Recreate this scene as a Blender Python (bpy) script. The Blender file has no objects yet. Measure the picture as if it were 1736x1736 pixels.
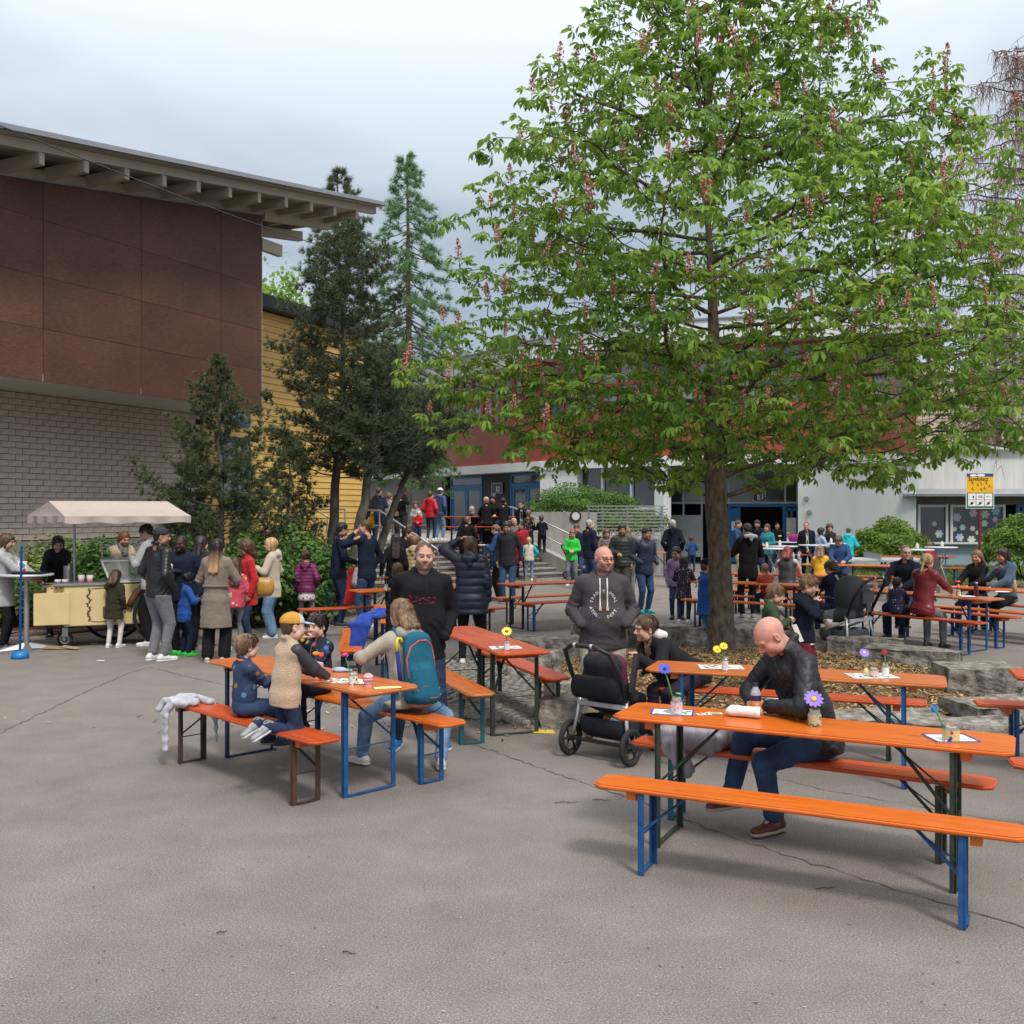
import bpy, bmesh, math, random, time
import numpy as np
from mathutils import Vector, Matrix, Euler
from mathutils.bvhtree import BVHTree
T0=time.time()
random.seed(7)
RNG=np.random.default_rng(11)
R=math.radians
SC=bpy.context.scene
COL=SC.collection
# ------- camera
cam_data=bpy.data.cameras.new('camera')
cam_data.sensor_width=36.0
cam_data.lens=36.0
cam_data.clip_start=0.05
cam_data.clip_end=2000
cam=bpy.data.objects.new('camera', cam_data)
COL.objects.link(cam)
cam.location=(0, 0, 2.0)
cam.rotation_euler=(R(90), 0, 0)
SC.camera=cam
# ------- world: overcast sky
SUN_EL, SUN_ROT=R(52), R(200)
world=bpy.data.worlds.new('World')
SC.world=world
world.use_nodes=True
wn, wl=world.node_tree.nodes, world.node_tree.links
wn.clear()
w_out=wn.new('ShaderNodeOutputWorld')
w_bg=wn.new('ShaderNodeBackground');w_bg.inputs[1].default_value=0.10
w_sky=wn.new('ShaderNodeTexSky');w_sky.sky_type='NISHITA';w_sky.sun_disc=False
w_sky.sun_elevation=SUN_EL;w_sky.sun_rotation=SUN_ROT
w_tc=wn.new('ShaderNodeTexCoord')
w_sep=wn.new('ShaderNodeSeparateXYZ')
wl.new(w_tc.outputs['Generated'], w_sep.inputs[0])
w_add=wn.new('ShaderNodeMath');w_add.operation='ADD';w_add.inputs[1].default_value=0.22
w_abs=wn.new('ShaderNodeMath');w_abs.operation='ABSOLUTE'
wl.new(w_sep.outputs[2], w_abs.inputs[0]);wl.new(w_abs.outputs[0], w_add.inputs[0])
w_div=wn.new('ShaderNodeVectorMath');w_div.operation='DIVIDE'
w_cmb=wn.new('ShaderNodeCombineXYZ')
for i in range(3):wl.new(w_add.outputs[0], w_cmb.inputs[i])
wl.new(w_tc.outputs['Generated'], w_div.inputs[0]);wl.new(w_cmb.outputs[0], w_div.inputs[1])
w_n1=wn.new('ShaderNodeTexNoise');w_n1.inputs['Scale'].default_value=1.1
w_n1.inputs['Detail'].default_value=5;w_n1.inputs['Roughness'].default_value=.48;w_n1.inputs['Distortion'].default_value=.35
wl.new(w_div.outputs[0], w_n1.inputs['Vector'])
w_cr=wn.new('ShaderNodeValToRGB')
w_cr.color_ramp.elements[0].position=.38;w_cr.color_ramp.elements[0].color=(2.30, 2.70, 3.20, 1)
w_cr.color_ramp.elements[1].position=.62;w_cr.color_ramp.elements[1].color=(3.75, 4.2, 4.8, 1)
wl.new(w_n1.outputs['Fac'], w_cr.inputs[0])
w_up=wn.new('ShaderNodeMapRange');w_up.inputs['From Min'].default_value=.3;w_up.inputs['From Max'].default_value=1
w_up.inputs['To Min'].default_value=1.0;w_up.inputs['To Max'].default_value=3.3
wl.new(w_sep.outputs[2], w_up.inputs['Value'])
w_mul=wn.new('ShaderNodeVectorMath');w_mul.operation='SCALE'
w_warm=wn.new('ShaderNodeMix');w_warm.data_type='RGBA';w_warm.blend_type='MULTIPLY'
w_warm.inputs['B'].default_value=(1.12, 1.0, .86, 1)
w_wf=wn.new('ShaderNodeMapRange');w_wf.inputs['From Min'].default_value=.25;w_wf.inputs['From Max'].default_value=.8
wl.new(w_sep.outputs[2], w_wf.inputs['Value']);wl.new(w_wf.outputs[0], w_warm.inputs['Factor']);wl.new(w_cr.outputs[0], w_warm.inputs['A'])
wl.new(w_warm.outputs['Result'], w_mul.inputs[0]);wl.new(w_up.outputs[0], w_mul.inputs['Scale'])
w_mix=wn.new('ShaderNodeMix');w_mix.data_type='RGBA';w_mix.inputs['Factor'].default_value=.93
wl.new(w_sky.outputs[0], w_mix.inputs['A']);wl.new(w_mul.outputs[0], w_mix.inputs['B'])
wl.new(w_mix.outputs['Result'], w_bg.inputs[0]);wl.new(w_bg.outputs[0], w_out.inputs[0])
sun_data=bpy.data.lights.new('sun', 'SUN')
sun_data.energy=1.5
sun_data.angle=R(11)
sun_data.color=(1, .92, .82)
sun=bpy.data.objects.new('sun', sun_data)
COL.objects.link(sun)
sun.rotation_euler=(R(90)-SUN_EL, 0, R(25))
SC.view_settings.view_transform='Standard'
SC.view_settings.look='None'
SC.view_settings.exposure=0.82
SC.view_settings.gamma=1.0
SC.view_settings.use_curve_mapping=False
SC.cycles.max_bounces=6
SC.cycles.transparent_max_bounces=12
SC.cycles.caustics_reflective=False
SC.cycles.caustics_refractive=False
# ------- helpers
F=1736.0
def P(px, py, z=0.0):
 """point at height z seen at photograph pixel px, py (camera 2 m up, level)"""
 Y=F*(2.0-z)/(py-868.0)
 return Vector(((px-868.0)/F*Y, Y, z))
def at(px, Y, z=0.0):
 return Vector(((px-868.0)/F*Y, Y, z))
_mats={}
def lin(c):
 return tuple(((v/255)/12.92 if v/255<=.04045 else ((v/255+.055)/1.055)**2.4) for v in c)
def M(name, col, rough=.6, var=.12, scale=6., bump=0., bscale=60., metal=0., col2=None, coord='Object',
   stretch=(1, 1, 1), trans=0., spec=.4, alpha=1., detail=4, wave=None, sheen=0., coat=0., rvar=0.):
 """procedural material: base colour with soft noise variation, optional second colour and bump"""
 if name in _mats: return _mats[name]
 m=bpy.data.materials.new(name);_mats[name]=m
 m.use_nodes=True
 n, l=m.node_tree.nodes, m.node_tree.links
 b=n['Principled BSDF']
 tc=n.new('ShaderNodeTexCoord');mp=n.new('ShaderNodeMapping');mp.inputs['Scale'].default_value=stretch
 l.new(tc.outputs[coord], mp.inputs[0])
 ns=n.new('ShaderNodeTexNoise');ns.inputs['Scale'].default_value=scale;ns.inputs['Detail'].default_value=detail
 ns.inputs['Roughness'].default_value=.6
 l.new(mp.outputs[0], ns.inputs['Vector'])
 cr=n.new('ShaderNodeValToRGB')
 c1=tuple(max(0, v*(1-var)) for v in col[:3])+(1,)
 c2=(tuple(col2[:3]) if col2 else tuple(v*(1+var) for v in col[:3]))+(1,)
 cr.color_ramp.elements[0].position=.32;cr.color_ramp.elements[0].color=c1
 cr.color_ramp.elements[1].position=.68;cr.color_ramp.elements[1].color=c2
 l.new(ns.outputs['Fac'], cr.inputs[0]);l.new(cr.outputs[0], b.inputs['Base Color'])
 b.inputs['Roughness'].default_value=rough;b.inputs['Metallic'].default_value=metal
 b.inputs['Specular IOR Level'].default_value=spec
 if rvar:
  mr=n.new('ShaderNodeMapRange');mr.inputs['To Min'].default_value=max(.02, rough-rvar);mr.inputs['To Max'].default_value=min(1, rough+rvar)
  l.new(ns.outputs['Fac'], mr.inputs['Value']);l.new(mr.outputs[0], b.inputs['Roughness'])
 if sheen:b.inputs['Sheen Weight'].default_value=sheen
 if coat:b.inputs['Coat Weight'].default_value=coat;b.inputs['Coat Roughness'].default_value=.15
 if trans:b.inputs['Transmission Weight'].default_value=trans
 if alpha<1:b.inputs['Alpha'].default_value=alpha
 if bump:
  nb=n.new('ShaderNodeTexNoise');nb.inputs['Scale'].default_value=bscale;nb.inputs['Detail'].default_value=3
  l.new(mp.outputs[0], nb.inputs['Vector'])
  bp=n.new('ShaderNodeBump');bp.inputs['Strength'].default_value=bump;bp.inputs['Distance'].default_value=.02
  l.new(nb.outputs['Fac'], bp.inputs['Height']);l.new(bp.outputs[0], b.inputs['Normal'])
 return m
def leafmat(name, col, col2, trans=.35, rough=.5):
 if name in _mats: return _mats[name]
 m=bpy.data.materials.new(name);_mats[name]=m
 m.use_nodes=True
 n, l=m.node_tree.nodes, m.node_tree.links
 b=n['Principled BSDF'];out=n['Material Output']
 tc=n.new('ShaderNodeTexCoord')
 geo=n.new('ShaderNodeNewGeometry')
 ns=n.new('ShaderNodeTexNoise');ns.inputs['Scale'].default_value=1.6;ns.inputs['Detail'].default_value=3
 l.new(geo.outputs['Position'], ns.inputs['Vector'])
 ad=n.new('ShaderNodeMath');ad.operation='MULTIPLY_ADD';ad.inputs[1].default_value=.55
 l.new(geo.outputs['Random Per Island'], ad.inputs[0])
 sb=n.new('ShaderNodeMath');sb.operation='SUBTRACT';sb.inputs[1].default_value=.28
 l.new(ns.outputs['Fac'], sb.inputs[0]);l.new(sb.outputs[0], ad.inputs[2])
 cr=n.new('ShaderNodeValToRGB')
 cr.color_ramp.elements[0].position=.15;cr.color_ramp.elements[0].color=tuple(col)+(1,)
 cr.color_ramp.elements[1].position=.8;cr.color_ramp.elements[1].color=tuple(col2)+(1,)
 l.new(ad.outputs[0], cr.inputs[0]);l.new(cr.outputs[0], b.inputs['Base Color'])
 b.inputs['Roughness'].default_value=rough;b.inputs['Specular IOR Level'].default_value=.35
 if trans:
  t=n.new('ShaderNodeBsdfTranslucent');mx=n.new('ShaderNodeMixShader');mx.inputs[0].default_value=trans
  hs=n.new('ShaderNodeHueSaturation');hs.inputs['Value'].default_value=1.5;hs.inputs['Hue'].default_value=.48
  l.new(cr.outputs[0], hs.inputs['Color']);l.new(hs.outputs[0], t.inputs[0])
  l.new(b.outputs[0], mx.inputs[1]);l.new(t.outputs[0], mx.inputs[2]);l.new(mx.outputs[0], out.inputs[0])
 return m
def tag(o, label=None, cat=None, group=None, kind=None):
 if label:o['label']=label
 if cat:o['category']=cat
 if group:o['group']=group
 if kind:o['kind']=kind
 return o
def link(o, parent=None):
 COL.objects.link(o)
 if parent is not None:o.parent=parent
 return o
def thing(name, label, cat, loc=(0, 0, 0), rotz=0., group=None):
 o=bpy.data.objects.new(name, None);o.empty_display_size=.1
 o.location=loc;o.rotation_euler=(0, 0, rotz)
 COL.objects.link(o)
 return tag(o, label, cat, group)
def copy_tree(o, parent=None):
 c=o.copy();COL.objects.link(c)
 if parent is not None:c.parent=parent
 for ch in KIDS.get(o.name, ()):copy_tree(ch, c)
 return c
KIDS={}
def reg(o):
 """remember the children of a finished prototype"""
 for c in o.children_recursive+[o]:KIDS[c.name]=list(c.children)
 return o
class MB:
 """collects geometry of ONE mesh"""
 def __init__(s):s.v=[];s.f=[];s.m=[];s.sm=[];s.n=0
 def add(s, vs, fs, mi=0, smooth=False):
  k=s.n
  vs=[tuple(v) for v in vs]
  s.v+=vs;s.n+=len(vs)
  s.f+=[tuple(i+k for i in f) for f in fs]
  s.m+=[mi]*len(fs);s.sm+=[smooth]*len(fs)
  return s
 def box(s, c, size, rot=None, mi=0, taper=1.):
  hx, hy, hz=size[0]/2, size[1]/2, size[2]/2
  pts=[Vector((x*(taper if z>0 else 1), y*(taper if z>0 else 1), z)) for z in (-hz, hz) for y in (-hy, hy) for x in (-hx, hx)]
  if rot is not None:
   m=rot if isinstance(rot, Matrix) else Euler(rot).to_matrix()
   pts=[m@p for p in pts]
  c=Vector(c)
  return s.add([p+c for p in pts], [(0, 2, 3, 1), (4, 5, 7, 6), (0, 1, 5, 4), (2, 6, 7, 3), (0, 4, 6, 2), (1, 3, 7, 5)], mi)
 def bar(s, a, b, w, h=None, mi=0, up=(0, 0, 1)):
  a, b=Vector(a), Vector(b);h=h or w
  d=(b-a);L=d.length
  if L<1e-6: return s
  d.normalize();u=Vector(up)
  if abs(d.dot(u))>.98:u=Vector((0, 1, 0))
  x=d.cross(u).normalized();y=x.cross(d)
  m=Matrix((x, d, y)).transposed()
  return s.box((a+b)/2, (w, L, h), m, mi)
 def cyl(s, a, b, r1, r2=None, n=12, mi=0, caps=True, smooth=True):
  a, b=Vector(a), Vector(b);r2=r1 if r2 is None else r2
  d=(b-a)
  if d.length<1e-7: return s
  d.normalize()
  u=Vector((0, 0, 1)) if abs(d.z)<.9 else Vector((1, 0, 0))
  x=d.cross(u).normalized();y=d.cross(x)
  vs=[]
  for q, r in ((a, r1), (b, r2)):
   for i in range(n):
    t=2*math.pi*i/n
    vs.append(q+(x*math.cos(t)+y*math.sin(t))*r)
  fs=[(i, (i+1)%n, n+(i+1)%n, n+i) for i in range(n)]
  s.add(vs, fs, mi, smooth)
  if caps:
   s.add(vs[:n][::-1], [tuple(range(n))], mi);s.add(vs[n:], [tuple(range(n))], mi)
  return s
 def tube(s, pts, r, n=8, mi=0, closed=False, smooth=True, flat=None):
  pts=[Vector(p) for p in pts];k=len(pts)
  rs=r if isinstance(r, (list, tuple)) else [r]*k
  vs=[];prev=None
  for i, p in enumerate(pts):
   if closed:d=pts[(i+1)%k]-pts[i-1]
   else:d=pts[min(i+1, k-1)]-pts[max(i-1, 0)]
   if d.length<1e-9:d=Vector((0, 0, 1))
   d.normalize()
   if prev is None:
    u=Vector((0, 0, 1)) if abs(d.z)<.9 else Vector((1, 0, 0))
    x=d.cross(u).normalized()
   else:x=(prev-d*prev.dot(d)).normalized()
   prev=x;y=d.cross(x)
   for j in range(n):
    t=2*math.pi*j/n
    vs.append(p+(x*math.cos(t)+y*math.sin(t)*(flat or 1))*rs[i])
  fs=[]
  for i in range(k if closed else k-1):
   a, b=i*n, ((i+1)%k)*n
   fs+=[(a+j, a+(j+1)%n, b+(j+1)%n, b+j) for j in range(n)]
  if not closed:
   fs+=[tuple(range(n))[::-1], tuple((k-1)*n+j for j in range(n))]
  return s.add(vs, fs, mi, smooth)
 def lathe(s, prof, c=(0, 0, 0), n=16, mi=0, smooth=True):
  c=Vector(c);vs=[]
  for r, z in prof:
   for j in range(n):
    t=2*math.pi*j/n
    vs.append(c+Vector((r*math.cos(t), r*math.sin(t), z)))
  fs=[]
  for i in range(len(prof)-1):
   a, b=i*n, (i+1)*n
   fs+=[(a+j, a+(j+1)%n, b+(j+1)%n, b+j) for j in range(n)]
  return s.add(vs, fs, mi, smooth)
 def ball(s, c, r, n=12, m=8, mi=0, rot=None):
  r=(r, r, r) if not isinstance(r, (tuple, list)) else r
  vs=[];c=Vector(c)
  for i in range(m+1):
   ph=math.pi*i/m
   for j in range(n):
    t=2*math.pi*j/n
    v=Vector((math.sin(ph)*math.cos(t)*r[0], math.sin(ph)*math.sin(t)*r[1], math.cos(ph)*r[2]))
    if rot is not None:v=rot@v
    vs.append(c+v)
  fs=[]
  for i in range(m):
   a, b=i*n, (i+1)*n
   fs+=[(a+j, b+j, b+(j+1)%n, a+(j+1)%n) for j in range(n)]
  return s.add(vs, fs, mi, True)
 def prism(s, poly, z0, z1, mi=0, mitop=None):
  n=len(poly)
  vs=[(x, y, z0) for x, y in poly]+[(x, y, z1) for x, y in poly]
  s.add(vs, [(i, (i+1)%n, n+(i+1)%n, n+i) for i in range(n)]+[tuple(range(n))[::-1]], mi)
  return s.add(vs[n:], [tuple(range(n))], mi if mitop is None else mitop)
 def xf(s, m):
  s.v=[tuple(m@Vector(v)) for v in s.v]; return s
 def mesh(s, name, mats):
  me=bpy.data.meshes.new(name)
  me.from_pydata(s.v, [], s.f)
  for m in (mats if isinstance(mats, (list, tuple)) else [mats]):me.materials.append(m)
  me.polygons.foreach_set('material_index', s.m);me.polygons.foreach_set('use_smooth', s.sm)
  me.update()
  return me
 def build(s, name, mats, parent=None, loc=None, rot=None, bevel=0., seg=2, weld=False):
  me=s.mesh(name, mats)
  if bevel or weld:
   bm=bmesh.new();bm.from_mesh(me)
   bmesh.ops.remove_doubles(bm, verts=bm.verts, dist=1e-5)
   if bevel:
    ed=[e for e in bm.edges if len(e.link_faces)==2 and e.calc_face_angle(0)>.5]
    bmesh.ops.bevel(bm, geom=ed, offset=bevel, segments=seg, affect='EDGES', clamp_overlap=True)
   bm.to_mesh(me);bm.free()
  o=bpy.data.objects.new(name, me)
  if loc is not None:o.location=loc
  if rot is not None:o.rotation_euler=rot
  return link(o, parent)
def np_mesh(name, V, Fq, mats, mi=None, smooth=True):
 """mesh from numpy arrays; Fq is (n,3) or (n,4)"""
 me=bpy.data.meshes.new(name)
 V=np.asarray(V, np.float32);Fq=np.asarray(Fq, np.int32)
 me.vertices.add(len(V));me.vertices.foreach_set('co', V.ravel())
 k=Fq.shape[1]
 me.loops.add(Fq.size);me.loops.foreach_set('vertex_index', Fq.ravel())
 me.polygons.add(len(Fq));me.polygons.foreach_set('loop_start', np.arange(0, Fq.size, k, dtype=np.int32))
 me.polygons.foreach_set('loop_total', np.full(len(Fq), k, np.int32))
 for m in (mats if isinstance(mats, (list, tuple)) else [mats]):me.materials.append(m)
 if mi is not None:me.polygons.foreach_set('material_index', np.asarray(mi, np.int32))
 me.polygons.foreach_set('use_smooth', np.full(len(Fq), bool(smooth)))
 me.update(calc_edges=True)
 return me
def np_obj(name, V, Fq, mats, parent=None, mi=None, smooth=True):
 return link(bpy.data.objects.new(name, np_mesh(name, V, Fq, mats, mi, smooth)), parent)
def scatter(tv, tf, mats4):
 """copies of a template (tv,tf) under an (n,3,4) array of transforms -> V,F"""
 tv=np.asarray(tv, np.float32);tf=np.asarray(tf, np.int32)
 V=np.einsum('nij,vj->nvi', mats4[:, :, :3], tv)+mats4[:, None, :, 3]
 n=len(mats4)
 Fq=tf[None]+(np.arange(n)*len(tv))[:, None, None]
 return V.reshape(-1, 3), Fq.reshape(-1, tf.shape[1])
def rot_mats(n, zdir=None, spin=None, rng=RNG):
 """n rotation matrices whose z axis is zdir (random if None) with a random spin"""
 z=rng.normal(size=(n, 3)) if zdir is None else np.asarray(zdir, float)
 z=z/np.linalg.norm(z, axis=1, keepdims=True)
 a=rng.normal(size=(n, 3)) if spin is None else spin
 x=np.cross(a, z);x/=np.linalg.norm(x, axis=1, keepdims=True)+1e-9
 y=np.cross(z, x)
 return np.stack([x, y, z], axis=2)
def tf34(rot, pos, sc=1.):
 sc=np.asarray(sc, float).reshape(-1, 1, 1) if np.ndim(sc) else sc
 return np.concatenate([rot*sc, np.asarray(pos)[:, :, None]], axis=2)
def text_obj(body, size, mat, parent, loc, rot, name='lettering', ext=.001, align='CENTER', bold=0.):
 cu=bpy.data.curves.new(name, 'FONT');cu.body=body;cu.size=size;cu.align_x=align;cu.align_y='CENTER';cu.extrude=ext
 cu.offset=bold;cu.resolution_u=2
 tmp=bpy.data.objects.new('tmp', cu);COL.objects.link(tmp)
 dg=bpy.context.evaluated_depsgraph_get()
 me=bpy.data.meshes.new_from_object(tmp.evaluated_get(dg))
 bpy.data.objects.remove(tmp);bpy.data.curves.remove(cu)
 me.name=name;me.materials.clear();me.materials.append(mat)
 o=bpy.data.objects.new(name, me);o.location=loc;o.rotation_euler=rot
 return link(o, parent)
# ======= materials for the setting
def asphalt_mat():
 m=bpy.data.materials.new('asphalt');m.use_nodes=True
 n, l=m.node_tree.nodes, m.node_tree.links;b=n['Principled BSDF']
 geo=n.new('ShaderNodeNewGeometry')
 def noise(sc, det, rough=.6):
  t=n.new('ShaderNodeTexNoise');t.inputs['Scale'].default_value=sc;t.inputs['Detail'].default_value=det
  t.inputs['Roughness'].default_value=rough;l.new(geo.outputs['Position'], t.inputs['Vector']); return t
 big, mid, fine=noise(.22, 5), noise(2.3, 4), noise(105, 3, .8)
 vor=n.new('ShaderNodeTexVoronoi');vor.inputs['Scale'].default_value=120
 l.new(geo.outputs['Position'], vor.inputs['Vector'])
 cr=n.new('ShaderNodeValToRGB')
 cr.color_ramp.elements[0].position=.3;cr.color_ramp.elements[0].color=(.195, .175, .163, 1)
 cr.color_ramp.elements[1].position=.72;cr.color_ramp.elements[1].color=(.325, .294, .274, 1)
 mx=n.new('ShaderNodeMath');mx.operation='MULTIPLY_ADD';mx.inputs[1].default_value=.55
 l.new(big.outputs['Fac'], mx.inputs[0])
 ml=n.new('ShaderNodeMath');ml.operation='MULTIPLY';ml.inputs[1].default_value=.45
 l.new(mid.outputs['Fac'], ml.inputs[0]);l.new(ml.outputs[0], mx.inputs[2]);l.new(mx.outputs[0], cr.inputs[0])
 sp=n.new('ShaderNodeValToRGB')
 e=sp.color_ramp.elements
 e[0].position=.36;e[0].color=(.34, .34, .34, 1)
 e[1].position=.62;e[1].color=(1.15, 1.14, 1.12, 1)
 x=e.new(.70);x.color=(2.4, 2.3, 2.15, 1)
 l.new(fine.outputs['Fac'], sp.inputs[0])
 mu=n.new('ShaderNodeMix');mu.data_type='RGBA';mu.blend_type='MULTIPLY';mu.inputs['Factor'].default_value=.8
 l.new(cr.outputs[0], mu.inputs['A']);l.new(sp.outputs[0], mu.inputs['B'])
 vr=n.new('ShaderNodeValToRGB');vr.color_ramp.elements[0].color=(1.25, 1.24, 1.2, 1);vr.color_ramp.elements[1].color=(.82, .82, .82, 1)
 vr.color_ramp.elements[0].position=.05;vr.color_ramp.elements[1].position=.5
 l.new(vor.outputs['Distance'], vr.inputs[0])
 mu2=n.new('ShaderNodeMix');mu2.data_type='RGBA';mu2.blend_type='MULTIPLY';mu2.inputs['Factor'].default_value=.7
 l.new(mu.outputs['Result'], mu2.inputs['A']);l.new(vr.outputs[0], mu2.inputs['B'])
 st=noise(.9, 6, .7);sr=n.new('ShaderNodeValToRGB')
 sr.color_ramp.elements[0].position=.56;sr.color_ramp.elements[0].color=(1, 1, 1, 1)
 sr.color_ramp.elements[1].position=.75;sr.color_ramp.elements[1].color=(.72, .71, .7, 1)
 l.new(st.outputs['Fac'], sr.inputs[0])
 mu3=n.new('ShaderNodeMix');mu3.data_type='RGBA';mu3.blend_type='MULTIPLY';mu3.inputs['Factor'].default_value=.8
 l.new(mu2.outputs['Result'], mu3.inputs['A']);l.new(sr.outputs[0], mu3.inputs['B'])
 l.new(mu3.outputs['Result'], b.inputs['Base Color'])
 b.inputs['Roughness'].default_value=.88;b.inputs['Specular IOR Level'].default_value=.3
 bp=n.new('ShaderNodeBump');bp.inputs['Strength'].default_value=.35;bp.inputs['Distance'].default_value=.006
 l.new(fine.outputs['Fac'], bp.inputs['Height']);l.new(bp.outputs[0], b.inputs['Normal'])
 return m
m_asph=asphalt_mat()
m_seam=M('seam', (.105, .094, .083), .95, .3, 20)
m_conc=M('concrete', (.30, .29, .27), .9, .22, 2.2, .25, 30, col2=(.40, .39, .36), stretch=(1, 1, .35))
m_concd=M('concrete_step', (.27, .255, .235), .9, .2, 3, .2, 40)
m_riser=M('concrete_riser', (.12, .105, .088), .95, .25, 4, .2, 40)
m_white=M('white_render', (.70, .73, .71), .8, .05, 1.2, .08, 60, stretch=(1, 1, .3))
m_fasc=M('white_fascia', (.66, .68, .69), .6, .05, 1.5)
m_red=M('red_panel', (.30, .072, .042), .45, .1, .8)
m_redf=M('red_frame', (.42, .06, .045), .4, .08, 3)
m_bluef=M('blue_frame', (.012, .11, .27), .4, .1, 3)
m_grayf=M('grey_alu', (.36, .37, .37), .45, .06, 4, metal=.4)
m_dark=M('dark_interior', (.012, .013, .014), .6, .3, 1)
m_glass=M('window_glass', (.03, .036, .04), .06, .3, .5, spec=.9)
m_glass2=M('window_glass_upper', (.12, .14, .15), .06, .5, .3, spec=1., col2=(.3, .33, .35))
m_brick=M('brick', (.62, .52, .44), .9, .13, 3.2, .35, 55, coord='Object', col2=(.72, .61, .52))
m_mortar=M('mortar', (.19, .155, .13), .95, .2, 10)
m_ply=None
def ply_mat():
 m=bpy.data.materials.new('plywood_panel');m.use_nodes=True
 n, l=m.node_tree.nodes, m.node_tree.links;b=n['Principled BSDF']
 tc=n.new('ShaderNodeTexCoord');oi=n.new('ShaderNodeObjectInfo')
 ad=n.new('ShaderNodeVectorMath');ad.operation='ADD'
 cm=n.new('ShaderNodeCombineXYZ');ra=n.new('ShaderNodeMath');ra.operation='MULTIPLY';ra.inputs[1].default_value=40
 l.new(oi.outputs['Random'], ra.inputs[0]);l.new(ra.outputs[0], cm.inputs[0]);l.new(ra.outputs[0], cm.inputs[2])
 l.new(tc.outputs['Object'], ad.inputs[0]);l.new(cm.outputs[0], ad.inputs[1])
 mp=n.new('ShaderNodeMapping');mp.inputs['Scale'].default_value=(.8, 1, 2.6)
 l.new(ad.outputs[0], mp.inputs[0])
 wv=n.new('ShaderNodeTexNoise');wv.inputs['Scale'].default_value=1.1;wv.inputs['Detail'].default_value=3;wv.inputs['Distortion'].default_value=1.6
 l.new(mp.outputs[0], wv.inputs['Vector'])
 mk=n.new('ShaderNodeMath');mk.operation='MULTIPLY';mk.inputs[1].default_value=26
 l.new(wv.outputs['Fac'], mk.inputs[0])
 fr=n.new('ShaderNodeMath');fr.operation='PINGPONG';fr.inputs[1].default_value=1.
 l.new(mk.outputs[0], fr.inputs[0])
 fi=n.new('ShaderNodeTexNoise');fi.inputs['Scale'].default_value=9;fi.inputs['Detail'].default_value=5
 mp2=n.new('ShaderNodeMapping');mp2.inputs['Scale'].default_value=(.5, 1, 5)
 l.new(ad.outputs[0], mp2.inputs[0]);l.new(mp2.outputs[0], fi.inputs['Vector'])
 big=n.new('ShaderNodeTexNoise');big.inputs['Scale'].default_value=.55;big.inputs['Detail'].default_value=4
 l.new(ad.outputs[0], big.inputs['Vector'])
 s1=n.new('ShaderNodeMath');s1.operation='MULTIPLY_ADD';s1.inputs[1].default_value=.17
 l.new(fr.outputs[0], s1.inputs[0]);l.new(fi.outputs['Fac'], s1.inputs[2])
 s2=n.new('ShaderNodeMath');s2.operation='MULTIPLY_ADD';s2.inputs[1].default_value=1.1
 l.new(big.outputs['Fac'], s2.inputs[0]);l.new(s1.outputs[0], s2.inputs[2])
 mr=n.new('ShaderNodeMapRange');mr.inputs['From Min'].default_value=.72;mr.inputs['From Max'].default_value=1.55
 l.new(s2.outputs[0], mr.inputs['Value'])
 cr=n.new('ShaderNodeValToRGB');e=cr.color_ramp.elements
 e[0].position=.0;e[0].color=(.072, .036, .027, 1)
 e[1].position=1;e[1].color=(.165, .080, .054, 1)
 x=e.new(.5);x.color=(.110, .053, .039, 1)
 l.new(mr.outputs[0], cr.inputs[0]);l.new(cr.outputs[0], b.inputs['Base Color'])
 b.inputs['Roughness'].default_value=.6;b.inputs['Specular IOR Level'].default_value=.25
 return m
m_ply=ply_mat()
m_timb=M('painted_timber', (.40, .36, .29), .7, .08, 2.5, .06, 30, stretch=(1, 1, 1))
m_soff=M('soffit_board', (.36, .325, .27), .75, .1, 3)
m_roofm=M('roof_metal', (.30, .31, .33), .4, .08, 2, metal=.5)
m_yel=M('yellow_plank', (.62, .40, .115), .65, .07, 2.0, .08, 30, stretch=(.4, 1, 4))
m_stone=M('granite_block', (.115, .10, .08), .95, .35, 9, 1., 24, col2=(.40, .37, .33), detail=14)
m_cob=M('cobble', (.17, .16, .145), .9, .25, 9, .6, 30, col2=(.30, .285, .26))
m_soil=M('soil', (.055, .042, .03), .95, .3, 8, .5, 20)
m_mulchb=M('mulch_base', (.14, .085, .042), .95, .4, 20, .6, 40)
m_steel=M('galvanised_steel', (.38, .39, .40), .4, .12, 8, metal=.7)
m_log=M('weathered_log', (.16, .13, .10), .9, .25, 10, .6, 30, stretch=(.3, .3, 3))
m_lawn=M('lawn_soil', (.07, .10, .03), .95, .3, 4)
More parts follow.
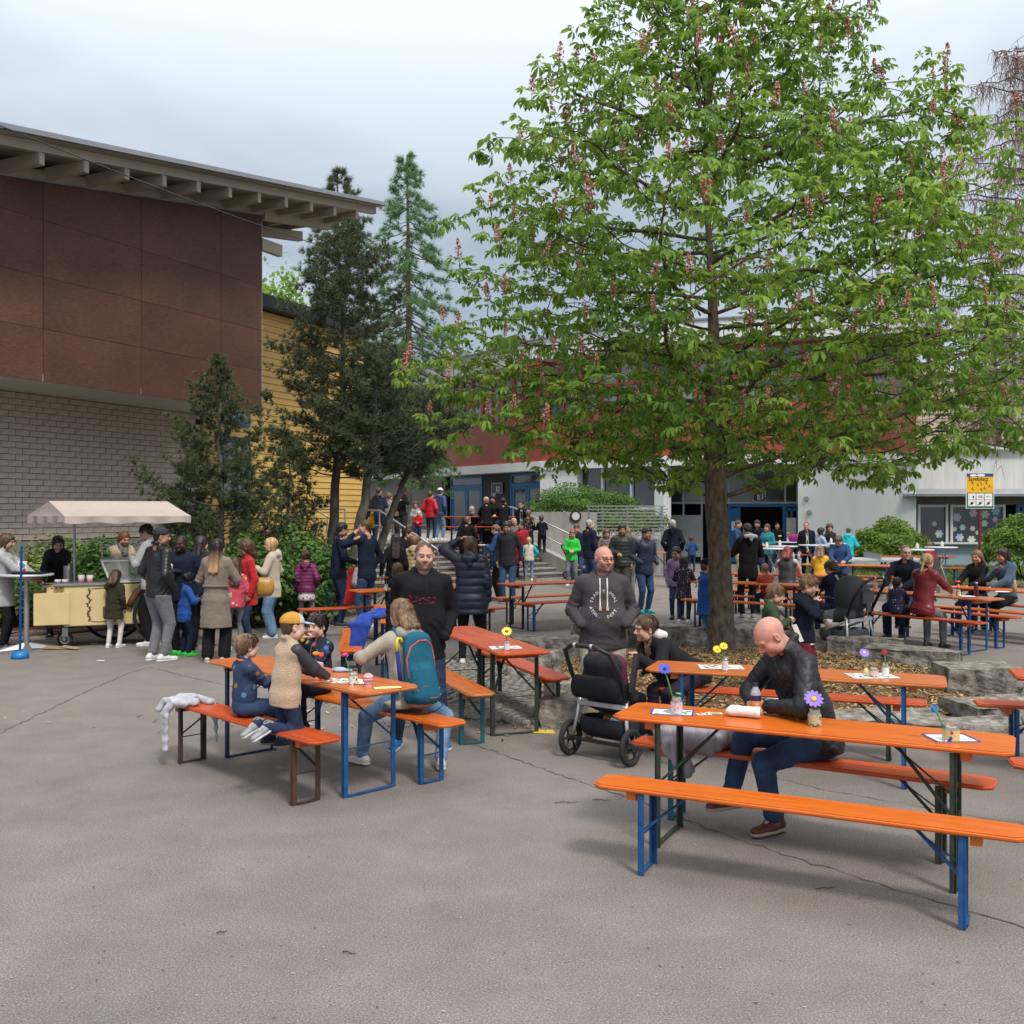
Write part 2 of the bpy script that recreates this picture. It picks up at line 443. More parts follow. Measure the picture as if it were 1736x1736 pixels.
# ======= ground
g=MB().add([(-300, -60, 0), (300, -60, 0), (300, 420, 0), (-300, 420, 0)], [(0, 1, 2, 3)]).build('ground', m_asph)
tag(g, 'grey worn asphalt schoolyard', kind='structure')
def ribbon(pts, w, name, mat, z=.004, jit=.02):
 """a jagged strip lying on the asphalt"""
 rr=random.Random(len(pts)*31+int(pts[0][0]*10));dense=[]
 for a, b in zip(pts[:-1], pts[1:]):
  n=max(2, int((Vector(b)-Vector(a)).length/.06))
  for i in range(n):
   t=i/n;dense.append((a[0]+(b[0]-a[0])*t+rr.uniform(-jit, jit), a[1]+(b[1]-a[1])*t+rr.uniform(-jit, jit)))
 vs=[];fs=[]
 for i, p in enumerate(dense):
  q=dense[min(i+1, len(dense)-1)];o=dense[max(i-1, 0)]
  d=Vector((q[0]-o[0], q[1]-o[1]));d.normalize();ww=w*rr.uniform(.12, .75)
  vs+=[(p[0]-d.y*ww, p[1]+d.x*ww, z), (p[0]+d.y*ww, p[1]-d.x*ww, z)]
 fs=[(2*i, 2*i+1, 2*i+3, 2*i+2) for i in range(len(dense)-1)]
 return tag(MB().add(vs, fs).build(name, mat), kind='structure')
def seam(pix, w=.012):
 return ribbon([tuple(P(x, y)[:2]) for x, y in pix], w, 'asphalt_seam', m_seam)
seam([(0, 1243), (120, 1185), (215, 1142), (250, 1132)], .012)
seam([(250, 1130), (330, 1150), (420, 1170)], .01)
seam([(590, 1180), (690, 1225), (840, 1275), (960, 1318), (1060, 1350), (1200, 1405), (1330, 1450), (1500, 1502), (1736, 1572), (1900, 1620)], .011)
seam([(745, 1180), (900, 1215), (1290, 1312), (1400, 1340), (1560, 1368), (1736, 1400)], .008)
seam([(1000, 1040), (1200, 1000), (1400, 985)], .014)
def specks():
 n=3600
 Y=3.2+17*RNG.random(n)**1.4;X=(RNG.random(n)-.5)*1.1*Y
 col=RNG.integers(0, 3, n)
 tv=np.array([(-1, -.5, 0), (1, -.6, .2), (.8, .6, .3), (-.7, .5, .1)])*.5;tf=np.array([(0, 1, 2, 3)])
 a=RNG.random(n)*6.28
 rot=np.zeros((n, 3, 3));rot[:, 0, 0]=np.cos(a);rot[:, 0, 1]=-np.sin(a);rot[:, 1, 0]=np.sin(a);rot[:, 1, 1]=np.cos(a);rot[:, 2, 2]=.5
 V, Fq=scatter(tv, tf, tf34(rot, np.stack([X, Y, np.full(n, .005)], 1), .003+.012*RNG.random(n)**2.6))
 o=np_obj('grit', V, Fq, [M('grit_pale', (.42, .38, .32), .9, .3), M('grit_dark', (.07, .05, .035), .9, .3), M('grit_tan', (.3, .2, .1), .9, .3)], mi=col, smooth=False)
 tag(o, 'scattered grit and husks on the asphalt', 'litter', kind='stuff')
specks()
m_twig=M('twig', (.10, .06, .035), .9, .3)
TWIGS=[(960, 1362, .16, .1, 'short dark twig beside the long asphalt seam, left of the orange bench'), (1020, 1358, .13, -.1, 'thin dark twig just right of another twig near the orange bench end'),
   (592, 1618, .07, -.3, 'lone small twig on the open asphalt near the bottom of the photo'), (1400, 1508, .12, .25, 'dry brown twig on the asphalt between the front bench legs'),
   (376, 1583, .05, .5, 'tiny bent straw on the open asphalt at lower left')]
for px, py, L, a, lab in TWIGS:
 p=P(px, py);d=Vector((math.cos(a), math.sin(a), 0))*L/2
 q=Vector((-d.y, d.x, 0))*.05
 o=MB().tube([(-d.x, -d.y, .008), (-d.x*.3+q.x, -d.y*.3+q.y, .012), (d.x*.3-q.x, d.y*.3-q.y, .008), (d.x, d.y, .01)], [.003, .0035, .003, .0015], 5).build('twig', m_twig, loc=p)
 tag(o, lab, 'twig')
for px, py, s, mt, lab, nm in [(170, 1122, .05, M('white_scrap', (.75, .74, .7), .8), 'crumpled white paper scrap on asphalt in front of the ice cream cart', 'paper_scrap'),
         (158, 1093, .045, M('white_scrap', (.75, .74, .7), .8), 'small flat white scrap on asphalt close to the cart wheel', 'paper_scrap')]:
 p=P(px, py)
 v=[(s*math.cos(i)*(1+.3*math.sin(5*i)), s*.6*math.sin(i), .008+.012*abs(math.sin(3*i))) for i in np.arange(0, 6.28, .5)]
 o=MB().add(v+[(0, 0, .02)], [(i, (i+1)%len(v), len(v)) for i in range(len(v))]).build(nm, mt, loc=p);tag(o, lab, 'litter')
p=P(921, 1241)
o=MB().box((0, 0, .006), (.20, .13, .004), (0.02, .04, .1)).build('yellow_napkin', M('yellow_paper', (.75, .55, .06), .8, .05), loc=p)
tag(o, 'yellow paper sheet lying flat on the asphalt beside the red table legs', 'paper')
# ======= local frames
class Fr:
 """local frame: x along a facade, y inwards, z up; matrix maps to the coordinates of the thing at `base`"""
 def __init__(s, o, ang, base):
  s.o=Vector((o[0], o[1], 0));s.a=ang;s.base=Vector(base)
  s.m=Matrix.Translation(s.o-s.base)@Matrix.Rotation(ang, 4, 'Z')
  s.u=Vector((math.cos(ang), math.sin(ang), 0));s.v=Vector((-math.sin(ang), math.cos(ang), 0))
 def x(s, px, y=0.):
  k=(px-868.)/F
  ox, oy=s.o.x+s.v.x*y, s.o.y+s.v.y*y
  return (k*oy-ox)/(s.u.x-k*s.u.y)
 def Y(s, x, y=0.): return s.o.y+s.u.y*x+s.v.y*y
 def z(s, py, x, y=0.): return 2.+(868.-py)*s.Y(x, y)/F
 def build(s, mb, name, mats, parent, **k): return mb.xf(s.m).build(name, mats, parent, **k)
# ======= hall on the left: brick, plywood box, timber roof
HB=(-10.2, 20.4, 0)
hall=thing('assembly_hall', 'brown panelled hall with grey brick base and overhanging timber roof', 'building', HB)
H=Fr(HB, math.atan2(.902, .432), HB)
H.build(MB().box((-2., 5.06, 2.2), (15.1, 10, 4.45)), 'wall', m_mortar, hall)
def bricks():
 L, Hh=.33, .125
 protos=[]
 for i in range(3):
  mb=MB().box((0, 0, 0), (L-.012, .06, Hh-.012))
  protos.append(mb.mesh('brick', m_brick))
 near=[];rest=MB()
 zs=[1.42+Hh*(i+.5) for i in range(24)]
 for r, z in enumerate(zs):
  for c in range(-11, 17):
   x=c*L+(L/2 if r%2 else 0)
   wp=H.m@Vector((x, -.0, z))+H.base
   px=868+F*wp.x/wp.y
   if -60<px<330:near.append(((abs(px-130)), x, z, r))
   else:rest.box((x, -.002+random.uniform(-.004, .004), z), (L-.012, .06, Hh-.012))
 near.sort()
 for i, (_, x, z, r) in enumerate(near):
  yy=random.uniform(-.006, .004)
  if i<300:
   o=bpy.data.objects.new('brick', protos[i%3]);link(o, hall)
   o.matrix_local=H.m@Matrix.Translation((x, yy, z))
  else:rest.box((x, yy, z), (L-.012, .06, Hh-.012))
 o=H.build(rest, 'brick_courses', m_brick, hall);o['kind']='stuff'
bricks()
H.build(MB().box((-2., -.03, .7), (15, .12, 1.40)), 'plinth', m_conc, hall)
ytop= lambda x:8.03+.159*(x+1.51)
H.build(MB().box((-1.7, -.9, 4.5), (14.6, 2.06, .14)), 'soffit', m_white, hall)
H.build(MB().add([(-9, -1.90, 4.57), (5.6, -1.90, 4.57), (5.6, -1.90, ytop(5.6)-.02), (-9, -1.90, ytop(-9)-.02),
      (-9, 10, 4.57), (5.6, 10, 4.57), (5.6, 10, ytop(5.6)-.02), (-9, 10, ytop(-9)-.02)],
     [(0, 1, 2, 3), (5, 4, 7, 6), (1, 5, 6, 2), (4, 0, 3, 7), (3, 2, 6, 7), (1, 0, 4, 5)]), 'box_wall', M('box_core', (.02, .012, .01), .9), hall)
zr=[4.42, 5.4, 6.37, 7.42, 12]
xs=[-9.0, -7.8, -5.4, -3.0, -.6, 1.8, 4.2, 5.63]
for a, b in zip(xs[:-1], xs[1:]):
 for z0, z1 in zip(zr[:-1], zr[1:]):
  g1=.008
  ta, tb=min(z1, ytop(a)), min(z1, ytop(b))
  if ta<z0+.1: continue
  x0, x1=a+g1, b-g1;zt0, zt1=ta-g1*.4, tb-g1*.4;zb=z0+g1*.4
  dy=random.uniform(-.003, .003)
  mb=MB().add([(x0, -1.94+dy, zb), (x1, -1.94+dy, zb), (x1, -1.94+dy, zt1), (x0, -1.94+dy, zt0),
        (x0, -1.915, zb), (x1, -1.915, zb), (x1, -1.915, zt1), (x0, -1.915, zt0)],
       [(0, 1, 2, 3), (5, 4, 7, 6), (1, 5, 6, 2), (4, 0, 3, 7), (3, 2, 6, 7), (1, 0, 4, 5)])
  H.build(mb, 'panel', m_ply, hall)
H.build(MB().box((5.665, 4, 6.7), (.06, 11.8, 4.6)), 'side_wall', M('side_grey', (.34, .33, .31), .8, .05), hall)
zro= lambda x:8.34+.16*(x+2.44)
def sloped(x0, x1, y0, y1, ztop, th, mb=None):
 mb=mb or MB()
 return mb.add([(x0, y0, ztop(x0)-th), (x1, y0, ztop(x1)-th), (x1, y1, ztop(x1)-th), (x0, y1, ztop(x0)-th),
       (x0, y0, ztop(x0)), (x1, y0, ztop(x1)), (x1, y1, ztop(x1)), (x0, y1, ztop(x0))],
      [(0, 1, 5, 4), (2, 3, 7, 6), (1, 2, 6, 5), (3, 0, 4, 7), (4, 5, 6, 7), (3, 2, 1, 0)])
H.build(sloped(-9, 9.1, -3.24, 10.2, zro, .05), 'roof', m_roofm, hall)
H.build(sloped(-9, 9.12, -3.30, -3.243, lambda x:zro(x)+.03, .09), 'gutter', m_roofm, hall)
zs1= lambda x:zro(x)-.052
for i in range(21):
 y0=-3.2+i*.15
 H.build(sloped(-9, 9.0, y0, y0+.142, zs1, .022), 'soffit_board', m_soff, hall)
H.build(sloped(-9, 9.0, -3.0, -2.86, lambda x:zro(x)-.08, .17), 'eave_beam', m_timb, hall)
H.build(sloped(5.7, 8.45, -1.98, -1.80, lambda x:zro(x)-.26, .33), 'purlin', m_timb, hall)
H.build(sloped(-9, 5.66, -1.98, -1.80, lambda x:zro(x)-.30, .17), 'purlin', m_timb, hall)
H.build(sloped(-9, 5.62, -1.975, -1.93, lambda x:zro(x)-.472, .03), 'drip_edge', m_roofm, hall)
H.build(MB().box((6.0, -1.9, 8.45), (.75, .14, .28)), 'beam_stub', m_timb, hall)
H.build(sloped(5.7, 8.6, -.9, -.75, lambda x:zro(x)-.5, .26), 'purlin', m_timb, hall)
for i in range(-7, 11):
 x=-1.49+i*.962
 zt=zro(x)-.25
 mb=MB().add([(x-.06, -2.98, zt-.22), (x+.06, -2.98, zt-.22), (x+.06, -2.98, zt), (x-.06, -2.98, zt),
       (x-.06, -.0, zt-.22), (x+.06, -.0, zt-.22), (x+.06, -.0, zt), (x-.06, -.0, zt)],
      [(0, 1, 2, 3), (5, 4, 7, 6), (1, 5, 6, 2), (4, 0, 3, 7), (3, 2, 6, 7), (1, 0, 4, 5)])
 H.build(mb, 'rafter', m_timb, hall, bevel=.008)
yb=thing('yellow_wing', 'yellow board clad wing with dark roof edge, behind the dark pines', 'building', (-7.3, 26.6, 0))
HY=Fr(HB, H.a, (-7.3, 26.6, 0))
HY.build(MB().box((9.3, 4.05, 3.7), (7.1, 8, 7.45)), 'wall', m_mortar, yb)
zt_=7.42
k=0
while zt_>.5:
 x0, x1=5.75, 12.85
 HY.build(MB().add([(x0, -.032, zt_-.168), (x1, -.032, zt_-.168), (x1, -.012, zt_), (x0, -.012, zt_), (x0, .05, zt_-.168), (x1, .05, zt_-.168), (x1, .05, zt_), (x0, .05, zt_)],
       [(0, 1, 2, 3), (1, 5, 6, 2), (4, 0, 3, 7), (3, 2, 6, 7), (1, 0, 4, 5)]), 'plank', m_yel, yb)
 zt_-=.175
HY.build(MB().box((9.3, 3.9, 7.62), (7.4, 8.6, .34)), 'roof', M('dark_fascia', (.03, .035, .045), .6, .1), yb)
wf=HY.build(MB().box((6.9, -.05, 3.0), (1.1, .05, 1.9)), 'window', m_bluef, yb)
HY.build(MB().box((6.62, -.08, 3.0), (.42, .02, 1.7)).box((7.16, -.08, 3.0), (.42, .02, 1.7)), 'pane', m_glass2, wf)
wf=HY.build(MB().box((6.9, -.05, 4.9), (1.1, .05, 1.3)), 'window', m_bluef, yb)
HY.build(MB().box((6.62, -.08, 4.9), (.42, .02, 1.1)).box((7.16, -.08, 4.9), (.42, .02, 1.1)), 'pane', m_glass2, wf)
# ======= school building behind: red band, white beams
SB=(5.53, 39.5, 0)
school=thing('school_building', 'long white school building with red upper band and blue entrance doors', 'building', SB)
def wing(p0, p1): return Fr(p0, math.atan2(p1[1]-p0[1], p1[0]-p0[0]), SB), math.hypot(p1[0]-p0[0], p1[1]-p0[1])
A_, B_, C_, D_=(-11.6, 62.9), (1.4, 43.4), (5.53, 39.5), (14.48, 36.72)
WL, lenL=wing(A_, B_);WM, lenM=wing(B_, C_);WR, lenR=wing(C_, D_)
def upper(W, L, x0=0., nwin=6, ext0=0., ext1=0.):
 W.build(MB().box((L/2+(ext1-ext0)/2, 4.0, 3.96), (L+ext0+ext1, 8.6, .38)), 'floor_beam', m_fasc, school)
 W.build(MB().box((L/2, 4.05, 5.08), (L, 8.5, 1.85)), 'red_band', m_red, school)
 W.build(MB().box((L/2, -.235, 4.22), (L, .04, .12)), 'red_trim', m_redf, school)
 W.build(MB().box((L/2, 4.35, 7.1), (L, 8.3, 2.3)), 'upper_wall', m_white, school)
 w=L/nwin
 for i in range(nwin):
  cx=(i+.5)*w
  f=MB()
  for zz in (6.04, 7.1, 8.3):f.box((cx, .16, zz), (w, .10, .13))
  for xx in (-w/2+.06, -w/6, w/6, w/2-.06):f.box((cx+xx, .155, 7.17), (.11, .12, 2.36))
  fo=W.build(f, 'window', m_redf, school)
  for k in range(3):
   for z0, z1 in ((6.11, 7.03), (7.17, 8.23)):
    a, b=[(-w/2+.12, -w/6-.06), (-w/6+.06, w/6-.06), (w/6+.06, w/2-.12)][k]
    p_=MB().add([(cx+a, .19, z0), (cx+b, .19, z0), (cx+b, .19, z1), (cx+a, .19, z1)], [(0, 1, 2, 3)])
    W.build(p_, 'pane', m_glass2 if (i+k)%3 else m_glass, fo)
 W.build(MB().box((L/2, 4.0, 8.78), (L+.4, 9.2, .85)), 'roof', m_fasc, school)
 W.build(MB().box((L/2, -.62, 9.23), (L+.4, .1, .06)), 'roof_edge', m_roofm, school)
upper(WL, lenL, nwin=9);upper(WM, lenM, nwin=2);upper(WR, lenR, nwin=4)
TZ=1.10
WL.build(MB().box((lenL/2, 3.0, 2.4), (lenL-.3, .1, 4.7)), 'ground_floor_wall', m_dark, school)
WL.build(MB().box((lenL/2-4.2, .4, 2.4), (lenL-10, .3, 2.75)), 'grey_board_wall', M('grey_boards', (.17, .16, .15), .8, .2, 3, stretch=(.3, 1, 8)), school)
xd=[WL.x(p, .5) for p in (765, 819, 867, 926)]
def door_pair(W, xa, xb, z0, zt, ztr, nm='door', yy=.5, open_=False):
 w=(xb-xa)
 fr=MB().box((xa+.05, yy, (z0+ztr)/2), (.1, .12, ztr-z0)).box((xb-.05, yy, (z0+ztr)/2), (.1, .12, ztr-z0)) \
  .box((xa+w/2, yy, zt+.05), (w-.2, .115, .12)).box((xa+w/2, yy, ztr-.05), (w-.2, .115, .1))
 W.build(fr, 'door_frame', m_bluef, school)
 tr=W.build(MB().box((xa+w/2, yy, (zt+ztr)/2+.03), (w-.2, .02, ztr-zt-.2)), 'transom_pane', m_glass, school)
 for k in range(2):
  a=xa+.11+k*(w-.2)/2;b=a+(w-.24)/2
  st=.16
  d=MB().box((a+st/2, yy, (z0+zt)/2), (st, .06, zt-z0)).box((b-st/2, yy, (z0+zt)/2), (st, .06, zt-z0)) \
   .box(((a+b)/2, yy, z0+.12), (b-a-2*st, .06, .24)).box(((a+b)/2, yy, zt-.08), (b-a-2*st, .06, .16))
  do=W.build(d, nm, m_bluef, school)
  W.build(MB().box(((a+b)/2, yy, (z0+zt)/2+.04), (b-a-2*st, .02, zt-z0-.4)), 'pane', m_glass, do)
  hx=b-.08 if k==0 else a+.08
  W.build(MB().cyl((hx, yy-.06, z0+.8), (hx, yy-.06, z0+1.5), .018, n=6), 'handle', m_steel, do)
door_pair(WL, xd[0], xd[1], TZ, 3.18, 3.72)
door_pair(WL, xd[2], xd[3]-.1, TZ, 3.18, 3.72)
WL.build(MB().box(((xd[1]+xd[2])/2, .5, 2.4), (xd[2]-xd[1]-.05, .06, 2.64)), 'dark_panel', m_dark, school)
def sign_plate(W, px0, px1, py0, py1, yy, txt, nm):
 x0, x1=W.x(px0, yy), W.x(px1, yy);xm=(x0+x1)/2
 z0, z1=W.z(py1, xm, yy), W.z(py0, xm, yy)
 wpt=W.m@Vector((xm, yy, (z0+z1)/2))+W.base
 lab={'E2':'small square E2 sign hanging above the blue terrace doors', 'E1':'square blue E1 sign above the open entrance doors'}[txt]
 o=thing('entrance_sign', lab, 'sign', wpt, W.a)
 w, h=x1-x0, z1-z0
 MB().box((0, 0, 0), (w, .04, h)).build('sign_board', M('sign_navy', (.012, .02, .075), .4), o)
 b=MB()
 for q in ((0, h/2, w, .03), (0, -h/2, w, .03)):b.box((q[0], -.024, q[1]), (q[2], .01, .025))
 for q in (-w/2, w/2):b.box((q, -.024, 0), (.025, .01, h))
 b.build('border', M('sign_grey', (.45, .46, .48), .5), o)
 text_obj(txt, h*.66, M('sign_white', (.8, .8, .8), .5), o, (w*.1, -.03, -h*.12), (R(90), 0, 0), bold=.004)
 MB().add([(-w*.44, -.023, h*.05), (-w*.44, -.023, h*.22), (-w*.30, -.023, h*.42), (-w*.02, -.023, h*.42)], [(0, 1, 2, 3)]).build('emblem', M('sign_red', (.45, .03, .05), .5), o)
sign_plate(WL, 834, 852, 819, 836, .42, 'E2', 'e2')
WL.build(MB().box((WL.x(700, .3), .28, 3.60), (2.2, .1, .05)), 'strip_lamp', M('lamp_tube', (.8, .7, .25), .5), school)
WM.build(MB().box((.9, .6, 2.0), (2.0, 1.6, 3.54)), 'pier', m_fasc, school)
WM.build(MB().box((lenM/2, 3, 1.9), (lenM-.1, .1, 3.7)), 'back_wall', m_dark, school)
xa, xb=WM.x(966), WM.x(1112)
WM.build(MB().box(((xa+xb)/2, .16, 1.02), (xb-xa, .2, 2.04)), 'parapet_wall', m_white, school)
WM.build(MB().box(((xa+xb)/2, .10, 2.12), (xb-xa+.1, .34, .12)), 'sill', m_fasc, school)
for pa, pb in ((968, 1017), (1020, 1066), (1069, 1111)):
 a, b=WM.x(pa), WM.x(pb)
 WM.build(MB().box(((a+b)/2, .2, 2.97), (b-a-.02, .03, 1.58)), 'pane', m_glass, school)
for pp in (1018.5, 1067.5):
 WM.build(MB().box((WM.x(pp), .14, 2.97), (.1, .12, 1.58)), 'mullion', m_fasc, school)
WM.build(MB().box((WM.x(1121), .1, 1.88), (.42, .5, 3.76)), 'column', m_fasc, school)
xr0, xr1=WR.x(1130), WR.x(1353)
YR=1.6
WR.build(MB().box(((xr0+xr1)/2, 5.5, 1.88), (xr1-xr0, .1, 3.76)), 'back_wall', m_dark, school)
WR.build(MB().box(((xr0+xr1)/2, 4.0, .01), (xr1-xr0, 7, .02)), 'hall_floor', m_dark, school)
cols=[1136, 1159, 1190, 1236, 1331, 1352]
gx=[WR.x(p, YR) for p in cols]
grid=MB()
for x in gx:WR.build(MB().box((x, YR, 1.88), (.07, .1, 3.72)), 'glazing_post', m_grayf, school)
grid.box(((gx[0]+gx[2])/2, YR, 1.05), (gx[2]-gx[0], .04, 2.0-.35))
WR.build(MB().box(((gx[0]+gx[-1])/2, YR, 3.72), (gx[-1]-gx[0], .09, .08)).box(((gx[0]+gx[-1])/2, YR, 2.36), (gx[-1]-gx[0], .09, .07)), 'glazing_rail', m_grayf, school)
WR.build(grid, 'glazing_panel', m_grayf, school)
for i in range(len(gx)-1):
 a, b=gx[i]+.04, gx[i+1]-.04
 m_=m_glass
 WR.build(MB().box(((a+b)/2, YR, 3.03), (b-a, .02, 1.26)), 'pane', m_, school)
for a, b, mm in ((1252, 1275, 1), (1290, 1328, 1)):
 x0, x1=WR.x(a, YR+.25), WR.x(b, YR+.25)
 bl=MB()
 for k in range(14):bl.box(((x0+x1)/2, YR+.25, 2.45+k*.09), (x1-x0, .02, .075))
 WR.build(bl, 'blind', M('ochre_blind', (.42, .30, .13), .7), school)
xs_=[WR.x(p, YR) for p in (1236, 1252, 1328, 1352)]
fr=MB()
for x in xs_[:1]+xs_[1:]:fr.box((x+.02, YR-.01, 1.15), (.1, .14, 2.28))
fr.box(((xs_[0]+xs_[3])/2, YR-.01, 2.26), (xs_[3]-xs_[0], .15, .12))
WR.build(fr, 'door_frame', m_bluef, school)
dl=WR.build(MB().box((xs_[2]+.3, YR-.03, 1.1), (.1, .05, 2.1)).box((xs_[2]+.12, YR-.03, 1.1), (.1, .05, 2.1)).box((xs_[2]+.3, YR-.03, 2.1), (.5, .05, .12)).box((xs_[2]+.3, YR-.03, .15), (.5, .05, .3)), 'door', m_bluef, school)
WR.build(MB().box((xs_[2]+.3, YR-.07, 1.35), (.36, .01, .85)), 'notice', M('notice_paper', (.62, .63, .64), .7), dl)
WR.build(MB().box((xs_[0]+.2, YR-.03, 1.1), (.3, .05, 2.1)), 'door', m_bluef, school)
WR.build(MB().box((xs_[0]+.2, YR-.07, 1.45), (.2, .01, .35)), 'notice', M('notice_paper', (.62, .63, .64), .7), school)
sign_plate(WR, 1277, 1298, 832, 850, YR-.1, 'E1', 'e1')
WR.build(MB().box(((xr1+lenR)/2, .15, 1.88), (lenR-xr1, .6, 3.76)), 'white_wall', m_white, school)
WR.build(MB().box((WR.x(1529, -.17), -.18, 1.9), (.05, .06, 3.7)), 'rain_pipe', m_white, school)
for px, py in ((1367, 845), (1372, 868)):
 x=WR.x(px, -.15)
 WR.build(MB().cyl((x, -.15, WR.z(py, x)), (x, -.30, WR.z(py, x)), .09, .075, 10), 'wall_camera', m_grayf, school)
# ======= annex on the right with painted paper flowers
AX=(14.55, 36.9, 0)
annex=thing('low_annex', 'low annex with dark windows full of paper flowers, right of the white wall', 'building', AX)
AF=Fr(AX, R(-2), AX)
AF.build(MB().box((5.2, .3, .42), (10.4, .3, .84)), 'wall', M('blue_grey_panel', (.30, .40, .45), .6, .06, 2), annex)
AF.build(MB().box((5.2, .12, .88), (10.4, .5, .07)), 'sill', m_fasc, annex)
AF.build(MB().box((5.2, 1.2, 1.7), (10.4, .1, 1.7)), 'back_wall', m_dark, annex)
AF.build(MB().box((5.2, .22, 2.42), (10.5, .22, .32)), 'lintel', M('taupe_lintel', (.16, .14, .115), .8), annex)
AF.build(MB().box((5.1, .6, 2.72), (11.3, 2.4, .08), (R(7), 0, 0)), 'canopy', M('slate_sheet', (.30, .31, .33), .5, .15, 3), annex)
AF.build(MB().box((5.1, -.62, 2.60), (11.3, .08, .08)), 'gutter', m_roofm, annex)
AF.build(MB().box((6.2, 2.6, 3.1), (14, 2.2, 2.5)), 'upper_wall', M('streaked_render', (.60, .61, .59), .85, .12, 1.5, stretch=(3, 1, .2)), annex)
AF.build(MB().box((6.2, 2.5, 4.38), (14.2, 2.5, .1)), 'roof', m_fasc, annex)
ap=[AF.x(p, .1) for p in (1556, 1607, 1611, 1704, 1708, 1722, 1736, 1800)]
for a, b in ((0, 1), (2, 3), (5, 6), (6, 7)):
 f=AF.build(MB().box((ap[a]+.04, .12, 1.6), (.08, .12, 1.36)).box((ap[b]-.04, .12, 1.6), (.08, .12, 1.36)).box(((ap[a]+ap[b])/2, .12, 2.22), (ap[b]-ap[a]-.16, .12, .08)), 'window', m_fasc if a<5 else m_bluef, annex)
 AF.build(MB().box(((ap[a]+ap[b])/2, .16, 1.55), (ap[b]-ap[a]-.16, .02, 1.26)), 'pane', m_glass, f)
fl_cols=[(.55, .60, .75), (.25, .45, .75), (.6, .4, .5), (.65, .66, .42), (.45, .68, .6)]
fm=[M('paper_flower_%d'%i, c, .8, .12, 5, col2=fl_cols[(i+2)%5]) for i, c in enumerate(fl_cols)]
FL=[(1584, 888, 8, 2), (1592, 905, 13, 1), (1622, 877, 14, 0), (1618, 897, 8, 1), (1632, 894, 10, 4), (1649, 896, 9, 2), (1627, 911, 13, 1), (1647, 915, 13, 3), (1650, 870, 13, 0), (1670, 872, 14, 2), (1669, 887, 11, 1),
   (1688, 866, 14, 4), (1687, 881, 9, 0), (1692, 891, 8, 4), (1680, 905, 12, 2), (1657, 903, 7, 2), (1735, 868, 10, 0)]
for px, py, d, ci in FL:
 x=AF.x(px, .135);z=AF.z(py, x, .135);r=d/2*AF.Y(x)/F
 pts=[(x+r*(.68+.42*abs(math.cos(3*t))**.6)*math.cos(t), .137, z+r*(.68+.42*abs(math.cos(3*t))**.6)*math.sin(t)) for t in np.arange(0, 6.28, .1309)]
 AF.build(MB().add(pts+[(x, .137, z)], [(i, (i+1)%len(pts), len(pts)) for i in range(len(pts))]), 'paper_flower', fm[ci], annex)
bb=thing('beige_block', 'beige slatted building rising behind the low annex', 'building', (24, 58, 0))
MB().box((0, 3, 4.9), (14, 6, 9.8)).build('wall', m_fasc, bb)
for i in range(22):
 MB().box((0, -.04, 1.2+i*.38), (14.1, .08, .30)).build('slat', M('beige_slat', (.50, .42, .30), .8, .08), bb)
MB().box((0, 3, 9.9), (14.6, 6.8, .3)).build('roof', m_fasc, bb)
# ======= terrace, stairs, ramp wall
S0, S1=Vector((-5.9, 25.04, 0)), Vector((1.58, 31.6, 0))
sd=(S1-S0).normalized();sn=Vector((-sd.y, sd.x, 0))
NS, RISE, GO=8, TZ/8, .345
ST=Fr(S0, math.atan2(sd.y, sd.x), S0);SL=(S1-S0).length
stairs=thing('stone_stairs', 'wide flight of concrete steps up to the terrace', 'stairs', S0)
stairs['kind']='structure'
for i in range(NS):
 ST.build(MB().box((SL/2, GO*i+1.5, RISE*(i+.5)-.02), (SL, 3.0, RISE-.044)), 'riser', m_riser, stairs)
 ST.build(MB().box((SL/2, GO*i+.175, RISE*(i+1)-.02), (SL, .39, .045)), 'step', m_concd, stairs)
yT=GO*(NS-1)+.37
te=[ST.m@Vector((0, yT, 0))+S0, ST.m@Vector((SL, yT, 0))+S0]
terr=MB().prism([(te[0].x, te[0].y), (te[1].x, te[1].y), (te[1].x+1.0, te[1].y+.2), (3.5, 36), (1.4, 43.2), (-11.6, 62.7), (-30, 69.5), (-20, 34), (te[0].x-1.2, te[0].y+.8)], -.2, TZ-.006)
tag(terr.build('terrace', M('terrace_slab', (.30, .285, .26), .9, .15, 2, .2, 40)), kind='structure')
ck=thing('stair_cheek_wall', 'sloping concrete cheek wall at the right side of the steps', 'wall', S1)
CK=Fr(S1, ST.a, S1)
CK.build(MB().add([(0, -.35, 0), (.28, -.35, 0), (.28, 3.2, 0), (0, 3.2, 0), (0, -.35, .42), (.28, -.35, .42), (.28, 2.6, 1.36), (0, 2.6, 1.36), (.28, 3.2, 1.36), (0, 3.2, 1.36)],
      [(0, 1, 5, 4), (1, 2, 8, 6, 5), (3, 0, 4, 7, 9), (4, 5, 6, 7), (7, 6, 8, 9), (2, 3, 9, 8)]), 'wall_body', m_conc, ck)
rw=thing('concrete_retaining_wall', 'stained concrete retaining wall with round lamp, below the green bush', 'wall', (.55, 34.3, 0))
MB().box((1.0, .2, 1.0), (2.05, .35, 2.0)).box((2.15, 1.3, 1.0), (.3, 2.5, 1.99)).build('wall_body', m_conc, rw)
pl=at(976, 34.25, 1.86);pl=pl-Vector((.55, 34.3, 0))
MB().cyl((pl.x, .03, pl.z), (pl.x, -.07, pl.z), .15, .13, 20).build('wall_lamp', M('lamp_white', (.6, .6, .58), .4), rw)
MB().cyl((pl.x, .03, pl.z), (pl.x, -.05, pl.z), .19, .19, 20).build('lamp_ring', m_dark, rw)
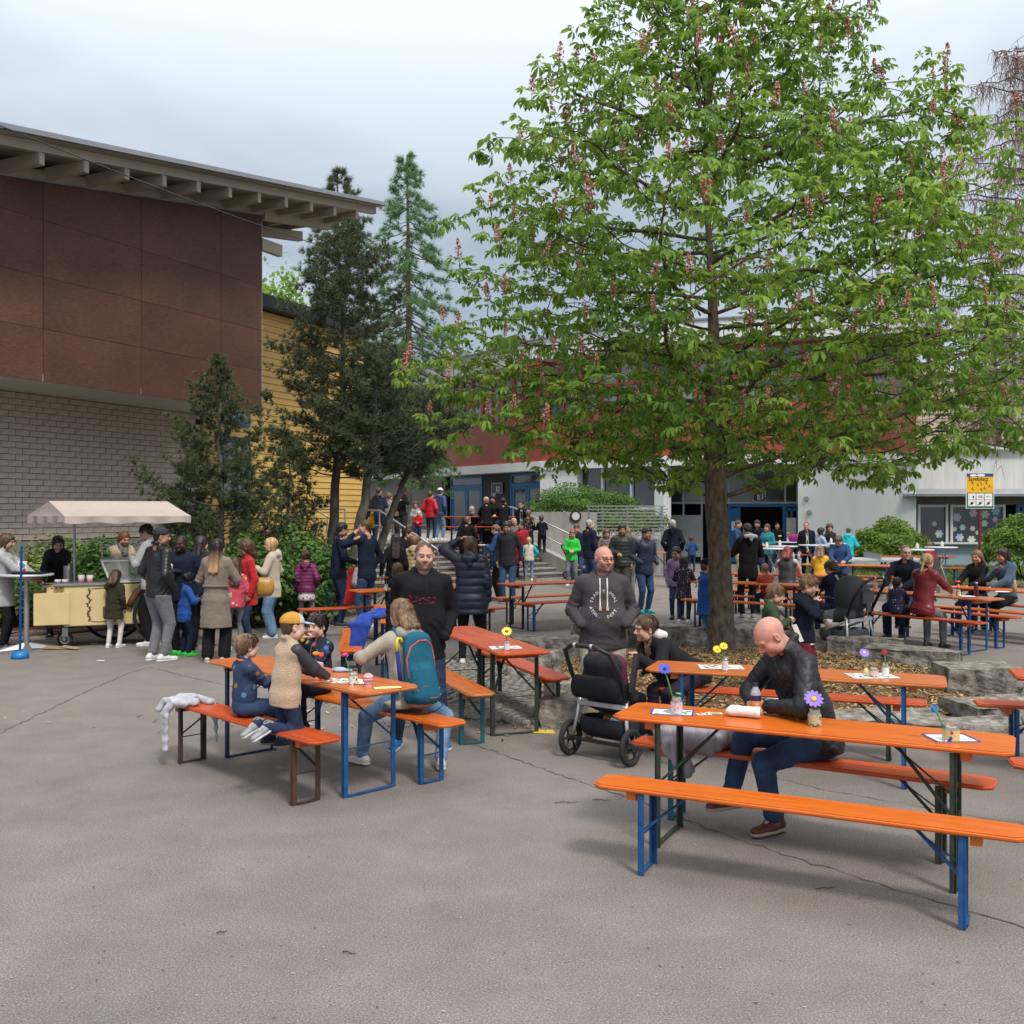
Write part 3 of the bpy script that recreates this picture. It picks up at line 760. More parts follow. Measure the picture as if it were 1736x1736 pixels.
def railing(name, lab, pts, posts, z0f, hh=.9, rails=(0, .45), mat=m_steel, r=.024, lowf=None):
 o=thing(name, lab, 'railing', pts[0])
 b=Vector(pts[0])
 for d in rails:
  MB().tube([Vector(p)+Vector((0, 0, hh-d))-b for p in pts], r if d==0 else r*.75, 8).build('rail', mat, o)
 for p in posts:
  p=Vector(p)
  MB().cyl(p-b, p-b+Vector((0, 0, hh)), r, n=8).build('post', mat, o)
 return o
def stp(x, y, i):
 q=ST.m@Vector((x, y, 0))+S0;q.z=i; return q
c0, c1, c2=CK.m@Vector((.14, -.2, .45))+S1, CK.m@Vector((.14, 2.5, 1.3))+S1, CK.m@Vector((.14, 3.1, 1.36))+S1
railing('stair_handrail', 'steel handrail on the cheek wall at the right side of the steps', [c0, c1, c2], [c0, (c0+c1)/2, c1], None, .85)
xm=5.05
q0, q1, q2=stp(xm, -.1, 0.), stp(xm, yT, TZ), stp(xm, yT+.9, TZ)
railing('stair_handrail', 'steel handrail running down the middle of the steps', [q0, q1, q2], [q0, (q0+q1)/2, q1, q2], None, .95)
xm=2.9
q0, q1, q2=stp(xm, yT-.6, TZ-.2), stp(xm, yT+.1, TZ), stp(xm+1.2, yT+.4, TZ)
railing('terrace_railing', 'short steel railing with posts at the top of the steps, by the red jacket', [q0, q1, q2], [q0, q1, q2], None, .98)
sc0=at(996, 33.0);fw=130*33/F
screen=thing('slatted_screen', 'grey steel screen of horizontal bars in front of the entrance bush', 'fence', (sc0.x, 33.0, 0))
for i in range(14):
 z=2.19-i*.105
 xl=0 if i<6 else .15*(i-5)
 MB().box(((fw+xl)/2+(.06 if i%2 else 0), 0, z), (fw-xl+.1, .05, .035)).build('slat', m_steel, screen)
for x in (.04, fw*.2, fw*.52, fw*.97):
 MB().box((x, .04, 1.1), (.06, .05, 2.2)).build('post', m_steel, screen)
o=MB().box((0, 0, .55), (2.3, .2, 1.1)).build('low_concrete_wall', m_conc, loc=at(1080, 33.6));tag(o, 'low concrete wall behind the slatted screen', 'wall')
# ======= planting bed at the left with log edging
bed_pts=[P(-150, 1080), P(0, 1080), P(110, 1075), P(250, 1062), P(330, 1055), P(420, 1052), P(520, 1048), P(640, 1012), P(655, 999)]
poly=[(p.x, p.y) for p in bed_pts]+[(-5.6, 26), (-6, 29), (-9, 34), (-16, 36), (-22, 16)]
bed=MB().prism(poly, -.1, .1).build('planting_bed', m_soil);tag(bed, kind='structure')
for i in range(len(bed_pts)-1):
 a, b=bed_pts[i], bed_pts[i+1]
 n=max(1, round((b-a).length/1.1))
 for k in range(n):
  p, q=a.lerp(b, k/n), a.lerp(b, (k+.93)/n)
  o=MB().tube([Vector((0, 0, .03)), (q-p)*.5+Vector((0, 0, .035)), (q-p)+Vector((0, 0, .03))], [.052, .06, .05], 9).build('edging_log', m_log, loc=p)
  tag(o, 'round weathered log edging the planting bed', 'log', 'edging logs along the planting bed')
lw=[(10.2, 27.6), (30, 27.6), (30, 36.6), (10.2, 36.6)]
lw=[(9.8, 30.2), (12.5, 27.3), (30, 26.0), (30, 36.5), (14, 36.6), (9.5, 37)]
tag(MB().prism(lw, -.1, .05).build('lawn', m_lawn), kind='structure')
for i in range(9):
 p=Vector((12.4+i*1.25, 27.2-.06*i, 0))
 o=MB().tube([(0, 0, .08), (.6, 0, .085), (1.2, -.02, .08)], [.09, .1, .09], 9).build('border_log', m_log, loc=p)
 tag(o, 'thick log edging the lawn strip by the annex', 'log', 'border logs along the lawn')
# ======= tree ring of granite blocks, mulch and cobbles
RC=Vector((2.6, 12.35, 0))
def stone(px, py, zt, L, W, Hh, ang, lab, seed, zb=-.02):
 """a rough block with uneven split faces, top centre at photo px,py and height zt"""
 c=P(px, py, zt);c.z=0
 rr=random.Random(seed)
 bm=bmesh.new()
 bmesh.ops.create_cube(bm, size=1)
 for v in bm.verts:v.co=Vector((v.co.x*L, v.co.y*W, (v.co.z+.5)*(zt-zb)+zb))
 for v in bm.verts:
  v.co.x+=rr.uniform(-.07, .07)*L*.6;v.co.y+=rr.uniform(-.1, .1)*W*.6;v.co.z+=rr.uniform(-.025, .025)
 bmesh.ops.subdivide_edges(bm, edges=bm.edges, cuts=7, use_grid_fill=True)
 bm.normal_update()
 from mathutils import noise as mn
 for v in bm.verts:
  p=v.co*2.2+Vector((seed*3.1, 0, 0));p2=v.co*9+Vector((0, seed*1.7, 0))
  d=mn.noise(p)*.05+mn.noise(p2)*.035
  v.co+=v.normal*d*(1 if abs(v.normal.z)<.7 else .45)
 for f in bm.faces:f.smooth=False
 me=bpy.data.meshes.new('granite_block');bm.to_mesh(me);bm.free();me.materials.append(m_stone)
 o=bpy.data.objects.new('granite_block', me);o.location=c;o.rotation_euler=(0, 0, ang)
 link(o);tag(o, lab, 'stone', 'granite blocks ringing the tree'); return o
STN=[
 (930, 1080, .42, 1.0, .50, .12, 'long rough granite block at the left end of the ring, behind the red table'),
 (905, 1105, .38, .55, .42, -.5, 'small granite block beside the long left end block'),
 (1015, 1058, .40, .9, .42, -.1, 'granite block directly behind the man in the grey hoodie'),
 (1110, 1059, .38, 1.0, .40, -.05, 'flat granite block between the hoodie man and the tree trunk'),
 (1190, 1063, .38, .65, .42, -.05, 'granite block just left of the chestnut trunk'),
 (1268, 1062, .46, .42, .50, -.1, 'upright granite block just right of the chestnut trunk'),
 (1315, 1070, .36, .8, .45, -.15, 'granite block behind the two standing boys'),
 (1400, 1072, .38, 1.0, .50, -.3, 'granite block in front of the grey pushchair'),
 (1470, 1080, .40, 1.1, .55, -.35, 'long granite block below the bench of the woman in red'),
 (1548, 1098, .40, 1.15, .50, -.62, 'pale topped granite block in the right part of the ring'),
 (1655, 1126, .44, .82, .62, -.12, 'big square granite block at the right end of the ring'),
 (975, 1150, .30, .6, .7, .3, 'low granite block at the left of the ring beside the bench end'),
 (1000, 1180, .33, .9, .55, -.3, 'granite block hidden behind the pushchair wheels'),
 (1170, 1206, .26, 1.0, .45, .05, 'dark granite block under the table with the leaning girl'),
 (1290, 1214, .22, .9, .45, .03, 'granite block behind the bald seated man'),
 (1490, 1212, .10, 1.3, .55, .02, 'flat granite slab beyond the front table'),
 (1620, 1222, .10, 1.1, .5, .08, 'flat granite slab at the right edge of the mulch'),
 (1690, 1190, .16, 1.0, .5, .3, 'tilted granite slab under the bench at the right edge')]
for i, (px, py, zt, L, W, a, lab) in enumerate(STN):stone(px, py, zt*.82, L*.92, W*.88, zt, a, lab, i+3)
def mulch():
 n=64;vs=[];fs=[]
 rings=[0, .35, .7, 1.0]
 for r in rings:
  for i in range(n):
   t=2*math.pi*i/n
   vs.append((RC.x+.35+r*(2.75)*math.cos(t), RC.y-.1+r*2.55*math.sin(t), .03+.17*(1-r**2)))
 for k in range(3):
  for i in range(n):fs.append((k*n+i, k*n+(i+1)%n, (k+1)*n+(i+1)%n, (k+1)*n+i))
 tag(MB().add(vs, fs, 0, True).build('mulch_bed', m_mulchb), kind='structure')
 N=15000
 t=RNG.random(N)*6.283;r=np.sqrt(RNG.random(N))
 X=RC.x+.35+r*2.72*np.cos(t);Y=RC.y-.1+r*2.52*np.sin(t);Z=.04+.17*(1-r**2)+RNG.random(N)*.015
 k=1800
 X2=RC.x+RNG.normal(0, 2.4, k);Y2=RC.y-2.2+RNG.normal(0, .45, k)
 X=np.concatenate([X, X2]);Y=np.concatenate([Y, Y2]);Z=np.concatenate([Z, np.full(k, .012)]);N+=k
 tv=np.array([(-1, -.28, 0), (1, -.2, .05), (.9, .3, 0), (-.8, .24, .08), (0, 0, .22)]);tf=np.array([(0, 1, 4), (1, 2, 4), (2, 3, 4), (3, 0, 4)])
 zd=np.stack([RNG.normal(0, .35, N), RNG.normal(0, .35, N), np.ones(N)], 1)
 V, Fq=scatter(tv, tf, tf34(rot_mats(N, zd), np.stack([X, Y, Z], 1), .014+.022*RNG.random(N)))
 mi=np.repeat(RNG.choice(4, N, p=[.35, .3, .2, .15]), 4)
 o=np_obj('wood_chips', V, Fq, [M('chip_tan', (.42, .27, .12), .85, .2), M('chip_brown', (.22, .125, .055), .85, .2), M('chip_pale', (.55, .41, .22), .85, .2), M('chip_dark', (.08, .045, .022), .9, .2)], mi=mi, smooth=False)
 tag(o, 'bark and wood chip mulch around the tree', 'mulch', kind='stuff')
mulch()
def cobbles():
 base=MB()
 L1=[(-1.15, 10.2), (.1, 9.6), (1.2, 9.9), (1.0, 11.2), (.2, 12.4), (.3, 14.3), (-.6, 14.4), (-1.3, 12.6)]
 L2=[(4.6, 9.6), (6.4, 9.8), (7.6, 10.6), (7.4, 13.2), (5.7, 12.6), (5.2, 11.2)]
 protos=[]
 for i in range(5):
  rr=random.Random(i)
  bm=bmesh.new();bmesh.ops.create_cube(bm, size=1)
  for v in bm.verts:
   v.co=Vector((v.co.x*.105, v.co.y*.095, v.co.z*.06-.012))
   if v.co.z>0:v.co.x*=.86;v.co.y*=.86;v.co.x+=rr.uniform(-.006, .006);v.co.y+=rr.uniform(-.006, .006);v.co.z+=rr.uniform(-.005, .005)
  bmesh.ops.bevel(bm, geom=bm.edges[:], offset=.010, segments=1, affect='EDGES')
  for f in bm.faces:f.smooth=True
  me=bpy.data.meshes.new('cobble');bm.to_mesh(me);bm.free();me.materials.append(m_cob);protos.append(me)
 def inside(p, poly):
  c=False;j=len(poly)-1
  for i in range(len(poly)):
   if (poly[i][1]>p[1])!=(poly[j][1]>p[1]) and p[0]<(poly[j][0]-poly[i][0])*(p[1]-poly[i][1])/(poly[j][1]-poly[i][1])+poly[i][0]:c= not c
   j=i
  return c
 allp=[]
 for pi, poly in enumerate((L1, L2)):
  b=MB().prism(poly, -.05, .004).build('joint_sand', m_soil);tag(b, kind='structure')
  cx=-1.6 if pi==0 else 9
  cy=9.0 if pi==0 else 8
  r=.4
  while r<9:
   n=int(2*math.pi*r/.112)
   for i in range(n):
    t=2*math.pi*i/n+r*3
    x, y=cx+r*math.cos(t)+random.uniform(-.006, .006), cy+r*math.sin(t)+random.uniform(-.006, .006)
    if inside((x, y), poly):allp.append((y, x, t, pi))
   r+=.104
 allp.sort()
 pave=thing('cobble_paving', 'curved courses of small grey cobbles around the tree ring', 'paving', (0, 9, 0));pave['kind']='structure'
 rest=MB()
 for k, (y, x, t, pi) in enumerate(allp):
  zz=.022+random.uniform(-.004, .006)
  if k<300:
   o=bpy.data.objects.new('cobble', protos[k%5]);link(o, pave);o.location=(x, y-9, zz);o.rotation_euler=(0, 0, t)
  else:
   rest.box((x, y-9, zz-.012), (.095, .086, .06), (random.uniform(-.05, .05), random.uniform(-.05, .05), t), taper=.86)
 o=rest.build('cobble_courses', m_cob, pave);o['kind']='stuff'
cobbles()
# ======= red horse chestnut in the ring
m_bark=M('chestnut_bark', (.075, .055, .038), .95, .35, 16, 1., 24, stretch=(1, 1, .5), col2=(.20, .155, .115), detail=8)
m_twigb=M('chestnut_twig', (.05, .042, .032), .9, .25, 8)
m_leaf=leafmat('chestnut_leaf', (.058, .150, .022), (.24, .39, .058), .42, .42)
m_leafd=m_leaf
m_bloss=[M('blossom_pink', (.55, .24, .19), .7, .2), M('blossom_peach', (.62, .36, .25), .7, .2), M('blossom_red', (.42, .13, .10), .7, .2)]
def tube_np(chains, sides):
 """many tapered tubes as one V,F; chains = list of (pts (k,3), radii (k))"""
 Vs, Fs, off=[], [], 0
 ang=np.arange(sides)*2*np.pi/sides
 for pts, rad in chains:
  pts=np.asarray(pts, float);k=len(pts)
  if k<2: continue
  d=np.gradient(pts, axis=0);d/=np.linalg.norm(d, axis=1, keepdims=True)+1e-9
  u=np.array([0, 0, 1.]) if abs(d[0, 2])<.9 else np.array([1., 0, 0])
  x=np.cross(d, u);x/=np.linalg.norm(x, axis=1, keepdims=True)+1e-9
  y=np.cross(d, x)
  ring=pts[:, None]+(x[:, None]*np.cos(ang)[None, :, None]+y[:, None]*np.sin(ang)[None, :, None])*np.asarray(rad)[:, None, None]
  Vs.append(ring.reshape(-1, 3))
  i=np.arange(k-1)[:, None]*sides;j=np.arange(sides)[None];j2=(j+1)%sides
  Fs.append((np.stack([i+j, i+j2, i+sides+j2, i+sides+j], 2)+off).reshape(-1, 4))
  off+=k*sides
 return np.concatenate(Vs), np.concatenate(Fs)
def colonize(base_nodes, attr, step, di, dk, iters, rng, trop=(0, 0, .0)):
 """space colonisation; base_nodes: list of (pos, parent)"""
 cap=30000
 P_=np.zeros((cap, 3));par=np.full(cap, -1)
 n=len(base_nodes)
 for i, (p, q) in enumerate(base_nodes):P_[i]=p;par[i]=q
 A=attr.copy()
 near=np.full(len(A), 1e9);nid=np.zeros(len(A), int)
 def upd(i0, i1):
  for s in range(i0, i1, 400):
   e=min(i1, s+400)
   D=np.linalg.norm(A[:, None]-P_[None, s:e], axis=2)
   j=D.argmin(1);d=D[np.arange(len(A)), j]
   m=d<near;near[m]=d[m];nid[m]=s+j[m]
 upd(0, n)
 for it in range(iters):
  act=near<di
  if not act.any(): break
  ids=nid[act];v=A[act]-P_[ids];v/=np.linalg.norm(v, axis=1, keepdims=True)+1e-9
  uq, inv=np.unique(ids, return_inverse=True)
  S=np.zeros((len(uq), 3));np.add.at(S, inv, v)
  S/=np.linalg.norm(S, axis=1, keepdims=True)+1e-9
  S+=rng.normal(0, .12, S.shape)+np.array(trop)
  S/=np.linalg.norm(S, axis=1, keepdims=True)
  new=P_[uq]+S*step
  ok=np.array([np.linalg.norm(P_[:n]-q, axis=1).min()>step*.6 for q in new])
  new, uq=new[ok], uq[ok]
  if n+len(new)>cap: break
  P_[n:n+len(new)]=new;par[n:n+len(new)]=uq
  n0=n;n+=len(new)
  upd(n0, n)
  keep=near>dk
  A=A[keep];near=near[keep];nid=nid[keep]
  if len(A)==0: break
 return P_[:n], par[:n]
def chestnut():
 rng=np.random.default_rng(5)
 bx, by=2.76, 13.5
 def trunk_p(z): return np.array([bx-.03*(z-.2)+.02*math.sin(z*1.7), by+.015*math.sin(z), z])
 zt=[2.3, 2.8, 3.3, 4.0, 4.6, 5.2, 5.8, 6.4, 7.0, 7.8, 8.6, 9.4, 10.1]
 rt=[1.3, 3.1, 3.9, 4.0, 3.95, 3.9, 3.9, 3.1, 2.5, 1.95, 1.45, .9, .25]
 clumps=[]
 while len(clumps)<1420:
  z=rng.uniform(2.4, 9.9) if rng.random()>.12 else rng.uniform(2.4, 4.2);a=rng.uniform(0, 6.283)
  R0=np.interp(z, zt, rt)*(1+.13*math.sin(3*a+z*1.3)+.10*math.sin(5*a-z*2.1))
  if math.cos(a)<-.3 and z<5.6:R0*=.87
  r=R0*math.sqrt(rng.uniform(.10, 1.0))
  if rng.random()>r/4.6+.30: continue
  clumps.append((bx+.06+.35*max(0, math.cos(a))*(z<4.6)+r*math.cos(a), by+.85*r*math.sin(a), z+.12*(R0-r)-.0))
 clumps=np.array(clumps)
 A=np.repeat(clumps, 4, 0)+rng.normal(0, .17, (len(clumps)*4, 3))
 zmin=2.15+.0*A[:, 0]
 A=A[A[:, 2]>zmin]
 base=[(trunk_p(.2+.2*i), i-1) for i in range(36)]
 Pn, par=colonize(base, A, .17, 2.6, .24, 130, rng, (0, 0, .20))
 n=len(Pn)
 kids=[[] for _ in range(n)]
 for i in range(1, n):kids[par[i]].append(i)
 rad=np.zeros(n);e=2.35;cnt=np.zeros(n)
 for i in range(n-1, -1, -1):
  rad[i]=(.0052**e if not kids[i] else sum(rad[k]**e for k in kids[i]))**(1/e) if kids[i] else .0052
 sc=.13/rad[14]
 rad=np.where(rad*sc>.02, rad*sc, .0052+(rad-.0052)*.9*1.1)
 rad=np.minimum(rad, .16)
 tr=set(range(36))
 root=thing('chestnut_tree', 'flowering red chestnut tree with fresh green leaves inside the stone ring', 'tree', (bx, by, .12))
 off=np.array([bx, by, .12])
 tz=[.08, .2, .4, .7, 1.2, 1.8, 2.4, 3.0, 3.4, 3.9, 4.5, 5.2, 6, 6.8, 7.2]
 trad=[.20, .18, .168, .16, .152, .145, .14, .134, .115, .09, .07, .05, .036, .025, .015]
 ns=28;vs=[]
 from mathutils import noise as mn
 zz=np.linspace(.05, 7.2, 120)
 for z in zz:
  c=trunk_p(z)-off;r=np.interp(z, tz, trad)
  for j in range(ns):
   t=2*math.pi*j/ns
   k=r*(1+.05*mn.noise((math.cos(t)*2, math.sin(t)*2, z*1.3))+.06*mn.noise((math.cos(t)*7, math.sin(t)*7, z*6)))
   vs.append((c[0]+k*math.cos(t), c[1]+k*math.sin(t), c[2]))
 fs=[(i*ns+j, i*ns+(j+1)%ns, (i+1)*ns+(j+1)%ns, (i+1)*ns+j) for i in range(len(zz)-1) for j in range(ns)]
 MB().add(vs, fs, 0, True).build('trunk', m_bark, root)
 chains_big, chains_small=[], []
 stack=[(c, i) for i in range(36) for c in kids[i] if c>=36]
 while stack:
  s0, p0=stack.pop()
  ch=[p0, s0]
  while kids[ch[-1]]:
   ks=sorted(kids[ch[-1]], key=lambda k:-rad[k])
   for k in ks[1:]:stack.append((k, ch[-1]))
   ch.append(ks[0])
  pts=Pn[ch]-off;rr=rad[ch].copy();rr[0]=rr[1]
  if len(pts)>4:
   q=pts.copy();q[1:-1]=(pts[:-2]+2*pts[1:-1]+pts[2:])/4;pts=q
  if rr[1]>.022:chains_big.append((pts, rr))
  else:chains_small.append((pts, rr))
 chains_big.sort(key=lambda c:-c[1][1])
 for pts, rr in chains_big[:40]:
  V, Fq=tube_np([(pts, rr)], 8);np_obj('limb', V, Fq, m_bark, root)
 chains_small+=chains_big[40:]
 V, Fq=tube_np(chains_small, 5);o=np_obj('twigs', V, Fq, m_twigb, root);o['kind']='stuff'
 depth=np.zeros(n, int)
 for i in range(n-1, 0, -1):
  if kids[i]:depth[i]=1+min(depth[k] for k in kids[i])
 cand=[i for i in range(36, n) if (not kids[i]) or (depth[i]<=4 and rng.random()<.85)]
 dirs=np.array([Pn[i]-Pn[par[i]] for i in cand]);dirs/=np.linalg.norm(dirs, axis=1, keepdims=True)+1e-9
 pos=np.array([Pn[i] for i in cand])
 print('chestnut nodes', n, 'shoots', len(cand))
 def leaf_t(nl, droop, seed):
  rr=random.Random(seed);V=[];Fq=[]
  V+=[(0, 0, 0), (0, 0, 0), (0, 0, 0), (0, 0, 0)]
  for k in range(nl):
   a=(k-(nl-1)/2)*(R(205)/(nl-1))+rr.uniform(-.06, .06)
   L=(.165 if nl%2 and k==nl//2 else .15-.02*abs(k-(nl-1)/2))*rr.uniform(.85, 1.1)
   W=L*.21
   d=droop+rr.uniform(-.2, .25)
   def pt(t, w, up):
    x, z=t*L, -math.sin(d)*L*t*t*.9+up
    r=x*math.cos(d*t*.7)
    return (r*math.cos(a+math.pi/2)-w*math.sin(a+math.pi/2), r*math.sin(a+math.pi/2)+w*math.cos(a+math.pi/2), z)
   b=len(V)
   V+=[pt(.03, 0, 0), pt(.42, W*.62, .008), pt(.76, W, .008), pt(1, 0, -.01), pt(.76, -W, .008), pt(.42, -W*.62, .008), pt(.42, 0, -.012), pt(.76, 0, -.014)]
   Fq+=[(b, b+6, b+1, b), (b+1, b+6, b+7, b+2), (b+2, b+7, b+3, b+2), (b, b+5, b+6, b), (b+5, b+4, b+7, b+6), (b+4, b+3, b+7, b+4)]
  V=V[4:];Fq=[tuple(i-4 for i in f) for f in Fq]
  T=[]
  for f in Fq:
   f=list(dict.fromkeys(f));T.append((f[0], f[1], f[2]))
   if len(f)==4:T.append((f[0], f[2], f[3]))
  return np.array(V), np.array(T)
 tmpl=[leaf_t(5, .75, 1), leaf_t(7, .6, 2), leaf_t(5, 1.05, 3), leaf_t(6, .35, 4)]
 per=[[], [], [], []]
 for c in range(len(cand)):
  m=rng.integers(4, 8) if not kids[cand[c]] else rng.integers(2, 5)
  a0=rng.uniform(0, 6.28)
  for q in range(m):
   a=a0+q*6.283/m+rng.uniform(-.4, .4)
   out=np.array([math.cos(a), math.sin(a), 0])*rng.uniform(.8, 1.1)+dirs[c]*rng.uniform(.3, .9)+np.array([0, 0, .12])
   out/=np.linalg.norm(out)
   pet=rng.uniform(.07, .17)
   yv=out.copy();up=np.array([0, 0, 1.])+rng.normal(0, .28, 3)
   xv=np.cross(yv, up);xv/=np.linalg.norm(xv)+1e-9;zv=np.cross(xv, yv)
   tl=rng.uniform(-.7, .25);yv2=yv*math.cos(tl)+zv*math.sin(tl);zv2=np.cross(xv, yv2)
   s=rng.uniform(.45, 1.0)
   T=np.zeros((3, 4));T[:, 0]=xv*s;T[:, 1]=yv2*s;T[:, 2]=zv2*s;T[:, 3]=pos[c]+out*pet-off
   per[rng.integers(0, 4)].append(T)
 allT=[(t[1, 3], k, i) for k in range(4) for i, t in enumerate(per[k])]
 allT.sort();chosen=set((k, i) for _, k, i in allT[:300])
 lm=[np_mesh('leaf', v, f, m_leaf, smooth=True) for v, f in tmpl]
 for k in range(4):
  rest=[t for i, t in enumerate(per[k]) if (k, i) not in chosen]
  V, Fq=scatter(tmpl[k][0], tmpl[k][1], np.array(rest))
  o=np_obj('foliage', V, Fq, m_leaf, root);o['kind']='stuff'
  for i, t in enumerate(per[k]):
   if (k, i) in chosen:
    o=bpy.data.objects.new('leaf', lm[k]);link(o, root)
    o.matrix_local=Matrix([list(t[0]), list(t[1]), list(t[2]), [0, 0, 0, 1]])
 def candle(seed):
  rg=np.random.default_rng(seed);N=60
  h=rg.random(N)**.9;rr=.042*(1-h*.8)*rg.uniform(.5, 1.15, N);a=rg.random(N)*6.28
  pos_=np.stack([rr*np.cos(a), rr*np.sin(a), .02+h*.19], 1)
  tv=np.array([(-1, 0, 0), (0, -.7, .5), (1, 0, 0), (0, .7, .6), (0, 0, 1.3)])*.011;tf=np.array([(0, 1, 4), (1, 2, 4), (2, 3, 4), (3, 0, 4)])
  V, Fq=scatter(tv, tf, tf34(rot_mats(N, rng=rg), pos_, rg.uniform(.7, 1.5, N)))
  st, sf=tube_np([(np.array([(0, 0, -.06), (0, 0, .1), (0, 0, .21)]), [.004, .003, .001])], 4)
  mi=np.repeat(rg.choice(3, N, p=[.45, .35, .2]), 4)
  sf3=np.concatenate([sf[:, :3], sf[:, [0, 2, 3]]])+len(V)
  return np_mesh('blossom_candle', np.concatenate([V, st]), np.concatenate([Fq, sf3]), m_bloss+[m_twigb], mi=np.concatenate([mi, np.full(len(sf3), 3)]), smooth=False)
 cm_=[candle(s) for s in range(4)]
 tips=[c for c in range(len(cand)) if not kids[cand[c]]]
 tp=pos[tips];rr=np.hypot(tp[:, 0]-bx, tp[:, 1]-by)/np.interp(tp[:, 2], zt, rt)
 sel=[tips[i] for i in rng.permutation(len(tips)) if rr[i]>.4 and tp[i, 1]<by+1.4 and tp[i, 2]>2.9][:300]
 for q, c in enumerate(sel):
  o=bpy.data.objects.new('blossom_candle', cm_[q%4]);link(o, root)
  o.location=Vector(pos[c]-off)+Vector((0, 0, .06));o.rotation_euler=(rng.normal(0, .16), rng.normal(0, .16), rng.uniform(0, 6))
  s=rng.uniform(.9, 1.5);o.scale=(s, s, s)
chestnut()
# ======= conifers
m_pine=leafmat('pine_needles', (.045, .070, .038), (.105, .135, .070), .10, .6)
m_pineL=leafmat('pine_needles_fresh', (.05, .078, .03), (.13, .155, .07), .12, .6)
m_larch=leafmat('larch_needles', (.075, .16, .06), (.18, .32, .13), .25, .6)
m_pbark=M('pine_bark', (.09, .078, .066), .95, .3, 9, .8, 18, stretch=(1, 1, .4), col2=(.20, .175, .15))
def needle_tuft(n, L, w, seed, up=.55):
 rg=np.random.default_rng(seed);V=[];T=[]
 for i in range(n):
  d=rg.normal(0, 1, 3);d[2]=abs(d[2])*.8+up;d/=np.linalg.norm(d)
  s=np.cross(d, rg.normal(0, 1, 3));s/=np.linalg.norm(s)
  l=L*rg.uniform(.75, 1.1);b=len(V)
  V+=[-s*w, s*w, d*l];T.append((b, b+1, b+2))
 return np.array(V), np.array(T)
def conifer(name, lab, base, trunk, r0, env, nb, tufts, tuft_L, mats, seed, droop=.0, upturn=.35, z0=0., nsub=5, cat='tree', group=None, bark=m_pbark, tw=.006, gap=0.):
 """trunk: list of points relative to base; env: [(t, radius)]; branches in loose whorls with needle tufts"""
 rg=np.random.default_rng(seed)
 root=thing(name, lab, cat, base, 0, group)
 tp=np.array(trunk, float);seg=np.r_[0, np.cumsum(np.linalg.norm(np.diff(tp, axis=0), axis=1))];seg/=seg[-1]
 tt=np.linspace(0, 1, 24);tr=np.stack([np.interp(tt, seg, tp[:, k]) for k in range(3)], 1)
 tr[1:-1, :2]+=rg.normal(0, .02, (22, 2))
 V, Fq=tube_np([(tr, r0*(1-tt*.88))], 10);np_obj('trunk', V, Fq, bark, root)
 ch=[];TP=[];TD=[]
 e=np.array(env)
 for b in range(nb):
  t=e[0, 0]+(e[-1, 0]-e[0, 0])*(b+rg.random())/nb
  Rm=np.interp(t, e[:, 0], e[:, 1])*rg.uniform(.55, 1.12)
  p0=np.array([np.interp(t, tt, tr[:, k]) for k in range(3)])
  a=b*2.4+rg.uniform(-.4, .4)
  d=np.array([math.cos(a), math.sin(a), rg.uniform(-.05, .28)])
  m=7;s=np.linspace(0, 1, m)
  pts=p0+d[None]*(s*Rm)[:, None];pts[:, 2]+=-droop*s*Rm+(upturn*s**2.2)*Rm*.6
  pts[1:, :]+=rg.normal(0, .03*Rm, (m-1, 3))*s[1:, None]
  r=max(.008, r0*.28*(Rm/(e[:, 1].max()+.01))*(1-t*.5))
  ch.append((pts, r*(1-s*.8)))
  for q in range(nsub):
   u=rg.uniform(.25, 1);k=np.array([np.interp(u, s, pts[:, j]) for j in range(3)])
   a2=a+rg.choice([-1, 1])*rg.uniform(.4, 1.1)
   l2=Rm*rg.uniform(.18, .42)*(1.2-u*.5)
   d2=np.array([math.cos(a2), math.sin(a2), rg.uniform(-.1, .35)-droop])
   pp=k+d2[None]*(np.linspace(0, 1, 4)*l2)[:, None];pp[:, 2]+=upturn*.4*l2*np.linspace(0, 1, 4)**2
   ch.append((pp, r*.4*(1-np.linspace(0, 1, 4)*.7)))
   nt=max(2, int(tufts*l2))
   w_=rg.uniform(.1, 1.05, nt)
   for w in w_:
    j=np.array([np.interp(min(w, 1), np.linspace(0, 1, 4), pp[:, x]) for x in range(3)])
    TP.append(j+rg.normal(0, .045, 3));TD.append(d2+np.array([0, 0, .5])+rg.normal(0, .35, 3))
  nt=max(2, int(tufts*Rm*.6))
  for w in rg.uniform(.35, 1.03, nt):
   j=np.array([np.interp(min(w, 1), s, pts[:, x]) for x in range(3)])
   TP.append(j+rg.normal(0, .05, 3));TD.append(d+np.array([0, 0, .6])+rg.normal(0, .35, 3))
 V, Fq=tube_np(ch, 5);o=np_obj('branches', V, Fq, bark, root);o['kind']='stuff'
 TP=np.array(TP);TD=np.array(TD);k=len(TP)
 tm=[needle_tuft(20, tuft_L, tw, i) for i in range(3)]
 idx=rg.integers(0, 3, k);mt=rg.integers(0, len(mats), k)
 for i in range(3):
  sel=idx==i
  V, Fq=scatter(tm[i][0], tm[i][1], tf34(rot_mats(sel.sum(), TD[sel], rng=rg), TP[sel], rg.uniform(.75, 1.2, sel.sum())))
  o=np_obj('needles', V, Fq, mats, root, mi=np.repeat(mt[sel], len(tm[i][1])), smooth=False);o['kind']='stuff'
 return root
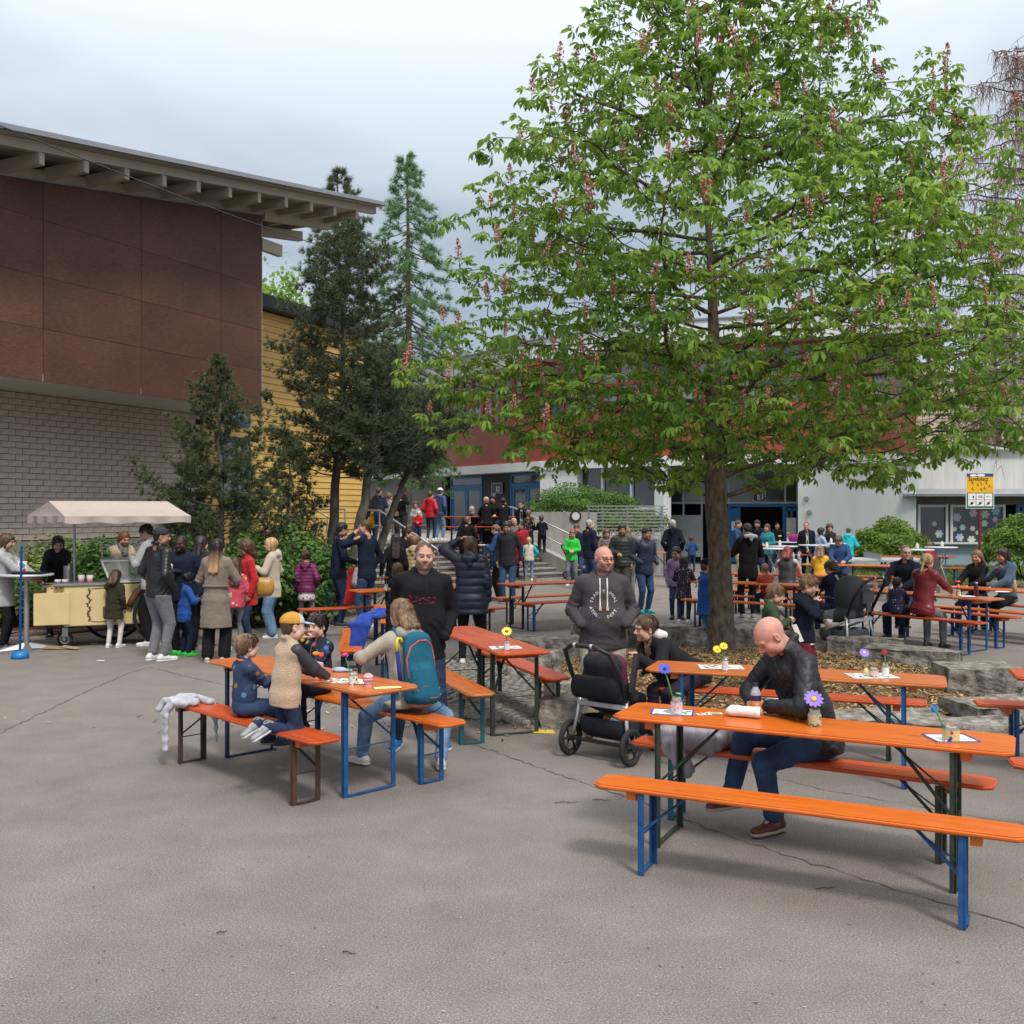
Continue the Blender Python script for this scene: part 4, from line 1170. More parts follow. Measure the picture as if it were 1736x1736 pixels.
conifer('pine_tree', 'small bushy pine with upright fresh shoots in front of the brick wall', at(372, 18.6, .05),
  [(0, 0, 0), (.05, 0, 1.6), (-.03, 0, 3.2), (0, 0, 4.75)], .075, [(.08, 1.15), (.30, 1.35), (.5, 1.15), (.72, .70), (.9, .34), (1, .08)], 100, 32, .10, [m_pineL, m_pine, m_pineL], 3, upturn=.75)
conifer('pine_tree', 'second low pine just left of the small bushy pine, by the cart canopy', at(325, 19.6, .05),
  [(0, 0, 0), (-.1, 0, 1.4), (.02, 0, 3.0)], .05, [(.12, .6), (.4, .75), (.7, .5), (1, .05)], 40, 26, .10, [m_pineL, m_pine], 13, upturn=.7)
conifer('pine_tree', 'tallest dark pine in front of the yellow boarded wing', at(560, 22.4, .1),
  [(0, 0, 0), (.08, 0, 2.0), (.25, .1, 4.5), (.38, .1, 8.15)], .13, [(.32, 1.2), (.44, 1.7), (.60, 1.5), (.76, 1.3), (.9, .95), (1, .25)], 140, 24, .115, [m_pine, m_pine, m_pineL], 5, upturn=.45)
conifer('pine_tree', 'dark pine with a thick leaning grey trunk, right of the tallest pine', at(588, 21.4, .1),
  [(0, 0, 0), (.22, 0, 1.3), (.5, .1, 3.0), (.62, .2, 5.4)], .15, [(.48, .9), (.6, 1.35), (.75, 1.2), (.9, .8), (1, .2)], 78, 24, .115, [m_pine, m_pine, m_pineL], 6, upturn=.35)
conifer('pine_tree', 'dark pine leaning far to the right over the stairs', at(618, 22.6, .3),
  [(0, 0, 0), (.45, 0, 1.3), (1.0, .1, 2.7), (1.55, .2, 4.4)], .12, [(.56, .6), (.7, 1.15), (.8, 1.05), (1, .35)], 64, 23, .115, [m_pine, m_pine, m_pineL], 8, upturn=.25)
conifer('pine_tree', 'slender dark pine between the small pine and the tallest one', at(492, 21.8, .1),
  [(0, 0, 0), (-.05, 0, 1.5), (.0, 0, 3.5)], .06, [(.15, .75), (.5, .9), (.85, .5), (1, .1)], 60, 26, .11, [m_pine, m_pineL], 18, upturn=.4)
conifer('larch_tree', 'tall feathery pale green larch rising above the school roof', at(690, 45, 1.1),
  [(0, 0, 0), (.1, 0, 8), (0, 0, 16.6)], .25, [(.15, 2.6), (.45, 2.5), (.7, 2.1), (.88, 1.4), (1, .25)], 150, 7, .30, [m_larch], 21, droop=.5, upturn=.0, nsub=6, tw=.011)
conifer('larch_tree', 'distant larch crown peeping over the timber roof end', at(572, 50, 1.1),
  [(0, 0, 0), (.1, 0, 9), (0, 0, 17.6)], .25, [(.5, 1.7), (.8, 1.6), (.93, 1.2), (1, .3)], 85, 9, .32, [leafmat('larch_pale', (.06, .09, .05), (.13, .17, .09), .2, .6)], 22, droop=.3, upturn=.0, nsub=6, tw=.014)
# ======= leafy bushes and far broadleaf trees
def bush(name, lab, c, rad, n, leaf, mat, seed, cat='bush', squash=1., shape=None, stems=True, flat=.35, group=None, aspect=.45):
 rg=np.random.default_rng(seed)
 root=thing(name, lab, cat, c, 0, group)
 d=rg.normal(size=(n, 3));d/=np.linalg.norm(d, axis=1, keepdims=True)
 d[:, 2]=np.where(d[:, 2]<-.2, -d[:, 2]*.6, d[:, 2])
 q=1+.09*np.sin(d[:, 0]*5+seed)+.08*np.sin(d[:, 1]*7+seed*2)+.07*np.sin(d[:, 2]*9+d[:, 0]*6)
 r=(1-flat*rg.random(n)**1.6)*q
 p=d*r[:, None]*np.array(rad)[None];p[:, 2]+=rad[2]*.72*squash
 keep=p[:, 2]>.0
 p=p[keep];d=d[keep];n=len(p)
 tv=np.array([(0, 0, 0), (-aspect, .5, .08), (0, 1.1, -.05), (aspect, .5, .08)]);tf=np.array([(0, 1, 2), (0, 2, 3)])
 nz=d*.8+rg.normal(0, .45, (n, 3))+np.array([0, 0, .45])
 V, Fq=scatter(tv, tf, tf34(rot_mats(n, nz, rng=rg), p, leaf*rg.uniform(.6, 1.3, n)))
 o=np_obj('foliage', V, Fq, mat, root, smooth=False);o['kind']='stuff'
 if stems:
  ch=[]
  for i in range(14):
   a=rg.uniform(0, 6.28);e=np.array([math.cos(a)*rad[0]*.7, math.sin(a)*rad[1]*.7, rad[2]*rg.uniform(.7, 1.4)])
   s=np.linspace(0, 1, 5)[:, None];ch.append((s*e+rg.normal(0, .03, (5, 3))*s, .012*(1-s[:, 0]*.7)))
  V, Fq=tube_np(ch, 5);o=np_obj('stems', V, Fq, m_twigb, root);o['kind']='stuff'
 return root
m_hedge=leafmat('hedge_leaf', (.075, .15, .022), (.24, .37, .05), .3, .5)
m_shrub=leafmat('shrub_leaf', (.035, .09, .018), (.10, .21, .04), .3, .45)
m_shrubp=leafmat('pale_shrub_leaf', (.13, .19, .06), (.30, .38, .12), .3, .5)
m_yew=leafmat('yew_leaf', (.035, .10, .02), (.13, .24, .04), .15, .5)
m_dry=leafmat('dry_shrub_leaf', (.10, .06, .045), (.22, .18, .08), .2, .6)
m_far=leafmat('far_tree_leaf', (.12, .26, .03), (.28, .42, .06), .35, .5)
bush('round_bush', 'round clipped green bush in front of the white wall', at(1509, 33.6), (1.28, 1.2, .98), 15000, .085, m_hedge, 1, flat=.22)
bush('round_bush', 'large clipped green bush at the right edge by the annex', at(1735, 29.6), (1.25, 1.2, 1.05), 13000, .085, leafmat('hedge_leaf_b', (.06, .13, .02), (.19, .31, .045), .3, .5), 2, flat=.22)
bush('yew_bush', 'spreading yew bush on top of the concrete retaining wall', at(982, 36.6, 1.55), (1.95, 1.3, .82), 16000, .10, m_yew, 3, aspect=.2, flat=.55)
bush('yew_bush', 'lower yew bush behind the slatted steel screen', at(1062, 35.6, .9), (1.45, 1., .75), 9000, .10, m_yew, 4, aspect=.2, flat=.55)
bush('leafy_shrub', 'pale flowering shrub behind the ice cream seller', at(95, 18.2), (.75, .6, .95), 5200, .07, m_shrubp, 5, flat=.7)
bush('leafy_shrub', 'bright green shrub behind the cart, between the two sellers', at(170, 17.8), (.75, .6, .92), 5200, .07, m_shrub, 6, flat=.7)
bush('leafy_shrub', 'dry brownish shrub below the brick wall behind the cart glass', at(232, 18.8), (.7, .6, .8), 3600, .065, m_dry, 7, flat=.8)
bush('leafy_shrub', 'broad leaved green shrub behind the man with the open collar', at(335, 17.6), (.7, .6, .85), 3800, .09, m_shrub, 8, flat=.7)
bush('leafy_shrub', 'fresh green shrub behind the laughing woman in red', at(430, 17.6), (.75, .6, .92), 5000, .09, m_shrub, 9, flat=.7)
bush('leafy_shrub', 'light green shrub at the foot of the pines, behind the purple jacket', at(512, 18.8), (.7, .6, 1.0), 4800, .085, leafmat('shrub_leaf_c', (.045, .12, .022), (.13, .26, .05), .3, .45), 10, flat=.7)
bush('leafy_shrub', 'low dark shrub along the bed edge near the blue bin', at(480, 18.2), (.8, .4, .45), 3600, .075, m_shrub, 11, flat=.7)
bush('leafy_shrub', 'reddish bare shrub between yellow boards and green shrub', at(500, 22.5), (.8, .6, 1.3), 1500, .07, M('copper_leaf', (.13, .04, .025), .7, .3), 12, flat=.8)
bush('leafy_shrub', 'green shrub at the far left behind the woman in grey', at(10, 17.0), (.8, .6, .62), 3000, .07, m_shrub, 14, flat=.7)
bush('leafy_shrub', 'green shrub at the trunk feet left of the stairs', at(575, 19.8), (.6, .6, .75), 3400, .08, m_shrub, 15, flat=.7)
def ground_cover():
 n=5200
 X=RNG.uniform(-9.5, -3.0, n);Y=RNG.uniform(16.2, 24, n)
 k=Y>(16.6+(X+9)*.13)
 X, Y=X[k], Y[k];n=len(X)
 tv=np.array([(0, 0, 0), (-.4, .5, .1), (0, 1.1, 0), (.4, .5, .1)]);tf=np.array([(0, 1, 2), (0, 2, 3)])
 nz=RNG.normal(0, .6, (n, 3))+np.array([0, -.3, 1.])
 V, Fq=scatter(tv, tf, tf34(rot_mats(n, nz), np.stack([X, Y, .12+.2*RNG.random(n)], 1), .09*RNG.uniform(.6, 1.4, n)))
 tag(np_obj('ground_cover', V, Fq, [m_shrub, m_dry], mi=np.repeat(RNG.integers(0, 2, n), 2), smooth=False), 'low leafy ground cover in the planting bed', 'ground cover', kind='stuff')
 n=16000
 X=RNG.uniform(9.8, 19, n);Y=RNG.uniform(26.6, 36.4, n);k=Y>30.2-1.07*(X-9.8);X, Y=X[k], Y[k];n=len(X)
 tv=np.array([(-.12, 0, 0), (.12, 0, 0), (.05, .1, 1)]);tf=np.array([(0, 1, 2)])
 nz=RNG.normal(0, .35, (n, 3))+np.array([0, 0, 1.])
 V, Fq=scatter(tv, tf, tf34(rot_mats(n, nz), np.stack([X, Y, np.full(n, .05)], 1), .11*RNG.uniform(.6, 1.4, n)))
 tag(np_obj('grass', V, Fq, leafmat('grass_blade', (.09, .15, .03), (.2, .26, .07), .3), smooth=False), 'short grass on the lawn strip', 'grass', kind='stuff')
ground_cover()
def broadleaf(lab, base, h, rad, n, leaf, mat, seed, zc=.68):
 rg=np.random.default_rng(seed);root=thing('broadleaf_tree', lab, 'tree', base)
 V, Fq=tube_np([(np.array([(0, 0, 0), (.1, 0, h*.4), (0, .1, h*.9)]), [.22, .16, .05])], 8);np_obj('trunk', V, Fq, m_pbark, root)
 cl=rg.normal(size=(46, 3));cl/=np.linalg.norm(cl, axis=1, keepdims=True);cl*=(rg.random((46, 1))**.4)*np.array(rad)*.85
 p=cl[rg.integers(0, 46, n)]+rg.normal(0, 1, (n, 3))*np.array(rad)*.17+np.array([0, 0, h*zc])
 tv=np.array([(0, 0, 0), (-.45, .5, .08), (0, 1.1, -.05), (.45, .5, .08)]);tf=np.array([(0, 1, 2), (0, 2, 3)])
 V, Fq=scatter(tv, tf, tf34(rot_mats(n, rng=rg), p, leaf*rg.uniform(.6, 1.3, n)))
 o=np_obj('crown', V, Fq, mat, root, smooth=False);o['kind']='stuff'
broadleaf('bright green tree behind the hall, just left of the tallest pine', at(462, 44), 12.6, (1.6, 1.6, 3.), 5000, .2, m_far, 31, .76)
broadleaf('dark green tree behind the terrace, left of the larch', at(640, 60, 1), 11, (3.5, 3, 3.5), 6000, .25, m_shrub, 33)
broadleaf('grey green tree far behind the pale wing roof', at(760, 75, 1), 13, (4.5, 3, 4.5), 6000, .3, leafmat('far_hazy_leaf', (.09, .14, .06), (.16, .22, .10), .2), 34)
def bare_tree(lab, base, h, seed, rx, nb, z0=.3):
 rg=np.random.default_rng(seed);root=thing('bare_tree', lab, 'tree', base)
 mt=M('bare_twig', (.30, .205, .18), .9, .2, 3);mtr=M('bare_bark', (.12, .10, .09), .9, .3, 6)
 V, Fq=tube_np([(np.array([(0, 0, 0), (.1, 0, h*.4), (-.1, 0, h*.8), (0, 0, h)]), [.22, .16, .07, .02])], 8);np_obj('trunk', V, Fq, mtr, root)
 ch=[];tw=[]
 for b in range(nb):
  t=z0+(1-z0)*(b/nb)**.9;a=b*2.4;Rm=rx*(1.12-t)*rg.uniform(.7, 1.2)+.3
  s=np.linspace(0, 1, 9);p=np.stack([np.cos(a)*Rm*s, np.sin(a)*Rm*s, h*t+Rm*(.35*s-.25*s**2)+0*s], 1)
  p[1:]+=rg.normal(0, .05, (8, 3));ch.append((p, .035*(1-s*.8)))
  for q in range(26):
   u=rg.uniform(.12, 1);k=np.array([np.interp(u, s, p[:, j]) for j in range(3)])
   dd=rg.normal(0, .35, 3);dd[2]=-abs(rg.normal(.35, .25));L=rg.uniform(.35, 1.1)
   w=np.linspace(0, 1, 5)[:, None];cc=k+w*np.array([dd[0], dd[1], .12])*L*.8+w**2*np.array([0, 0, dd[2]*1.5*L])+rg.normal(0, .02, (5, 3))*w
   tw.append((cc, .013*(1-w[:, 0]*.6)))
   for e in range(3):
    c0=cc[rg.integers(1, 5)];d2=rg.normal(0, .14, 3);d2[2]=-rg.uniform(.15, .5)
    tw.append((c0+np.linspace(0, 1, 3)[:, None]*d2, [.009, .007, .004]))
 V, Fq=tube_np(ch, 6);np_obj('branches', V, Fq, mtr, root)['kind']='stuff'
 V, Fq=tube_np(tw, 3);np_obj('twigs', V, Fq, mt, root)['kind']='stuff'
bare_tree('bare reddish weeping tree at the right edge, taller than the annex', at(1762, 30), 15.8, 41, 7.4, 110, .22)
bare_tree('bare brown tree beyond the annex roof, left of the tall weeping one', at(1690, 44), 10.5, 42, 3.6, 46, .3)
# ======= smooth bodies: distance fields meshed by surface nets
class Field:
 def __init__(s, lo, hi, res):
  s.res=res;s.lo=np.array(lo, np.float32)
  s.n=np.maximum(4, np.ceil((np.array(hi)-np.array(lo))/res).astype(int)+1)
  s.ax=[s.lo[i]+res*np.arange(s.n[i], dtype=np.float32) for i in range(3)]
  s.f=np.full(s.n, .3, np.float32)
 def _sub(s, mn, mx):
  i0=np.clip(np.floor((np.array(mn)-s.lo)/s.res).astype(int), 0, s.n-1)
  i1=np.clip(np.ceil((np.array(mx)-s.lo)/s.res).astype(int)+1, 1, s.n)
  if (i1<=i0).any(): return None
  return tuple(slice(a, b) for a, b in zip(i0, i1))
 def cap(s, a, b, ra, rb, k=.03, wide=None, fl=1., cut=False):
  """tapered capsule a-b; wide = direction along which the section is stretched by fl"""
  a=np.array(a, np.float32);b=np.array(b, np.float32)
  m=max(ra, rb)*max(1, fl)+k+s.res*2.5
  sl=s._sub(np.minimum(a, b)-m, np.maximum(a, b)+m)
  if sl is None: return s
  X=s.ax[0][sl[0]][:, None, None];Y=s.ax[1][sl[1]][None, :, None];Z=s.ax[2][sl[2]][None, None, :]
  ba=b-a;L=float(ba@ba)+1e-9
  px, py, pz=X-a[0], Y-a[1], Z-a[2]
  t=np.clip((px*ba[0]+py*ba[1]+pz*ba[2])/L, 0, 1)
  qx, qy, qz=px-t*ba[0], py-t*ba[1], pz-t*ba[2]
  d2=qx*qx+qy*qy+qz*qz
  if wide is not None:
   u=np.array(wide, np.float32);u=u/np.linalg.norm(u)
   c=qx*u[0]+qy*u[1]+qz*u[2]
   d2=d2-c*c+(c/fl)**2
  d=np.sqrt(np.maximum(d2, 0))-(ra+(rb-ra)*t)
  g=s.f[sl]
  if cut:
   h=np.maximum(k-np.abs(g+d), 0)/k
   s.f[sl]=np.maximum(g, -d)+h*h*k*.25
  else:
   h=np.maximum(k-np.abs(g-d), 0)/k
   s.f[sl]=np.minimum(g, d)-h*h*k*.25
  return s
 def ell(s, c, r, k=.02, cut=False, rot=None):
  c=np.array(c, np.float32);r=np.array(r, np.float32);m=r.max()+k+s.res*2.5
  sl=s._sub(c-m, c+m)
  if sl is None: return s
  X=s.ax[0][sl[0]][:, None, None]-c[0];Y=s.ax[1][sl[1]][None, :, None]-c[1];Z=s.ax[2][sl[2]][None, None, :]-c[2]
  if rot is not None:
   R_=np.array(rot.transposed(), np.float32)
   X, Y, Z=(R_[i, 0]*X+R_[i, 1]*Y+R_[i, 2]*Z for i in range(3))
  q=np.sqrt((X/r[0])**2+(Y/r[1])**2+(Z/r[2])**2)
  g1=np.sqrt((X/r[0]**2)**2+(Y/r[1]**2)**2+(Z/r[2]**2)**2)+1e-6
  d=q*(q-1)/g1
  g=s.f[sl]
  if cut:
   h=np.maximum(k-np.abs(g+d), 0)/k;s.f[sl]=np.maximum(g, -d)+h*h*k*.25
  else:
   h=np.maximum(k-np.abs(g-d), 0)/k;s.f[sl]=np.minimum(g, d)-h*h*k*.25
  return s
 def plane(s, p, nrm):
  """keep the side opposite to nrm"""
  X=s.ax[0][:, None, None]-p[0];Y=s.ax[1][None, :, None]-p[1];Z=s.ax[2][None, None, :]-p[2]
  s.f=np.maximum(s.f, X*nrm[0]+Y*nrm[1]+Z*nrm[2]); return s
 def mesh(s):
  f=s.f.copy()
  f[0], f[-1]=.3, .3;f[:, 0], f[:, -1]=.3, .3;f[:, :, 0], f[:, :, -1]=.3, .3
  ins=f<0
  c=ins[:-1, :-1, :-1].astype(np.int8)
  for dx in (0, 1):
   for dy in (0, 1):
    for dz in (0, 1):
     if dx or dy or dz:c=c+ins[dx:ins.shape[0]-1+dx, dy:ins.shape[1]-1+dy, dz:ins.shape[2]-1+dz]
  act=(c>0)&(c<8)
  I=np.argwhere(act)
  if len(I)==0: return np.zeros((0, 3)), np.zeros((0, 4), int)
  idx=np.full(act.shape, -1, np.int32);idx[act]=np.arange(len(I))
  acc=np.zeros((len(I), 3));cnt=np.zeros(len(I))
  cor=[(0, 0, 0), (1, 0, 0), (0, 1, 0), (1, 1, 0), (0, 0, 1), (1, 0, 1), (0, 1, 1), (1, 1, 1)]
  ed=[(0, 1), (2, 3), (4, 5), (6, 7), (0, 2), (1, 3), (4, 6), (5, 7), (0, 4), (1, 5), (2, 6), (3, 7)]
  val=[f[I[:, 0]+o[0], I[:, 1]+o[1], I[:, 2]+o[2]] for o in cor]
  for a, b in ed:
   va, vb=val[a], val[b];m=(va<0)!=(vb<0)
   t=np.where(m, va/np.where(np.abs(va-vb)<1e-9, 1, va-vb), 0)
   oa, ob=np.array(cor[a]), np.array(cor[b])
   acc+=np.where(m[:, None], oa+(ob-oa)*t[:, None], 0);cnt+=m
  V=s.lo+(I+acc/cnt[:, None])*s.res
  Fq=[]
  for ax in range(3):
   o1, o2=[(1, 2), (2, 0), (0, 1)][ax]
   sl0=[slice(None)]*3;sl1=[slice(None)]*3
   sl0[ax]=slice(0, -1);sl1[ax]=slice(1, None)
   A, B=ins[tuple(sl0)], ins[tuple(sl1)]
   E=np.argwhere(A!=B)
   E=E[(E[:, o1]>0)&(E[:, o2]>0)&(E[:, o1]<s.n[o1]-1)&(E[:, o2]<s.n[o2]-1)]
   if len(E)==0: continue
   def g(d1, d2):
    q=E.copy();q[:, o1]-=d1;q[:, o2]-=d2; return idx[q[:, 0], q[:, 1], q[:, 2]]
   q=np.stack([g(1, 1), g(0, 1), g(0, 0), g(1, 0)], 1)
   fl=~A[E[:, 0], E[:, 1], E[:, 2]]
   q[fl]=q[fl][:, ::-1]
   Fq.append(q)
  Fq=np.concatenate(Fq);Fq=Fq[(Fq>=0).all(1)]
  return V, Fq
def vnormals(V, Fq):
 n=np.cross(V[Fq[:, 2]]-V[Fq[:, 0]], V[Fq[:, 3]]-V[Fq[:, 1]]);N=np.zeros_like(V)
 for k in range(4):np.add.at(N, Fq[:, k], n)
 return N/(np.linalg.norm(N, axis=1, keepdims=True)+1e-9)
def relax(V, Fq, it=1, lam=.5):
 for _ in range(it):
  S=np.zeros_like(V);c=np.zeros(len(V))
  for a, b in ((0, 1), (1, 2), (2, 3), (3, 0)):
   np.add.at(S, Fq[:, a], V[Fq[:, b]]);np.add.at(c, Fq[:, a], 1)
   np.add.at(S, Fq[:, b], V[Fq[:, a]]);np.add.at(c, Fq[:, b], 1)
  V=V+lam*(S/np.maximum(c, 1)[:, None]-V)
 return V
def sines(V, freq, seed, n=6):
 rg=np.random.default_rng(seed);o=np.zeros(len(V))
 for _ in range(n):
  k=rg.normal(size=3);k*=freq*rg.uniform(.6, 1.6)/np.linalg.norm(k);o+=np.sin(V@k+rg.uniform(0, 6.28))
 return o/n
# ------- heads (face towards +Y, centre between the ears)
HEADS={}
def head_mesh(kind, res):
 key=(kind, res)
 if key in HEADS: return HEADS[key]
 k=kind
 child=k=='child';fem=k=='f'
 f=Field((-.11, -.14, -.24), (.11, .15, .15), res)
 f.ell((0, -.012, .028), (.077, .098, .088), .01)
 jw=.050 if child else (.051 if fem else .058)
 f.ell((0, .022, -.045), (jw, .062, .062 if not child else .052), .035)
 f.cap((-.028, .015, -.070), (.028, .015, -.070), .034, .034, .03)
 f.ell((0, .066, -.088), (.020, .020, .018), .022)
 for s in (-1, 1):
  f.ell((s*.040, .058, -.028), (.026, .026, .030 if not child else .034), .025)
  f.ell((s*.055, .020, -.060), (.018, .026, .026), .03)
  f.ell((s*.031, .094, .004), (.020, .018, .014), .014, cut=True)
  f.ell((s*.031, .0735, .003), (.0150, .0150, .0125), .004)
  f.cap((s*.012, .087, .026), (s*.045, .078, .028), .010 if not child else .006, .008 if not child else .005, .016)
  f.ell((s*.079, -.008, -.004), (.009, .020, .032), .006, rot=Euler((R(-12), 0, s*R(-22))).to_matrix())
  f.ell((s*.086, -.002, .000), (.006, .010, .018), .005, cut=True)
  f.ell((s*.0125, .092, -.030), (.0085, .011, .008), .008)
 nl=.016 if child else .024
 f.cap((0, .088, .010), (0, .092+nl*.7, -.024), .0075, .0125, .012)
 f.cap((-.020, .078, -.056), (.020, .078, -.056), .0060, .0060, .012)
 f.cap((-.018, .076, -.066), (.018, .076, -.066), .0070, .0070, .010)
 f.cap((-.024, .095, -.0605), (.024, .095, -.0605), .0045, .0045, .005, cut=True)
 nr=.040 if child else (.044 if fem else .054)
 f.cap((0, -.022, -.06), (0, -.040, -.22), nr, nr*1.06, .03)
 V, Fq=f.mesh();V=relax(V, Fq, 1, .3)
 c=V[Fq].mean(1);mi=np.zeros(len(Fq), int)
 x, y, z=np.abs(c[:, 0]), c[:, 1], c[:, 2]
 lip=(x<.021)&(y>.078)&(z<-.0525-x*.12)&(z>-.0700+x*.3);mi[lip]=1
 brow=(x>.013)&(x<.049)&(y>.06)&(np.abs(z-(.0275+.10*(x-.02)*(x<.036)))<.0030);mi[brow]=2
 ex, ez=(x-.031)/.0130, (z-.002)/.0048
 eye=(ex**2+ez**2<1)&(y>.06);mi[eye]=3
 iris=eye&((x-.031)**2+(z-.0025)**2<.0066**2);mi[iris]=4
 lid=(y>.06)&~eye&(ex**2/1.25+((z-.0085)/.0035)**2<1)&(z>.003);mi[lid]=4
 beard=(z<-.048+.9*np.maximum(0, x-.03)*1.)&(z>-.115)&(y>-.0-.2*(x>.03))&~lip
 beard|=(np.abs(z+.044)<.006)&(x<.030)&(y>.07)
 HEADS[key]=(V, Fq, mi, beard)
 return HEADS[key]
# ------- hands (wrist at origin, fingers +Y, palm down -Z, thumb +X)
HANDS={}
def hand_mesh(pose, res):
 key=(pose, res)
 if key in HANDS: return HANDS[key]
 f=Field((-.08, -.05, -.12), (.09, .21, .06), res)
 f.cap((0, -.04, 0), (0, .01, 0), .024, .025, .02, wide=(1, 0, 0), fl=1.2)
 f.cap((-.004, .012, 0), (-.004, .075, 0), .0155, .0150, .02, wide=(1, 0, 0), fl=2.3)
 curl={'relax':(.35, .5, .35), 'grip':(.95, 1.25, .8), 'flat':(.08, .1, .08), 'pinch':(.75, .9, .5)}[pose]
 fx=[.026, .008, -.011, -.030];fl=[.072, .080, .074, .058];fy=[.086, .090, .086, .078]
 for i in range(4):
  a=0;p=np.array([fx[i], fy[i]-.01, 0.]);sp=(.06, .02, -.03, -.09)[i]*(1.6 if pose=='flat' else 1)
  for j, (fr, rr) in enumerate(((.46, .0088), (.30, .0080), (.24, .0070))):
   a+=curl[j]*(1+.12*(i-1))+(.06*i if pose=='relax' else 0)
   d=np.array([math.sin(sp), math.cos(a)*math.cos(sp), -math.sin(a)])
   q=p+d*fl[i]*fr
   f.cap(p, q, rr*(.9 if i==3 else 1), rr*.9, .006);p=q
 t0=np.array([.020, .022, -.004]); 
 tp={'relax':[(.044, .050, -.014), (.054, .078, -.022)], 'grip':[(.040, .048, -.030), (.022, .070, -.052)], 'flat':[(.052, .044, -.004), (.070, .066, -.006)], 'pinch':[(.040, .056, -.030), (.030, .084, -.048)]}[pose]
 f.cap(t0, tp[0], .0150, .0105, .014);f.cap(tp[0], tp[1], .0100, .0082, .006)
 V, Fq=f.mesh();V=relax(V, Fq, 1, .3)
 HANDS[key]=(V, Fq); return HANDS[key]
SHOES={}
def shoe_mesh(kind, mats_key, mats):
 key=(kind, mats_key)
 if key in SHOES: return SHOES[key]
 f=Field((-.07, -.12, -.02), (.07, .24, .17), .0062)
 if kind!='sole':
  f.cap((0, -.055, .045), (0, .03, .045), .042, .045, .02, wide=(0, 0, 1), fl=.9)
  f.cap((0, .03, .035), (-.004, .155, .030), .043, .036, .03, wide=(0, 0, 1), fl=.72)
  f.cap((0, -.04, .05), (0, -.03, .105 if kind=='boot' else .085), .038, .036, .02)
  if kind=='boot':f.cap((0, -.035, .08), (0, -.03, .15), .042, .046, .01)
  else:f.ell((0, -.030, .125), (.030, .034, .035), .006, cut=True)
  f.plane((0, 0, .012), (0, 0, -1))
  V, Fq=f.mesh();V=relax(V, Fq, 1, .4)
  g=Field((-.07, -.12, -.02), (.07, .24, .06), .0062)
  g.cap((0, -.060, .012), (0, .03, .012), .043, .044, .02);g.cap((0, .03, .012), (-.004, .150, .013), .044, .040, .02)
  g.plane((0, 0, .024), (0, 0, 1));g.plane((0, 0, .0), (0, 0, -1))
  V2, F2=g.mesh()
  mi=np.r_[np.zeros(len(Fq), int), np.ones(len(F2), int)]
  c=V[Fq].mean(1);tongue=(np.abs(c[:, 0])<.014)&(c[:, 1]>-.005)&(c[:, 1]<.075)&(c[:, 2]>.05)
  mi[:len(Fq)][tongue]=2
  me=np_mesh('shoe', np.r_[V, V2], np.r_[Fq, F2+len(V)], mats, mi=mi)
 SHOES[key]=me
 return me
# ------- materials for people
SKIN={'fair':(.55, .33, .25), 'pale':(.62, .41, .33), 'tan':(.40, .22, .145), 'brown':(.22, .11, .065), 'dark':(.055, .028, .018), 'pink':(.58, .31, .24)}
HAIRC={'brown':(.07, .038, .022), 'dark':(.022, .015, .012), 'black':(.010, .009, .009), 'blond':(.42, .29, .15), 'dirty':(.16, .095, .055), 'lightbrown':(.17, .10, .055), 'grey':(.30, .29, .28), 'red':(.20, .035, .02), 'ombre':(.10, .055, .035), 'auburn':(.12, .04, .018), 'bald':(.3, .17, .12), 'stubble':(.09, .06, .045)}
def skin_m(k):
 name='skin_'+k
 if name in _mats: return _mats[name]
 c=SKIN[k];m=M(name, c, .5, .16, 26, .25, 200, col2=(c[0]*1.12, c[1]*.98, c[2]*.95), spec=.4)
 b=m.node_tree.nodes['Principled BSDF'];b.inputs['Subsurface Weight'].default_value=.12
 b.inputs['Subsurface Radius'].default_value=(.012, .004, .002)
 return m
def hair_m(k): 
 c=HAIRC[k]
 if k=='ombre':
  if 'hair_ombre' in _mats: return _mats['hair_ombre']
  m=M('hair_ombre', c, .4, .3, 30, stretch=(1, 1, .06));n, l=m.node_tree.nodes, m.node_tree.links
  tc=n.new('ShaderNodeTexCoord');sp=n.new('ShaderNodeSeparateXYZ');l.new(tc.outputs['Object'], sp.inputs[0])
  mr=n.new('ShaderNodeMapRange');mr.inputs['From Min'].default_value=1.50;mr.inputs['From Max'].default_value=1.25;l.new(sp.outputs[2], mr.inputs['Value'])
  cr=n.new('ShaderNodeValToRGB');cr.color_ramp.elements[0].color=(.016, .011, .01, 1);cr.color_ramp.elements[1].color=(.42, .24, .12, 1)
  l.new(mr.outputs[0], cr.inputs[0]);b=n['Principled BSDF'];l.new(cr.outputs[0], b.inputs['Base Color']); return m
 return M('hair_'+k, c, .42, .35, 26, .5, 60, stretch=(1, 1, .12), col2=tuple(min(1, v*1.7) for v in c), spec=.45)
m_lip=M('lip', (.42, .16, .13), .4, .05);m_eyew=M('eye_white', (.40, .35, .32), .25, .03);m_iris=M('iris', (.03, .022, .018), .2, .1)
